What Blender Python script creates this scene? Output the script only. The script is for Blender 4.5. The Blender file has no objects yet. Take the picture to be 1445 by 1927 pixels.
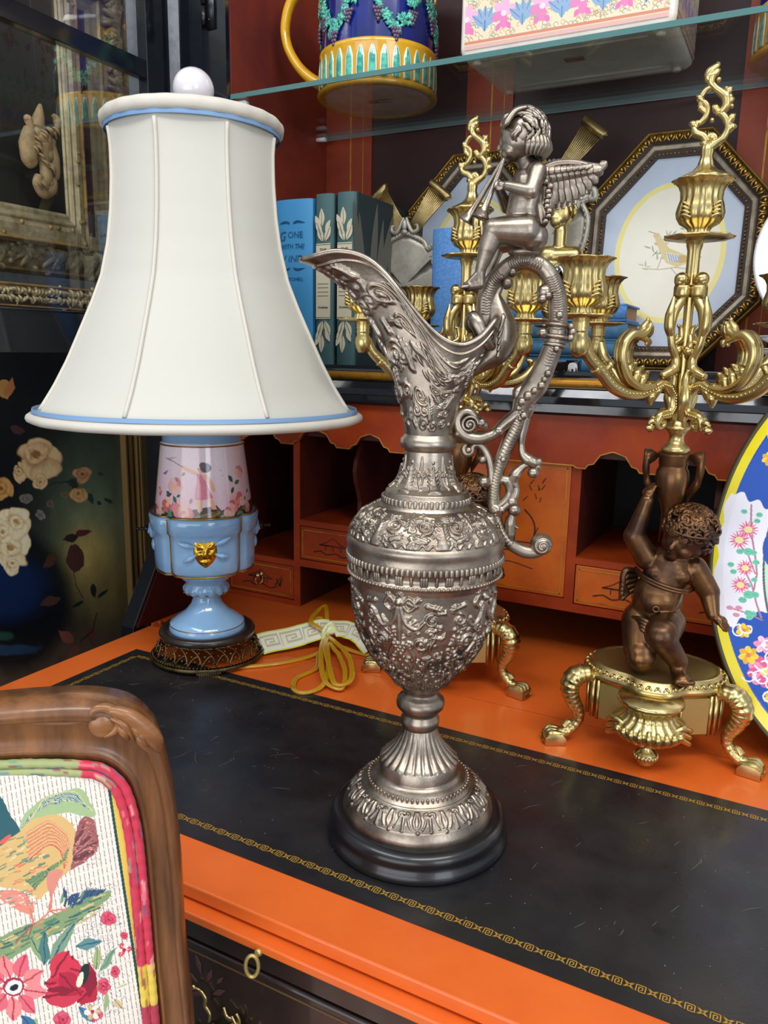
import bpy, bmesh, math, random
import numpy as np
from mathutils import Vector, Matrix, Euler
PI = math.pi
rng = random.Random(7)
SC = bpy.context.scene
COL = SC.collection
# ---------------------------------------------------------------- camera (desk top is z=0, floor z=-0.76)
F_PX, PITCH, ROLL, YAW, EYE = 1471.2, 0.20176, 0.018987, -0.482487, 0.36
_cy, _sy = math.cos(YAW), math.sin(YAW)
FW = np.array([_sy*math.cos(PITCH), _cy*math.cos(PITCH), -math.sin(PITCH)])
_rt = np.array([_cy, -_sy, 0.0]); _up = np.cross(_rt, FW)
RT = math.cos(ROLL)*_rt + math.sin(ROLL)*_up
UP = -math.sin(ROLL)*_rt + math.cos(ROLL)*_up
cam = bpy.data.cameras.new('camera'); cam.sensor_fit = 'VERTICAL'; cam.sensor_height = 36.0
cam.lens = F_PX/1927*36; cam.clip_start = 0.02
camo = bpy.data.objects.new('camera', cam); COL.objects.link(camo)
M = Matrix(((RT[0], UP[0], -FW[0], 0), (RT[1], UP[1], -FW[1], 0), (RT[2], UP[2], -FW[2], EYE), (0, 0, 0, 1)))
camo.matrix_world = M
SC.camera = camo
# ---------------------------------------------------------------- light
SC.view_settings.view_transform = 'Standard'; SC.view_settings.look = 'None'
SC.view_settings.gamma = 1.0; SC.view_settings.use_curve_mapping = False
SC.view_settings.exposure = 0.30
W = bpy.data.worlds.new('store_air'); SC.world = W; W.use_nodes = True
W.node_tree.nodes['Background'].inputs[0].default_value = (0.80, 0.88, 1.0, 1)
W.node_tree.nodes['Background'].inputs[1].default_value = 0.55
def area(name, loc, target, sx, sy, power, col=(1, 1, 1)):
    l = bpy.data.lights.new(name, 'AREA'); l.shape = 'RECTANGLE'; l.size = sx; l.size_y = sy
    l.energy = power; l.color = col
    o = bpy.data.objects.new(name, l); COL.objects.link(o); o.location = loc
    o.rotation_euler = (Vector(target)-Vector(loc)).to_track_quat('-Z', 'Y').to_euler()
    return o
area('ceiling_lamp', (0.55, -0.15, 1.75), (-0.25, 0.65, 0.1), 1.3, 0.35, 15, (1, 0.97, 0.92))
area('ceiling_lamp', (-0.75, -0.45, 1.8), (-0.35, 0.65, 0.1), 1.3, 0.35, 11, (0.97, 0.98, 1.0))
area('shop_window', (1.9, -0.9, 0.75), (-0.2, 0.7, 0.2), 0.9, 1.3, 13, (0.84, 0.92, 1.0))
area('added_front_fill', (-0.3, -1.75, 0.25), (-0.3, 0.9, 0.45), 2.4, 1.2, 18, (0.95, 0.97, 1.0))  # added soft fill behind the camera, lifts undersides and gives the metals a reflection
# ---------------------------------------------------------------- reading positions: a sight line met with a plane of the place
def ray(x, y): return RT*(x-722.5)/F_PX - UP*(y-963.5)/F_PX + FW
def onz(x, y, z=0.0):
    d = ray(x, y); t = (z-EYE)/d[2]; return Vector((d[0]*t, d[1]*t, z))
def ony(x, y, Y):
    d = ray(x, y); t = Y/d[1]; return Vector((d[0]*t, Y, d[2]*t+EYE))
def onx(x, y, X):
    d = ray(x, y); t = X/d[0]; return Vector((X, d[1]*t, d[2]*t+EYE))
def axp(A, x, y):
    n = np.array(A[:2], float); L = np.linalg.norm(n); n = n/L
    d = ray(x, y); k = L/(d[:2]@n); p = d*k
    return (p[0]*n[1]-p[1]*n[0], p[2]+EYE)
def crop(A, ox, oy, s, pts): return [axp(A, ox+x/s, oy+y/s) for x, y in pts]
# ---------------------------------------------------------------- helpers
def lin(h):
    if isinstance(h, str):
        h = h.lstrip('#'); h = [int(h[i:i+2], 16)/255 for i in (0, 2, 4)]
    return tuple(((v/12.92) if v <= 0.04045 else ((v+0.055)/1.055)**2.4) for v in h)
def tag(o, label, cat, group=None, kind=None):
    if label: o['label'] = label
    if cat: o['category'] = cat
    if group: o['group'] = group
    if kind: o['kind'] = kind
    return o
def thing(name, label, cat, loc=(0, 0, 0), rz=0.0, group=None):
    o = bpy.data.objects.new(name, None); COL.objects.link(o); o.location = loc; o.rotation_euler = (0, 0, rz)
    o.empty_display_size = 0.02
    return tag(o, label, cat, group)
def copy_tree(o, parent=None):
    c = o.copy(); COL.objects.link(c)
    if parent is not None: c.parent = parent
    for ch in [x for x in COL.objects if x.parent == o]: copy_tree(ch, c)
    return c
def mk(name, V, F, m, parent=None, smooth=True):
    me = bpy.data.meshes.new(name)
    V = np.asarray(V, dtype=np.float32).reshape(-1, 3)
    me.from_pydata(V.tolist(), [], [tuple(int(i) for i in f) for f in F]); me.validate(); me.update()
    me.polygons.foreach_set('use_smooth', [smooth]*len(me.polygons))
    if m: me.materials.append(m)
    o = bpy.data.objects.new(name, me); COL.objects.link(o)
    if parent: o.parent = parent
    return o
def bevel(o, w=0.001, n=2, ang=35):
    b = o.modifiers.new('bevel', 'BEVEL'); b.width = w; b.segments = n; b.limit_method = 'ANGLE'; b.angle_limit = math.radians(ang)
    return o
class MB:
    def __init__(s): s.V = []; s.F = []
    def add(s, V, F):
        n = len(s.V); s.V += [tuple(v) for v in V]; s.F += [tuple(i+n for i in f) for f in F]; return s
    def box(s, x0, x1, y0, y1, z0, z1):
        return s.add([(x, y, z) for z in (z0, z1) for y in (y0, y1) for x in (x0, x1)],
              [(0, 2, 3, 1), (4, 5, 7, 6), (0, 1, 5, 4), (2, 6, 7, 3), (0, 4, 6, 2), (1, 3, 7, 5)])
    def prism(s, poly, d0, d1, plane='xz'):
        n = len(poly)
        def P(a, b, d): return (a, d, b) if plane == 'xz' else ((a, b, d) if plane == 'xy' else (d, a, b))
        V = [P(a, b, d0) for a, b in poly]+[P(a, b, d1) for a, b in poly]
        return s.add(V, [tuple(range(n))[::-1], tuple(range(n, 2*n))]+[(i, (i+1) % n, (i+1) % n+n, i+n) for i in range(n)])
    def lathe(s, prof, seg=64, c=(0, 0), mod=None, cap=True, sx=1.0, sy=1.0):
        V = []; F = []
        for j, (r, z) in enumerate(prof):
            for i in range(seg):
                t = 2*PI*i/seg; k = mod(t, j, z) if mod else 1.0
                V.append((c[0]+r*k*math.cos(t)*sx, c[1]+r*k*math.sin(t)*sy, z))
        n = len(prof)
        for j in range(n-1):
            for i in range(seg):
                a = j*seg+i; b = j*seg+(i+1) % seg; F.append((a, b, b+seg, a+seg))
        if cap:
            F.append(tuple(range(seg))[::-1]); F.append(tuple(range((n-1)*seg, n*seg)))
        return s.add(V, F)
    def ball(s, c, r, seg=12, rings=8, rot=None):
        if not hasattr(r, '__len__'): r = (r, r, r)
        V = []; F = []
        for j in range(rings+1):
            p = PI*j/rings
            for i in range(seg):
                t = 2*PI*i/seg; v = Vector((math.sin(p)*math.cos(t)*r[0], math.sin(p)*math.sin(t)*r[1], math.cos(p)*r[2]))
                if rot: v = Euler(rot).to_matrix() @ v
                V.append((c[0]+v.x, c[1]+v.y, c[2]+v.z))
        for j in range(rings):
            for i in range(seg):
                a = j*seg+i; b = j*seg+(i+1) % seg; F.append((a, a+seg, b+seg, b))
        return s.add(V, F)
    def sweep(s, pts, rad, seg=10, flat=1.0, up=(0, 1, 0), sub=6, ribs=0, ribamp=0.1, lobes=0, lobeamp=0.0, smoothp=True, closed=False):
        """tube along a curve; flat scales the radius along 'up'"""
        P = [Vector(p) for p in pts]
        R = list(rad) if hasattr(rad, '__len__') else [rad]*len(P)
        if len(R) != len(P):
            R = [float(np.interp(i/(len(P)-1), np.linspace(0, 1, len(R)), R)) for i in range(len(P))]
        if smoothp and len(P) > 2:
            Q = []; S = []
            n = len(P)
            for i in range(n if closed else n-1):
                if closed: a, b, c, d = P[i-1], P[i], P[(i+1) % n], P[(i+2) % n]
                else: a, b, c, d = P[max(i-1, 0)], P[i], P[i+1], P[min(i+2, n-1)]
                for k in range(sub):
                    t = k/sub
                    Q.append(0.5*((2*b)+(c-a)*t+(2*a-5*b+4*c-d)*t*t+(3*b-a-3*c+d)*t**3))
                    S.append(R[i]*(1-t)+R[(i+1) % n]*t)
            if not closed: Q.append(P[-1]); S.append(R[-1])
            P, R = Q, S
        n = len(P); U = Vector(up).normalized(); V = []; F = []; L = 0.0
        for i in range(n):
            a = P[(i-1) % n] if closed else P[max(i-1, 0)]; b = P[(i+1) % n] if closed else P[min(i+1, n-1)]
            T = (b-a)
            if T.length < 1e-9: T = Vector((0, 0, 1))
            T.normalize()
            N = U-T*U.dot(T)
            if N.length < 1e-3: N = Vector((1, 0, 0))-T*T.x
            N.normalize(); B = T.cross(N)
            if i: L += (P[i]-P[i-1]).length
            r = R[i]
            if ribs: r = r*(1+ribamp*math.sin(L*ribs*2*PI))
            for j in range(seg):
                t = 2*PI*j/seg; k = 1+(lobeamp*math.cos(lobes*t) if lobes else 0)
                V.append(P[i]+(N*math.sin(t)*flat+B*math.cos(t))*r*k)
        for i in range(n if closed else n-1):
            for j in range(seg):
                a = i*seg+j; b = i*seg+(j+1) % seg; i2 = ((i+1) % n)*seg
                F.append((a, b, i2+(j+1) % seg, i2+j))
        if not closed: F.append(tuple(range(seg))[::-1]); F.append(tuple(range((n-1)*seg, n*seg)))
        return s.add(V, F)
    def cap(s, p0, r0, p1, r1, seg=24):
        """tapered capsule"""
        a, b = Vector(p0), Vector(p1); d = b-a; L = d.length
        if L < 1e-6: return s.ball(p0, r0)
        T = d/L; pts = []; R = []
        for k in range(0, 7):
            t = PI/2*k/6; pts.append(a-T*r0*math.cos(t)); R.append(max(r0*math.sin(t), 1e-5))
        for k in range(0, 7):
            t = PI/2*k/6; pts.append(b+T*r1*math.sin(t)); R.append(max(r1*math.cos(t), 1e-5))
        u = (0, 1, 0) if abs(T.y) < 0.9 else (1, 0, 0)
        return s.sweep(pts, R, seg=seg, up=u, smoothp=False)
    def build(s, name, m, parent=None, smooth=True): return mk(name, s.V, s.F, m, parent, smooth)
def moulding(path, prof, closed=True, o=None, e1=(1, 0, 0), e2=(0, 0, 1), n=(0, -1, 0)):
    """path: 2D points (counter-clockwise) in plane o,e1,e2; prof: (inward offset, height along n)"""
    o = Vector(o or (0, 0, 0)); e1 = Vector(e1); e2 = Vector(e2); nn = Vector(n); N = len(path); V = []; F = []
    for i, p in enumerate(path):
        p = Vector(p)
        a = Vector(path[i-1]) if (closed or i > 0) else None; b = Vector(path[(i+1) % N]) if (closed or i < N-1) else None
        d1 = (p-a).normalized() if a is not None else (b-p).normalized(); d2 = (b-p).normalized() if b is not None else d1
        n1 = Vector((-d1.y, d1.x)); n2 = Vector((-d2.y, d2.x)); m = (n1+n2).normalized(); k = 1/max(m.dot(n1), 0.3)
        for off, h in prof:
            q = p+m*k*off; V.append(o+e1*q.x+e2*q.y+nn*h)
    k = len(prof)
    for i in range(N if closed else N-1):
        for j in range(k):
            a = i*k+j; b = i*k+(j+1) % k; c = ((i+1) % N)*k
            F.append((a, c+j, c+(j+1) % k, b))
    if not closed: F.append(tuple(range(k))); F.append(tuple(range((N-1)*k, N*k))[::-1])
    return V, F
# ---------------------------------------------------------------- materials
def mat(name, col, rough=0.5, metal=0.0, bump=None, var=None, coat=0.0, spec=0.5, ior=None, trans=0.0, attr=None, sss=0.0, rvar=0.0, wood=None, sheen=0.0):
    m = bpy.data.materials.new(name); m.use_nodes = True; nt = m.node_tree; N = nt.nodes; Lk = nt.links.new
    b = N['Principled BSDF']; c = lin(col)
    b.inputs['Base Color'].default_value = (*c, 1); b.inputs['Roughness'].default_value = rough; b.inputs['Metallic'].default_value = metal
    b.inputs['Coat Weight'].default_value = coat; b.inputs['Coat Roughness'].default_value = 0.08
    b.inputs['Specular IOR Level'].default_value = spec
    if trans: b.inputs['Transmission Weight'].default_value = trans
    if sheen: b.inputs['Sheen Weight'].default_value = sheen
    if sss: b.inputs['Subsurface Weight'].default_value = sss; b.inputs['Subsurface Scale'].default_value = 0.01
    tc = N.new('ShaderNodeTexCoord')
    def noise(scale, det=4, rgh=0.6, vec=None, kind='ShaderNodeTexNoise'):
        n = N.new(kind); n.inputs['Scale'].default_value = scale
        if kind == 'ShaderNodeTexNoise': n.inputs['Detail'].default_value = det; n.inputs['Roughness'].default_value = rgh
        Lk(vec or tc.outputs['Object'], n.inputs['Vector']); return n
    if attr:
        a = N.new('ShaderNodeAttribute'); a.attribute_name = attr; Lk(a.outputs['Color'], b.inputs['Base Color'])
    if var:   # (scale, second colour, lo, hi)
        n = noise(var[0]); r = N.new('ShaderNodeMapRange'); r.inputs[1].default_value = var[2]; r.inputs[2].default_value = var[3]
        Lk(n.outputs['Fac'], r.inputs[0]); x = N.new('ShaderNodeMix'); x.data_type = 'RGBA'
        Lk(r.outputs[0], x.inputs[0]); x.inputs[6].default_value = (*c, 1); x.inputs[7].default_value = (*lin(var[1]), 1)
        Lk(x.outputs[2], b.inputs['Base Color'])
    if wood:  # (colour2, stretch vector, scale)
        mp = N.new('ShaderNodeMapping'); mp.inputs['Scale'].default_value = wood[1]; Lk(tc.outputs['Object'], mp.inputs['Vector'])
        n = noise(wood[2], 6, 0.65, mp.outputs['Vector']); r = N.new('ShaderNodeMapRange'); r.inputs[1].default_value = 0.35; r.inputs[2].default_value = 0.68
        Lk(n.outputs['Fac'], r.inputs[0]); x = N.new('ShaderNodeMix'); x.data_type = 'RGBA'; Lk(r.outputs[0], x.inputs[0])
        x.inputs[6].default_value = (*c, 1); x.inputs[7].default_value = (*lin(wood[0]), 1); Lk(x.outputs[2], b.inputs['Base Color'])
    if rvar:
        n = noise(30); r = N.new('ShaderNodeMapRange'); r.inputs[1].default_value = 0.35; r.inputs[2].default_value = 0.7
        r.inputs[3].default_value = max(0.02, rough-rvar); r.inputs[4].default_value = rough+rvar; Lk(n.outputs['Fac'], r.inputs[0]); Lk(r.outputs[0], b.inputs['Roughness'])
    if bump:  # (kind, scale, strength, distance)
        n = noise(bump[1], kind={'n': 'ShaderNodeTexNoise', 'v': 'ShaderNodeTexVoronoi'}[bump[0]])
        bp = N.new('ShaderNodeBump'); bp.inputs['Strength'].default_value = bump[2]; bp.inputs['Distance'].default_value = bump[3]
        Lk(n.outputs[0], bp.inputs['Height']); Lk(bp.outputs['Normal'], b.inputs['Normal'])
        if coat: Lk(bp.outputs['Normal'], b.inputs['Coat Normal'])
    return m
def glass_mat(name, tint, refl=1.0, rough=0.0):
    m = bpy.data.materials.new(name); m.use_nodes = True; nt = m.node_tree; N = nt.nodes; N.clear()
    o = N.new('ShaderNodeOutputMaterial'); t = N.new('ShaderNodeBsdfTransparent'); g = N.new('ShaderNodeBsdfGlossy'); x = N.new('ShaderNodeMixShader'); f = N.new('ShaderNodeFresnel')
    t.inputs[0].default_value = (*tint, 1); g.inputs['Roughness'].default_value = rough; f.inputs[0].default_value = 1.45
    k = N.new('ShaderNodeMath'); k.operation = 'MULTIPLY'; k.inputs[1].default_value = refl
    nt.links.new(f.outputs[0], k.inputs[0]); nt.links.new(k.outputs[0], x.inputs[0]); nt.links.new(t.outputs[0], x.inputs[1]); nt.links.new(g.outputs[0], x.inputs[2]); nt.links.new(x.outputs[0], o.inputs[0])
    return m
RED = mat('orange_lacquer', '#e46a26', 0.36, bump=('n', 60, 0.05, 0.001), var=(9, '#d65c1e', 0.4, 0.75), coat=0.2)
RED2 = mat('red_lacquer', '#a8400f', 0.45, var=(14, '#84280c', 0.35, 0.7), coat=0.05, spec=0.3)
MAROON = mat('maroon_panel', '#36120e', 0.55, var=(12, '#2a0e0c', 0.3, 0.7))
BLACK = mat('black_lacquer', '#10141a', 0.16, coat=0.8, bump=('n', 40, 0.05, 0.0008), rvar=0.08)
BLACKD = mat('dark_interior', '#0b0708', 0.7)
BROWNBLK = mat('dark_brown_lacquer', '#2a1c18', 0.35, coat=0.4, var=(20, '#1a1214', 0.35, 0.7))
LEATHER = mat('black_leather', '#1c1c1f', 0.36, coat=0.18, bump=('n', 380, 0.12, 0.0006), var=(11, '#302c2c', 0.45, 0.8), rvar=0.12)
GILT = mat('gilt_line', '#c79a40', 0.42, 0.35)
GOLDPAINT = mat('old_gold_paint', '#c08a2c', 0.45, 0.35, var=(60, '#7a4a18', 0.5, 0.8))
BRASS = mat('polished_brass', '#c6b178', 0.31, 1.0, bump=('n', 260, 0.18, 0.0006), rvar=0.08)
BRASSM = mat('satin_brass', '#b8a468', 0.45, 1.0, bump=('n', 1400, 0.35, 0.0005))
BRONZE = mat('brown_bronze', '#7d5836', 0.36, 0.9, bump=('n', 220, 0.15, 0.0006), var=(28, '#4c382e', 0.38, 0.66), rvar=0.1)
PEWTER = mat('antiqued_pewter', '#ab9e8e', 0.36, 1.0, bump=('n', 420, 0.22, 0.0006), var=(45, '#766a60', 0.40, 0.72), rvar=0.08)
PLINTH = mat('satin_black_plinth', '#131114', 0.3, coat=0.3)
PORCW = mat('white_porcelain', '#eef0f2', 0.12, coat=0.6)
BLUEP = mat('pale_blue_porcelain', '#8fb8dc', 0.14, coat=0.7, var=(30, '#85aed6', 0.4, 0.7))
SHADEM = mat('cream_shade_silk', '#c8c5b9', 0.8, bump=('n', 900, 0.15, 0.0004), sheen=0.2)
SHADEP = mat('shade_piping', '#cfc8bb', 0.75, bump=('n', 300, 0.25, 0.0008))
RIBB = mat('blue_ribbon_trim', '#7598be', 0.6)
WALNUT = mat('carved_walnut', '#8d5c34', 0.34, wood=('#4f2f1a', (1.0, 1.0, 0.12), 60), coat=0.3, bump=('n', 160, 0.12, 0.0006))
WALNUTH = mat('carved_walnut_rail', '#9a6538', 0.34, wood=('#5b361d', (0.12, 0.12, 1.0), 60), coat=0.3, bump=('n', 160, 0.12, 0.0006))
# ---------------------------------------------------------------- painted pattern surfaces: shapes drawn on a fine grid, stored as a colour attribute
class Canvas:
    def __init__(s, x0, x1, y0, y1, nx, ny, col):
        s.x = np.linspace(x0, x1, nx); s.y = np.linspace(y0, y1, ny); s.X, s.Y = np.meshgrid(s.x, s.y)
        s.a = np.zeros((ny, nx, 3)); s.a[:] = lin(col); s.nx, s.ny = nx, ny; s.pad = 0.0
    def put(s, m, col, al=1.0):
        c = np.array(lin(col)); k = (np.asarray(m, float)*al)[..., None]; s.a = s.a*(1-k)+c*k
    def win(s, x0, x1, y0, y1):
        sx = sorted((x0, x1)); sx = (sx[0]-s.pad, sx[1]+s.pad); i = np.where((s.x >= sx[0]) & (s.x <= sx[1]))[0]; sy = sorted((y0, y1)); sy = (sy[0]-s.pad, sy[1]+s.pad); j = np.where((s.y >= sy[0]) & (s.y <= sy[1]))[0]
        if len(i) == 0 or len(j) == 0: return None
        return slice(j[0], j[-1]+1), slice(i[0], i[-1]+1)
    def poly(s, P, col, al=1.0, mask=None):
        P = list(P); w = s.win(min(p[0] for p in P), max(p[0] for p in P), min(p[1] for p in P), max(p[1] for p in P))
        if not w: return
        X, Y = s.X[w], s.Y[w]; ins = np.zeros(X.shape, bool); n = len(P)
        for i in range(n):
            x1, y1 = P[i]; x2, y2 = P[(i+1) % n]
            if y1 == y2: continue
            c = ((y1 > Y) != (y2 > Y)) & (X < (x2-x1)*(Y-y1)/(y2-y1)+x1); ins ^= c
        k = (ins*al)[..., None]; s.a[w] = s.a[w]*(1-k)+np.array(lin(col))*k
    def ell(s, cx, cy, rx, ry, col, rot=0.0, al=1.0, soft=0.0, ring=0.0):
        R = max(rx, ry)*(1+soft); w = s.win(cx-R, cx+R, cy-R, cy+R)
        if not w: return
        X, Y = s.X[w]-cx, s.Y[w]-cy; c, t = math.cos(rot), math.sin(rot)
        d = np.sqrt(((X*c+Y*t)/rx)**2+((-X*t+Y*c)/ry)**2)
        k = np.clip((1+soft-d)/max(soft, 1e-6), 0, 1) if soft else (d <= 1).astype(float)
        if ring: k = k*(d >= 1-ring)
        k = (k*al)[..., None]; s.a[w] = s.a[w]*(1-k)+np.array(lin(col))*k
    def line(s, P, wd, col, al=1.0):
        for i in range(len(P)-1):
            (x1, y1), (x2, y2) = P[i], P[i+1]; w = s.win(min(x1, x2)-wd, max(x1, x2)+wd, min(y1, y2)-wd, max(y1, y2)+wd)
            if not w: continue
            X, Y = s.X[w], s.Y[w]; dx, dy = x2-x1, y2-y1; L = dx*dx+dy*dy+1e-12
            t = np.clip(((X-x1)*dx+(Y-y1)*dy)/L, 0, 1); d = np.hypot(X-x1-t*dx, Y-y1-t*dy)
            k = ((d < wd/2)*al)[..., None]; s.a[w] = s.a[w]*(1-k)+np.array(lin(col))*k
    def leaf(s, x, y, L, wd, ang, col, vein=None, al=1.0):
        P = []; c, t = math.cos(ang), math.sin(ang)
        for k in range(15):
            u = k/14; h = math.sin(PI*u**0.8)*wd/2; P.append((u*L, h))
        for k in range(13, 0, -1):
            u = k/14; h = -math.sin(PI*u**0.8)*wd/2; P.append((u*L, h))
        Q = [(x+a*c-b*t, y+a*t+b*c) for a, b in P]; s.poly(Q, col, al)
        if vein: s.line([(x, y), (x+L*0.9*c, y+L*0.9*t)], wd*0.1, vein)
    def flower(s, x, y, r, n, col, col2, centre, rot=0.0, fat=0.55, sq=1.0):
        for k in range(n):
            a = rot+2*PI*k/n; s.ell(x+math.cos(a)*r*0.55, y+math.sin(a)*r*0.55*sq, r*0.5, r*fat*0.62, col2 if k % 2 else col, a)
        for k in range(n):
            a = rot+2*PI*k/n; s.line([(x, y), (x+math.cos(a)*r*0.8, y+math.sin(a)*r*0.8*sq)], r*0.06, col2)
        s.ell(x, y, r*0.27, r*0.27*sq, centre)
    def rose2(s, x, y, r, light, mid, dark, seed=0, sq=1.0):
        R = random.Random(seed*7+3); n = R.choice((5, 6))
        for k in sorted(range(n), key=lambda q: R.random()):
            a = 2*PI*k/n+R.uniform(-.4, .4); q = r*R.uniform(.36, .60); px, py = x+math.cos(a)*q, y+math.sin(a)*q*sq; w = r*R.uniform(.42, .66); t = a+PI/2+R.uniform(-.6, .6); h = w*R.uniform(.55, .85)
            s.ell(px, py, w, h*sq, dark, t, .55, .10); s.ell(px, py, w*.93, h*.90*sq, mid, t, 1, .15)
            s.ell(px+math.cos(a)*r*.08, py+math.sin(a)*r*.08, w*.62, h*.50*sq, light, t, .9, .7)
            for _ in range(4): b = t+R.uniform(-.5, .5)+PI/2; e = R.uniform(-.3, .3)*w; s.line([(px+math.cos(t)*e, py+math.sin(t)*e), (px+math.cos(t)*e+math.cos(b)*h*.6, py+math.sin(t)*e+math.sin(b)*h*.6)], r*.03, dark, .28)
        cx, cy = x+R.uniform(-.15, .15)*r, y+R.uniform(-.15, .15)*r
        s.ell(cx, cy, r*.42, r*.36*sq, dark, R.uniform(0, 3), .55, .5)
        for k in range(6):
            a = 2*PI*k/6+R.uniform(-.5, .5); q = r*R.uniform(.12, .28); px, py = cx+math.cos(a)*q, cy+math.sin(a)*q*sq; t = a+PI/2+R.uniform(-.5, .5)
            s.ell(px, py, r*.27, r*.17*sq, mid, t, .95, .25); s.ell(px+math.cos(a)*r*.04, py+math.sin(a)*r*.04, r*.18, r*.08*sq, light, t, .85, .6); s.ell(px-math.cos(a)*r*.08, py-math.sin(a)*r*.08, r*.16, r*.04*sq, dark, t, .5, .5)
        s.ell(cx, cy, r*.13, r*.10*sq, dark, .4, .85, .5)
    def rose(s, x, y, r, cols, rot=0.0, seed=0):
        R = random.Random(seed)
        for k in range(7):
            a = rot+2*PI*k/7+R.uniform(-.2, .2); s.ell(x+math.cos(a)*r*0.55, y+math.sin(a)*r*0.5, r*0.55, r*0.42, cols[k % 2], a+PI/2+R.uniform(-.3, .3))
        for k in range(6):
            a = rot+0.5+2*PI*k/6; s.ell(x+math.cos(a)*r*0.3, y+math.sin(a)*r*0.3, r*0.38, r*0.26, cols[(k+1) % 3], a+PI/2)
            s.line([(x+math.cos(a+q)*r*0.48, y+math.sin(a+q)*r*0.48) for q in (-.5, -.2, .1, .4)], r*0.05, cols[3])
        s.ell(x, y, r*0.26, r*0.22, cols[3]); s.ell(x-r*.03, y, r*0.17, r*0.13, cols[1]); s.ell(x, y, r*0.08, r*0.07, cols[3])
    def warp(s, seed, layers):
        """hand-drawn wobble: shapes drawn until unwarp() get uneven edges"""
        s._X, s._Y = s.X, s.Y; X, Y = s.X.copy(), s.Y.copy(); r = np.random.RandomState(seed)
        for amp, scale in layers:
            for T in (X, Y):
                nx = int((s.x[-1]-s.x[0])/scale)+3; ny = int(abs(s.y[-1]-s.y[0])/scale)+3; g = r.rand(ny, nx)*2-1
                u = (s._X-s.x[0])/scale; v = np.abs(s._Y-s.y[0])/scale; i = np.clip(u.astype(int), 0, nx-2); j = np.clip(v.astype(int), 0, ny-2); fu, fv = u-i, v-j; fu = fu*fu*(3-2*fu); fv = fv*fv*(3-2*fv)
                T += amp*(g[j, i]*(1-fu)*(1-fv)+g[j, i+1]*fu*(1-fv)+g[j+1, i]*(1-fu)*fv+g[j+1, i+1]*fu*fv)
            s.pad += amp
        s.X, s.Y = X, Y
    def unwarp(s): s.X, s.Y = s._X, s._Y; s.pad = 0.0
    def mottle(s, amp, seed, n=30):
        r = np.random.RandomState(seed); g = r.rand(n+2, n+2); yi = np.linspace(0, n, s.ny); xi = np.linspace(0, n, s.nx)
        y0 = yi.astype(int); x0 = xi.astype(int); fy = (yi-y0)[:, None]; fx = (xi-x0)[None, :]
        v = (g[y0][:, x0]*(1-fy)*(1-fx)+g[y0+1][:, x0]*fy*(1-fx)+g[y0][:, x0+1]*(1-fy)*fx+g[y0+1][:, x0+1]*fy*fx)
        s.a *= (1+amp*(v-0.5))[..., None]
def painted(name, cv, fn, m, parent=None, mask=None, smooth=True, flip=False):
    """fn maps the canvas X,Y arrays to world/local x,y,z arrays"""
    x, y, z = fn(cv.X, cv.Y); V = np.stack([x, y, z], -1).reshape(-1, 3).astype(np.float32)
    nx, ny = cv.nx, cv.ny; idx = np.arange(nx*ny).reshape(ny, nx)
    Q = np.stack([idx[:-1, :-1], idx[:-1, 1:], idx[1:, 1:], idx[1:, :-1]], -1)
    if flip: Q = Q[..., ::-1]
    if mask is not None:
        k = mask[:-1, :-1] & mask[:-1, 1:] & mask[1:, 1:] & mask[1:, :-1]; Q = Q[k]
    Q = Q.reshape(-1, 4).astype(np.int32); n = len(Q)
    me = bpy.data.meshes.new(name); me.vertices.add(len(V)); me.vertices.foreach_set('co', V.ravel())
    me.loops.add(n*4); me.loops.foreach_set('vertex_index', Q.ravel()); me.polygons.add(n)
    me.polygons.foreach_set('loop_start', np.arange(n, dtype=np.int32)*4); me.update(calc_edges=True)
    me.polygons.foreach_set('use_smooth', [smooth]*n)
    at = me.color_attributes.new('paint', 'FLOAT_COLOR', 'POINT')
    A = np.ones((len(V), 4), np.float32); A[:, :3] = np.clip(cv.a.reshape(-1, 3), 0, 1); at.data.foreach_set('color', A.ravel())
    me.materials.append(m); o = bpy.data.objects.new(name, me); COL.objects.link(o)
    if parent: o.parent = parent
    return o
def plane_grid(n, p0):
    """sight lines of the canvas met with the plane through p0 with normal n"""
    n = np.array(n, float); p0 = np.array(p0, float)-[0, 0, EYE]
    def fn(X, Y):
        D = RT*((X-722.5)/F_PX)[..., None]-UP*((Y-963.5)/F_PX)[..., None]+FW
        P = D*((n@p0)/(D@n))[..., None]; return P[..., 0], P[..., 1], P[..., 2]+EYE
    return fn
def text(body, size, loc, rot, m, parent, name='lettering', ext=0.0002, shear=0.0, sx=1.0):
    c = bpy.data.curves.new(name, 'FONT'); c.body = body; c.size = size; c.extrude = ext; c.align_x = 'CENTER'; c.align_y = 'CENTER'; c.shear = shear; c.resolution_u = 3
    o = bpy.data.objects.new(name, c); COL.objects.link(o); bpy.context.view_layer.update()
    me = bpy.data.meshes.new_from_object(o.evaluated_get(bpy.context.evaluated_depsgraph_get())); bpy.data.objects.remove(o)
    me.materials.clear(); me.materials.append(m); o = bpy.data.objects.new(name, me); COL.objects.link(o); o.parent = parent; o.location = loc; o.rotation_euler = rot; o.scale = (sx, 1, 1)
    return o
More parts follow.
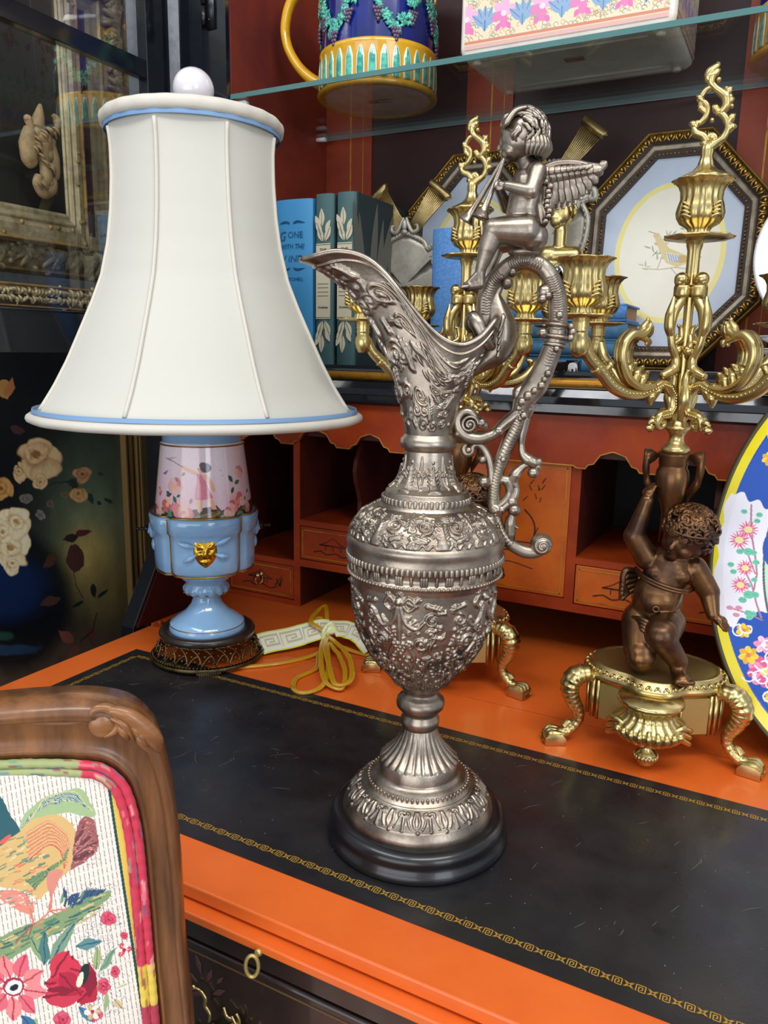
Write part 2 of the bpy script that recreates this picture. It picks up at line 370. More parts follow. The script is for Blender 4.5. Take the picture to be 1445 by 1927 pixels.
# relief on turned bodies
class Relief:
    def __init__(s, U, V): s.U, s.V = U, V; s.h = np.zeros((len(V), len(U)))
    def cap(s, a, b, r, amp, r2=None):
        (x1, y1), (x2, y2) = a, b; r2 = r if r2 is None else r2; m = max(r, r2)
        i = np.where((s.U >= min(x1, x2)-m) & (s.U <= max(x1, x2)+m))[0]; j = np.where((s.V >= min(y1, y2)-m) & (s.V <= max(y1, y2)+m))[0]
        if len(i) == 0 or len(j) == 0: return
        w = (slice(j[0], j[-1]+1), slice(i[0], i[-1]+1)); X, Y = np.meshgrid(s.U[w[1]], s.V[w[0]])
        dx, dy = x2-x1, y2-y1; t = np.clip(((X-x1)*dx+(Y-y1)*dy)/(dx*dx+dy*dy+1e-12), 0, 1)
        rr = r+(r2-r)*t; d = np.hypot(X-x1-t*dx, Y-y1-t*dy)/rr
        s.h[w] = np.maximum(s.h[w], amp*np.sqrt(np.clip(1-d*d, 0, 1)))
    def ball(s, x, y, r, amp=None): s.cap((x, y), (x+1e-6, y), r, amp if amp else r*0.8)
    def path(s, P, r, amp, r2=None):
        if len(P) > 2:
            Q = []
            for i in range(len(P)-1):
                a, b, c, d = P[max(i-1, 0)], P[i], P[i+1], P[min(i+2, len(P)-1)]
                for k in range(4): t = k/4; Q.append(tuple(0.5*((2*b[j])+(c[j]-a[j])*t+(2*a[j]-5*b[j]+4*c[j]-d[j])*t*t+(3*b[j]-a[j]-3*c[j]+d[j])*t**3) for j in (0, 1)))
            P = Q+[P[-1]]
        n = len(P)-1; r2 = r if r2 is None else r2
        for i in range(n): s.cap(P[i], P[i+1], r+(r2-r)*i/n, amp, r+(r2-r)*(i+1)/n)
    def scroll(s, x, y, r0, turns, d, a0, r, amp):
        P = []; n = int(10*turns)
        for k in range(n+1):
            t = k/n; a = a0+d*2*PI*turns*t; q = r0*(1-0.8*t); P.append((x+math.cos(a)*q, y+math.sin(a)*q))
        s.path(P, r, amp, r*0.7); s.ball(x, y, r*1.5, amp*1.3)
    def leaf(s, x, y, L, wd, a, amp, n=3):
        c, t = math.cos(a), math.sin(a)
        s.cap((x, y), (x+L*c, y+L*t), wd*0.5, amp, wd*0.12)
        for k in range(1, n+1):
            for d in (-1, 1):
                b = a+d*0.75; q = L*k/(n+1.5); s.cap((x+q*c, y+q*t), (x+q*c+wd*0.75*math.cos(b), y+q*t+wd*0.75*math.sin(b)), wd*0.22, amp*0.8, wd*0.08)
    def grapes(s, x, y, r, amp, rows=4):
        for k in range(rows):
            for i in range(rows-k): s.ball(x+(i-(rows-k-1)/2)*r*1.9, y-k*r*1.65, r, amp)
    def smooth(s, n=1):
        for _ in range(n): s.h = (s.h+np.roll(s.h, 1, 1)+np.roll(s.h, -1, 1)+np.roll(s.h, 1, 0)+np.roll(s.h, -1, 0))/5
def relief_band(mb, prof, nseg, nz, tiles, draw, Rref):
    """turned band with relief; prof interpolated by arc length; draw(relief, width, height) draws one tile"""
    P = np.array(prof); d = np.r_[0, np.cumsum(np.hypot(np.diff(P[:, 0]), np.diff(P[:, 1])))]; H = d[-1]
    q = np.linspace(0, H, nz); r = np.interp(q, d, P[:, 0]); z = np.interp(q, d, P[:, 1])
    nt = nseg//tiles; Wd = 2*PI*Rref/tiles; U = np.linspace(0, Wd, nt, endpoint=False); R = Relief(U, q); draw(R, Wd, H); R.smooth(1)
    h = np.tile(R.h, (1, tiles))*np.clip(np.minimum(np.arange(nz), nz-1-np.arange(nz))/4.0, 0, 1)[:, None]; N = nt*tiles; th = np.linspace(0, 2*PI, N, endpoint=False)
    dr = np.gradient(r, q); dz = np.gradient(z, q); nr, nz_ = dz, -dr
    RR = r[:, None]+h*nr[:, None]; ZZ = z[:, None]+h*nz_[:, None]
    V = np.stack([RR*np.cos(th), RR*np.sin(th), ZZ], -1).reshape(-1, 3); idx = np.arange(nz*N).reshape(nz, N); nx = np.roll(idx, -1, 1)
    F = np.stack([idx[:-1], nx[:-1], nx[1:], idx[1:]], -1).reshape(-1, 4)
    mb.add(V.tolist(), F.tolist())
# ================================================================ THE ROOM
FZ = -0.76
def struct(o): o['kind'] = 'structure'; return o
FLOOR = mat('shop_floor', '#6b6259', 0.5, var=(3, '#554c44', 0.4, 0.7)); WALLM = mat('textured_wall', '#b9bcc0', 0.8, bump=('n', 90, 0.6, 0.003), var=(50, '#9da1a8', 0.4, 0.7))
struct(MB().box(-1.6, 2.4, -1.8, 1.6, FZ-0.05, FZ).build('floor', FLOOR, smooth=False))
struct(MB().box(-1.30, -1.25, -1.8, 1.6, FZ, 1.95).build('wall_left', WALLM, smooth=False))
struct(MB().box(-1.25, 2.4, 1.22, 1.27, FZ, 1.95).build('wall_back', WALLM, smooth=False))
def rebase(t, loc):
    L = Vector(loc)
    for ch in [x for x in COL.objects if x.parent == t]: ch.location = Vector(ch.location)-L
    t.location = L
    return t
# ================================================================ SECRETARY
sec = thing('secretary_desk', 'tall black lacquer secretary with orange fall front, leather writing surface and open glazed door', 'desk')
bevel(MB().box(-.727, .137, .359, .7345, -.010, 0).build('fall_board', RED, sec, False), .0012)
MB().box(-.733, .141, .7355, 1.15, -.010, -.0002).build('desk_floor', RED, sec, False)
lea = MB().box(-.680, .090, .4005, .6566, -.001, .0007).build('leather_inset', LEATHER, sec, False)
# gilt key border
def key_band(p0, p1, wdt, m, parent):
    mb = MB(); d = (Vector(p1)-Vector(p0)); L = d.length; d.normalize(); nrm = Vector((-d.y, d.x, 0)); z = .0009
    def seg(a, b, w=.00034):
        (x1, y1), (x2, y2) = a, b; t = Vector((x2-x1, y2-y1)); t.normalize(); q = Vector((-t.y, t.x))*w
        P = [(x1+q.x, y1+q.y), (x2+q.x, y2+q.y), (x2-q.x, y2-q.y), (x1-q.x, y1-q.y)]
        mb.add([tuple(Vector(p0)+d*a_+nrm*b_+Vector((0, 0, z))) for a_, b_ in P], [(0, 1, 2, 3)])
    n = int(L/(wdt*2.55)); st = L/n; w = wdt/2
    for k in range(n):
        a = k*st
        S = [(0, -w), (0, w), (wdt, w), (wdt, -w), (wdt*.3, -w), (wdt*.3, w*.45), (wdt*.7, w*.45), (wdt*.7, -w*.4), (wdt*.5, -w*.4)]
        for i in range(len(S)-1): seg((a+S[i][0], S[i][1]), (a+S[i+1][0], S[i+1][1]))
        b = a+wdt*1.2; h = st-wdt*1.4
        Z = [(0, w), (h*.5, w*.3), (h, w), (h*.62, 0), (h, -w), (h*.5, -w*.3), (0, -w), (h*.38, 0), (0, w)]
        for i in range(len(Z)-1): seg((b+Z[i][0], Z[i][1]), (b+Z[i+1][0], Z[i+1][1]))
    return mb.build('gilt_key_border', m, parent, False)
key_band((-.664, .4165, 0), (.074, .4165, 0), .0052, GILT, lea)
key_band((.074, .6405, 0), (-.664, .6405, 0), .0052, GILT, lea)
key_band((-.664, .6370, 0), (-.664, .4200, 0), .0052, GILT, lea)
key_band((.074, .4200, 0), (.074, .6370, 0), .0052, GILT, lea)
# scratches and dust on the leather
mb = MB()
for k in range(85):
    x = rng.uniform(-.66, .05); y = rng.uniform(.43, .63); a = rng.uniform(0, PI) if rng.random() < .5 else rng.gauss(1.2, .25); L = rng.uniform(.002, .012) if rng.random() < .75 else rng.uniform(.012, .03)
    P = [(x, y)]; 
    for q in range(4): a += rng.uniform(-.25, .25); P.append((P[-1][0]+math.cos(a)*L/4, P[-1][1]+math.sin(a)*L/4))
    mb.sweep([(p[0], p[1], .00075) for p in P], [.00004, .00011, .00005], seg=4, flat=.3, up=(0, 0, 1), sub=1)
for k in range(150):
    x = rng.uniform(-.67, .05); y = rng.uniform(.42, .63); mb.ball((x, y, .0009), rng.uniform(.00015, .0004), 5, 3)
tag(mb.build('scuff', mat('scuff_grey', '#8b8a86', .8), lea), None, None, kind='stuff')
for x in (-.708, .118): # hinge straps of the fall board
    h = MB().box(x-.014, x+.014, .728, .742, .0002, .0022).ball((x-.008, .735, .0035), .004, 10, 6).build('hinge', RED2, sec)
# lower slider ledge and carcass
bevel(MB().box(-.727, .137, .350, .50, -.019, -.0125).build('slide_rail', RED, sec, False), .001)
MB().box(-.727, .137, .366, .52, -.0125, -.0095).build('slide_gap', RED2, sec, False)
car = MB(); car.box(-.757, .165, .3600, 1.15, -.700, -.0192)
MB().box(-.755, .163, .3535, .362, -.0345, -.0192).build('frieze_rail', BROWNBLK, sec, False)
car.build('carcass', BROWNBLK, sec, False)
for k, (z0, z1) in enumerate(((-.225, -.037), (-.440, -.235), (-.665, -.450))):
    dr = bevel(MB().box(-.735, .148, .352, .362, z0, z1).build('drawer', BROWNBLK, sec, False), .0015)
    b = MB()
    for (a0, a1, c0, c1) in ((-.727, .140, z1-.0065, z1-.0055), (-.727, .140, z0+.0055, z0+.0065), (-.727, -.726, z0+.006, z1-.006), (.139, .140, z0+.006, z1-.006)): b.box(a0, a1, .3515, .3522, c0, c1)
    b.build('gilt_stringing', mat('faded_gilt', '#6d5434', .5, .5) if k == 0 else bpy.data.materials['faded_gilt'], dr, False)
    if k == 0:
        # rocaille mount near the lock and branch painting
        mt = MB(); r = random.Random(3)
        for q in range(12):
            x, z = -.300+r.uniform(-.018, .022), -.088+r.uniform(-.022, .018); a = r.uniform(0, 6.28); pts = [(x, .349-abs(r.gauss(0, .0015)), z)]
            for w in range(5): a += r.choice((-1, 1))*.8; pts.append((pts[-1][0]+math.cos(a)*.006, .3485-.001*r.random(), pts[-1][2]+math.sin(a)*.006))
            mt.sweep(pts, [.001, .0018, .0008], seg=7, sub=4); mt.ball(pts[-1], .0018, 8, 6)
        mt.build('rocaille_mount', BRASS, dr)
        br = MB()
        for (x, z, L, a) in ((-.318, -.058, .014, 1.9), (-.313, -.062, .013, 1.2), (-.322, -.066, .012, 2.7), (-.309, -.070, .014, .6), (-.318, -.075, .012, 3.4), (-.305, -.060, .01, .9)):
            P = [(x, z), (x+L*.5*math.cos(a+.3), z+L*.5*math.sin(a+.3)), (x+L*math.cos(a), z+L*math.sin(a)), (x+L*.5*math.cos(a-.3), z+L*.5*math.sin(a-.3))]
            br.prism(P, .3512, .3521)
        br.build('painted_leaf', mat('dull_rose_paint', '#553430', .6), dr, False)
# ring pull under the ledge
rp = MB(); c = Vector((-.268, .345, -.0235)); rp.sweep([(c.x+.0035*math.sin(t), c.y+.002*math.sin(t)-.002, c.z+.0078*math.cos(t)) for t in np.linspace(0, 2*PI, 15)[:-1]], .0013, seg=8, closed=True, up=(1, 0, 0))
rp.ball((-.268, .350, -.0185), .0028); rp.build('ring_pull', mat('aged_ivory_brass', '#c3ae6c', .35, .7), sec)
for x in (-.735, .148):
    for y in (.39, 1.11): MB().lathe([(.030, -.70), (.034, -.715), (.026, -.73), (.030, -.745), (.022, -.76)], 24, (x, y)).build('bun_foot', BLACK, sec)
# slanted sides
for x0, x1, xi in ((-.758, -.735, -.7335), (.143, .166, .1415)):
    P = [(.706, -.02), (.706, .001), (.888, .297), (1.16, .297), (1.16, -.70), (.45, -.70), (.45, -.02)]
    bevel(MB().prism(P, x0, x1, 'yz').build('side_panel', BLACK, sec, False), .001)
    Q = [(.712, .0003), (.8915, .2925), (1.15, .2925), (1.15, .0003)]
    MB().prism(Q, min(xi, xi+(-.0015 if xi < 0 else .0015)), max(xi, xi+(-.0015 if xi < 0 else .0015)), 'yz').build('inner_side_lining', mat('maroon_lining', '#3c0f10', .45) if xi < 0 else bpy.data.materials['maroon_lining'], sec, False)
# pigeonholes
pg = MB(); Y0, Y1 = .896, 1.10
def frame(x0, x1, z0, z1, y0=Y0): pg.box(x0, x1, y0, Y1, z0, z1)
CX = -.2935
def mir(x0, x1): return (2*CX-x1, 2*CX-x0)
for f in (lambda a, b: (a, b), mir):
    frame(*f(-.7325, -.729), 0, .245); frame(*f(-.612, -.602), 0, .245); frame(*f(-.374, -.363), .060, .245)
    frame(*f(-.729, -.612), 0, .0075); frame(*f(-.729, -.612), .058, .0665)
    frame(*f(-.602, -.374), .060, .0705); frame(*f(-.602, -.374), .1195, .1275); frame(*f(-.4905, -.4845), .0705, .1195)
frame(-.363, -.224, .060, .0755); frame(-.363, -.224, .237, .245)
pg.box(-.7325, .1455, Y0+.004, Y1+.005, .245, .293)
bevel(pg.build('pigeonhole_case', mat('shaded_red_interior', '#521a10', .5, var=(10, '#3c120c', .35, .7)), sec, False), .0006)  # shade of the cubbies painted in: same case, darker red than its front
fe = MB()
for f in (lambda a, b: (a, b), mir):
    for (a, b, c, d) in ((-.7325, -.729, 0, .245), (-.612, -.602, 0, .245), (-.374, -.363, .060, .245), (-.729, -.612, 0, .0075), (-.729, -.612, .058, .0665), (-.602, -.374, .060, .0705), (-.602, -.374, .1195, .1275), (-.4905, -.4845, .0705, .1195)):
        q = f(a, b); fe.box(q[0], q[1], .8948, .8966, c, d)
fe.box(-.363, -.224, .8948, .8966, .060, .0755).box(-.363, -.224, .8948, .8966, .237, .245).build('case_front_edge', RED2, sec, False)  # front edges keep the case's unshaded red
for f in (lambda a, b: (a, b), mir):
    for (a, b, z) in ((-.602, -.374, .1277), (-.729, -.612, .0667)): q = f(a, b); MB().box(q[0], q[1], .897, 1.0995, z-.0003, z+.0002).build('shelf_surface', RED2, sec, False)  # shelf tops coloured in the lit red, over the shaded case
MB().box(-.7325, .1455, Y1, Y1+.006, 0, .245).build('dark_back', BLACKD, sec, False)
SD = []
for f in (1, -1):
    s = MB(); P = []
    for k in range(9):
        t = k/8; z = .1275+t*(.245-.1275); yy = .905+.012*math.sin(t*PI*2+.5)+.018*t
        P.append((yy, z))
    x = -.520 if f == 1 else 2*CX+.520
    poly = P+[(1.09, .245), (1.09, .1275)]
    s.prism(poly, x-.003, x+.003, 'yz'); s.build('scrolled_divider', bpy.data.materials['shaded_red_interior'], sec, False)
    s2 = MB().prism(poly, x-f*.09-.003-(.0 if f == 1 else 0), x-f*.09+.003, 'yz') if False else None
vm = MB(); xs = [-.7325, -.705, -.619, -.529, -.449, -.369, -.218, -.138, -.058, .032, .118, .1455]
low = []
for i in range(len(xs)-1):
    a, b = xs[i], xs[i+1]
    if abs(a+.369) < 1e-6: low += [(a, .2335), (a+.004, .236), (b-.004, .236)]; continue
    low += [(a, .2335), (a+.010, .2335), (a+.013, .238), (a+.019, .2395), (a+.026, .250), (a+.036, .2535), ((a+b)/2, .2545), (b-.036, .2535), (b-.026, .250), (b-.019, .2395), (b-.013, .238), (b-.010, .2335)]
low = [low[0]]+[p for q, p in zip(low, low[1:]) if p[0] > q[0]+1e-5]; low.append((.1455, .2335))
vm.prism(low+[(.1455, .2935), (-.7325, .2935)], .8895, .8955); vm.build('scalloped_valance', RED2, sec, False)
vg = MB().sweep([(x, .8893, z+.0004) for x, z in low], .0009, seg=6, smoothp=False); vg.build('valance_gilding', GOLDPAINT, sec)
# drawers and the door in the middle
def chinoiserie(parent, x0, x1, z0, z1, y, seed, kind):
    w = MB()
    q = .004
    for a in ((x0+q, x1-q, z1-q-.0012, z1-q), (x0+q, x1-q, z0+q, z0+q+.0012), (x0+q, x0+q+.0012, z0+q, z1-q), (x1-q-.0012, x1-q, z0+q, z1-q)): w.box(a[0], a[1], y-.0004, y, a[2], a[3])
    w.build('gilt_stringing', GOLDPAINT, parent, False)
    p = MB(); cx, cz = (x0+x1)/2, (z0+z1)/2; r = random.Random(seed)
    def st(P, rr=.0005): p.sweep([(cx+a, y-.0002, cz+b) for a, b in P], rr, seg=5, flat=.5, sub=3)
    if kind == 'drawer':
        st([(-.022, .001), (-.010, .006), (0, .012), (.010, .005), (.021, .001)]); st([(-.022, .001), (.021, .001)], .0009)
        for a in (-.012, 0, .012): st([(a, .001), (a, -.006)])
        st([(-.032, -.011), (-.02, -.008), (-.01, -.012), (.004, -.009), (.016, -.013), (.03, -.009)], .0008)
        for k in range(8): st([(.028+r.uniform(-.006, .01), -.008), (.028+r.uniform(-.006, .012), r.uniform(-.002, .009))])
    else:
        st([(-.03, -.03), (.03, -.03)], .0007); st([(-.03, -.018), (.034, -.018)], .0007)
        for a in (-.03, -.01, .012, .03): st([(a, -.03), (a, -.018)])
        st([(.0, -.018), (.001, -.008)], .0012); st([(.016, .022), (.026, .012), (.030, .0), (.028, -.016)], .0009); st([(.026, -.016), (.034, .002)], .0007)
        for k in range(4): st([(-.02-k*.004, -.03), (-.022-k*.004, -.005), (-.016-k*.003, .006)], .0007)
        for k in range(14): a, b = r.uniform(-.01, .04), r.uniform(.03, .062); st([(a, b), (a+r.uniform(-.006, .006), b+.006)])
        st([(-.03, -.048), (0, -.044), (.03, -.05)])
    p.build('chinoiserie_scene', mat('sepia_paint', '#3c1c0c', .6) if 'sepia_paint' not in bpy.data.materials else bpy.data.materials['sepia_paint'], parent)
DOORM = mat('orange_brown_lacquer', '#cf6410', .4, var=(18, '#b34c0c', .4, .7), coat=.1)
for k, (x0, x1, z0, z1) in enumerate(((-.728, -.613, .0085, .057), (-.601, -.4915, .0715, .1185), (-.4835, -.375, .0715, .1185))):
    for f in (0, 1):
        a, b = (x0, x1) if f == 0 else mir(x0, x1)
        d = bevel(MB().box(a, b, .8945, 1.05, z0, z1).build('small_drawer', DOORM if f else RED2, sec, False), .001)
        chinoiserie(d, a, b, z0, z1, .8942, k+f*5, 'drawer')
        kx, kz = (a+b)/2, (z0+z1)/2-.001
        kb = MB().lathe([(.0045, 0), (.0045, .001), (.002, .002), (.002, .005), (.0042, .0075), (.0042, .009), (.001, .0105)], 16)
        kb.V = [(kx+x, .8945-z, kz+.006+y) for x, y, z in kb.V]
        kb.sweep([(kx-.004, .8935, kz+.004), (kx-.006, .889, kz-.003), (kx, .888, kz-.0075), (kx+.006, .889, kz-.003), (kx+.004, .8935, kz+.004)], .0011, seg=7)
        if k == 0: kb.build('drawer_pull', BRASS, d)
dd = bevel(MB().box(-.3625, -.2245, .8935, .905, .0765, .236).build('cupboard_door', DOORM, sec, False), .001)
chinoiserie(dd, -.3625, -.2245, .0765, .236, .8933, 4, 'door')
# shelf board with gilded moulding
SHX0, SHX1 = -.790, .198
bd = [(.905, .2935), (.905, .338), (.8975, .3425), (.8965, .338), (.8945, .3355), (.8945, .3235), (.8925, .322), (.8885, .3135), (.8815, .3065), (.8795, .3055), (.8795, .2965), (.882, .2935)]
MB().prism(bd, SHX0, SHX1, 'yz').build('shelf_moulding', BLACK, sec, False)
MB().prism([(.9045, .3035), (1.135, .3035), (1.135, .338), (.9045, .338)], -.712, .133, 'yz').build('shelf_deck', mat('dark_shelf_paint', '#1b262c', .3, coat=.4), sec, False)
gm = MB().sweep([(SHX0, .8945, .3295), (SHX1, .8945, .3295)], .0053, seg=14, smoothp=False); gm.build('gilded_bead', mat('yellow_gilding', '#c58b2a', .35, .45, var=(90, '#8f5a1c', .55, .72)), sec)
# upper cabinet
for x0, x1, xa in ((-.790, -.7115, -.7115), (.1335, .198, .132)):
    MB().box(x0, x1, .890, 1.16, .343, 1.20).build('cabinet_side', BLACK, sec, False)
    MB().box(xa, xa+.0015, .8985, 1.138, .338, 1.20).build('side_lining', mat('brick_lining', '#8a3420', .5, var=(6, '#5c1f1c', .35, .7)) if x0 < -.5 else bpy.data.materials['brick_lining'], sec, False)
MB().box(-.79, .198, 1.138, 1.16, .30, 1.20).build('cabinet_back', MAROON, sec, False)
MB().box(-.79, .198, .89, 1.16, 1.20, 1.24).build('cornice', BLACK, sec, False)
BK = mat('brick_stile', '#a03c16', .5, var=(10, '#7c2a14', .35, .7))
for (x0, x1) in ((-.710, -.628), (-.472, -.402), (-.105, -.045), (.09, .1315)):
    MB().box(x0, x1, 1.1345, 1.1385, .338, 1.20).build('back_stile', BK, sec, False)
    MB().box((x0*.45+x1*.55)-.0012, (x0*.45+x1*.55)+.0012, 1.1338, 1.1347, .338, 1.20).box((x0*.18+x1*.82)-.0006, (x0*.18+x1*.82)+.0006, 1.1338, 1.1347, .338, 1.20).build('gold_line', GOLDPAINT, sec, False)
# hinge post detail on the black face
hp = MB().box(-.764, -.748, .8865, .8905, .343, 1.20).build('door_stop', BLACK, sec, False)
hg = MB()
for z in (.775, .800): hg.sweep([(-.744, .886, z), (-.744, .886, z+.022)], .0035, seg=10, smoothp=False)
hg.box(-.7425, -.728, .8865, .8895, .770, .828); hg.ball((-.735, .886, .78), .002, 8, 5).ball((-.735, .886, .815), .002, 8, 5); hg.build('cabinet_hinge', mat('dark_steel', '#3a3c3e', .3, .9), sec)
# glazed door, swung open to the left
gd = MB(); X0, X1 = -.806, -.790
gd.box(X0, X1, .828, .870, .352, 1.15); gd.box(X0, X1, .440, .482, .352, 1.15)
gd.box(X0, X1, .482, .828, .352, .401)
gd.box(X0+.003, X1-.001, .482, .828, .700, .722); gd.box(X0, X1, .482, .828, 1.11, 1.15)
gdo = bevel(gd.build('glazed_door', BLACK, sec, False), .001)
MB().box(-.799, -.7965, .480, .830, .399, 1.112).build('glass_pane', glass_mat('cabinet_glass', (.96, .98, .98), .42), gdo, False)
MB().sweep([(-.786, .80, .40), (-.786, .50, .40)], .0012, seg=6, smoothp=False).build('glazing_bead', BLACK, gdo)
rebase(sec, (-.2935, .75, FZ))
# ================================================================ GLASS SHELF
gs = thing('glass_shelf', 'clear glass shelf with green edge above the books, carrying the blue mug and flowered box', 'shelf', (-.29, 1.01, .684))
MB().box(-.4205, .4205, -.1125, .116, .0003, .0057).build('glass_sheet', glass_mat('shelf_glass', (.95, .98, .975), .5), gs, False)
EG = mat('green_glass_edge', '#5f8f8c', .12, trans=.35, coat=.5)
MB().box(-.4205, .4205, -.1145, -.1125, 0, .006).build('front_edge', EG, gs, False)
MB().box(-.4205, .4205, .1160, .1175, 0, .006).box(-.4215, -.4205, -.1125, .116, 0, .006).build('back_edge', mat('pale_glass_edge', '#a9bfc0', .15, trans=.4), gs, False)
for (x, y) in ((-.414, -.100), (-.414, .098), (.414, -.100), (.414, .098)):
    o = MB().box(x-.007, x+.009, y-.004, y+.006, -.005, -.0002).build('shelf_clip', mat('clear_plastic', '#e8ecee', .25) if 'clear_plastic' not in bpy.data.materials else bpy.data.materials['clear_plastic'], gs)
# ================================================================ TABLE LAMP
LA = (-.5931, .6857)
def face_rz(A): return math.atan2(-A[0], A[1])
lrz = face_rz(LA)
lamp = thing('table_lamp', 'table lamp with a cream silk bell shade on a pale blue and pink porcelain urn', 'lamp', (LA[0], LA[1], 0), lrz)
# stand
ORM = mat('dark_ormolu', '#6f5d3c', .38, .9, bump=('n', 500, .4, .001), var=(60, '#3b2f20', .42, .68))
DKW = mat('dark_turned_wood', '#2a211d', .33, coat=.3)
st = MB(); st.lathe([(.046, .0285), (.0535, .0285), (.0555, .031), (.0560, .034), (.054, .0375), (.049, .0385), (.046, .0365), (.02, .036)], 72)
st.build('wooden_ring', DKW, lamp)
st = MB(); st.lathe([(.0655, .0085), (.0668, .0065), (.0662, .0045), (.0630, .0035), (.0600, .0045), (.060, .0075), (.0632, .0095)], 96, cap=False)
for k in range(96): a = 2*PI*k/96; st.ball((.0636*math.cos(a), .0636*math.sin(a), .0094), .0011, 6, 4)
for k in range(4):
    a = -PI/2+k*PI/2
    for q in range(-5, 6):
        b = a+q*.038; h = .0045 if abs(q) < 4 else .0035
        st.cap((.0645*math.cos(b), .0645*math.sin(b), .005), .0022, (.0655*math.cos(b), .0655*math.sin(b), .0012 if abs(q) < 5 else .003), .0014, 8)
so = st.build('stand_rim', ORM, lamp)
st = MB()  # pierced gallery of leafy stems between rim and ring
for k in range(24):
    a = 2*PI*k/24; w = 2*PI/24
    def C3(t, h): 
        r = .0625-(h-.009)/.019*.0095; return (r*math.cos(a+t*w), r*math.sin(a+t*w), h)
    st.sweep([C3(-.5, .010), C3(-.2, .017), C3(.2, .021), C3(.45, .016), C3(.25, .012)], [.0011, .0009, .0007], seg=6, sub=3)
    st.sweep([C3(.5, .012), C3(.3, .020), C3(0, .025), C3(-.3, .027)], [.0009, .0007], seg=6, sub=3)
    st.ball(C3(-.25, .0205), (.0019, .0019, .0015), 7, 5); st.ball(C3(.05, .0155), .0015, 7, 5); st.ball(C3(.3, .024), .0014, 7, 5)
    st.sweep([C3(-.5, .0275), C3(0, .0285), C3(.5, .0275)], .0014, seg=6, sub=2)
st.build('pierced_gallery', ORM, lamp)
# porcelain
ub = MB(); ub.lathe([(.030, .0335), (.0432, .034), (.0444, .0375), (.0437, .0415), (.0425, .0455), (.034, .0515), (.0245, .0585), (.018, .067), (.0152, .075), (.0152, .079), (.0215, .0805)], 72, cap=True); ub.build('porcelain_foot', BLUEP, lamp)
nb = MB(); nb.lathe([(.0165, .0795), (.0248, .0805), (.0262, .0840), (.0262, .0875), (.0235, .0915), (.0232, .0935), (.0262, .0965), (.0305, .100), (.0375, .107), (.0410, .1115)], 96, mod=lambda t, j, z: 1+(.03*math.cos(t*14) if 1 <= j <= 3 else 0)); nb.build('porcelain_neck', BLUEP, lamp)
gr = MB()
for k in range(14):
    a = 2*PI*(k+.5)/14; gr.ball((.0256*math.cos(a), .0256*math.sin(a), .0818), (.0022, .0022, .0009), 8, 5)
GLZ = mat('fired_gold', '#b98a3c', .25, .9)
for r, z in ((.0434, .0345), (.0430, .0435)): gr.sweep([(r*math.cos(t), r*math.sin(t), z) for t in np.linspace(0, 2*PI, 49)[:-1]], .0006 if z > .04 else .0011, seg=6, closed=True, up=(0, 0, 1), sub=1)
gr.build('gold_rim', GLZ, lamp)
# quatrefoil drum: flat front with rounded lobes at the sides
def drum(t, s=1.0):
    # four broad lobes; near sides flattened
    c = abs(math.cos(2*t)); k = (1-.5*(1-c)**1.6)
    R = .0590
    notch = sum(math.exp(-((math.degrees(((t-a+PI) % (2*PI))-PI))/5.0)**2) for a in (PI/4, 3*PI/4, -PI/4, -3*PI/4))
    return R*(1-.085*notch)
db = MB(); zs = [(.62, .1105), (.90, .1125), (.955, .116), (.965, .130), (.972, .150), (.985, .1585), (1.03, .1605), (1.035, .1700), (1.045, .1760), (1.0, .1785), (.93, .1785)]
seg = 144
db.V = [(drum(2*PI*i/seg)*k*math.cos(2*PI*i/seg), drum(2*PI*i/seg)*k*math.sin(2*PI*i/seg), z) for k, z in zs for i in range(seg)]
db.F = [(j*seg+i, j*seg+(i+1) % seg, (j+1)*seg+(i+1) % seg, (j+1)*seg+i) for j in range(len(zs)-1) for i in range(seg)]+[tuple(range(seg))[::-1], tuple(range((len(zs)-1)*seg, len(zs)*seg))]
drm = db.build('porcelain_drum', BLUEP, lamp)
g = MB()
for k, z, r in ((.925, .1120, .0009), (1.0, .1790, .0011)):
    g.sweep([(drum(t)*k*math.cos(t)*1.005, drum(t)*k*math.sin(t)*1.005, z) for t in np.linspace(0, 2*PI, 97)[:-1]], r, seg=6, closed=True, up=(0, 0, 1), sub=1)
for a in (PI/4, 3*PI/4, -PI/4, -3*PI/4):
    for da in (-.0,): g.sweep([(drum(a+da)*k*1.012*math.cos(a+da), drum(a+da)*k*1.012*math.sin(a+da), z) for k, z in zs[1:9]], .0008, seg=6, sub=2)
g.build('gold_line', GLZ, lamp)
def onface(x, z, d=0): return (x, -.0575-d, z)
ap = MB()
for (x0, z0, x1, z1) in ((-.010, .147, -.030, .1535), (.010, .149, .028, .158), (-.010, .139, -.024, .131), (.010, .139, .026, .136)):
    ap = MB(); ap.sweep([onface(x0, z0, -.002), onface((x0+x1)/2, (z0+z1)/2, .001), onface(x1, z1, -.002)], [.0012, .0034, .0032, .0008], seg=10, flat=.7); ap.build('applied_leaf', BLUEP, drm)
for sx in (-1, 1):
    ap = MB(); ap.ball((sx*.0585, 0, .158), (.0042, .010, .011)); ap.ball((sx*.060, 0, .157), (.005, .0055, .0055))
    ap.ball((sx*.056, 0, .140), (.004, .009, .008)); ap.build('applied_rosette', BLUEP, drm)
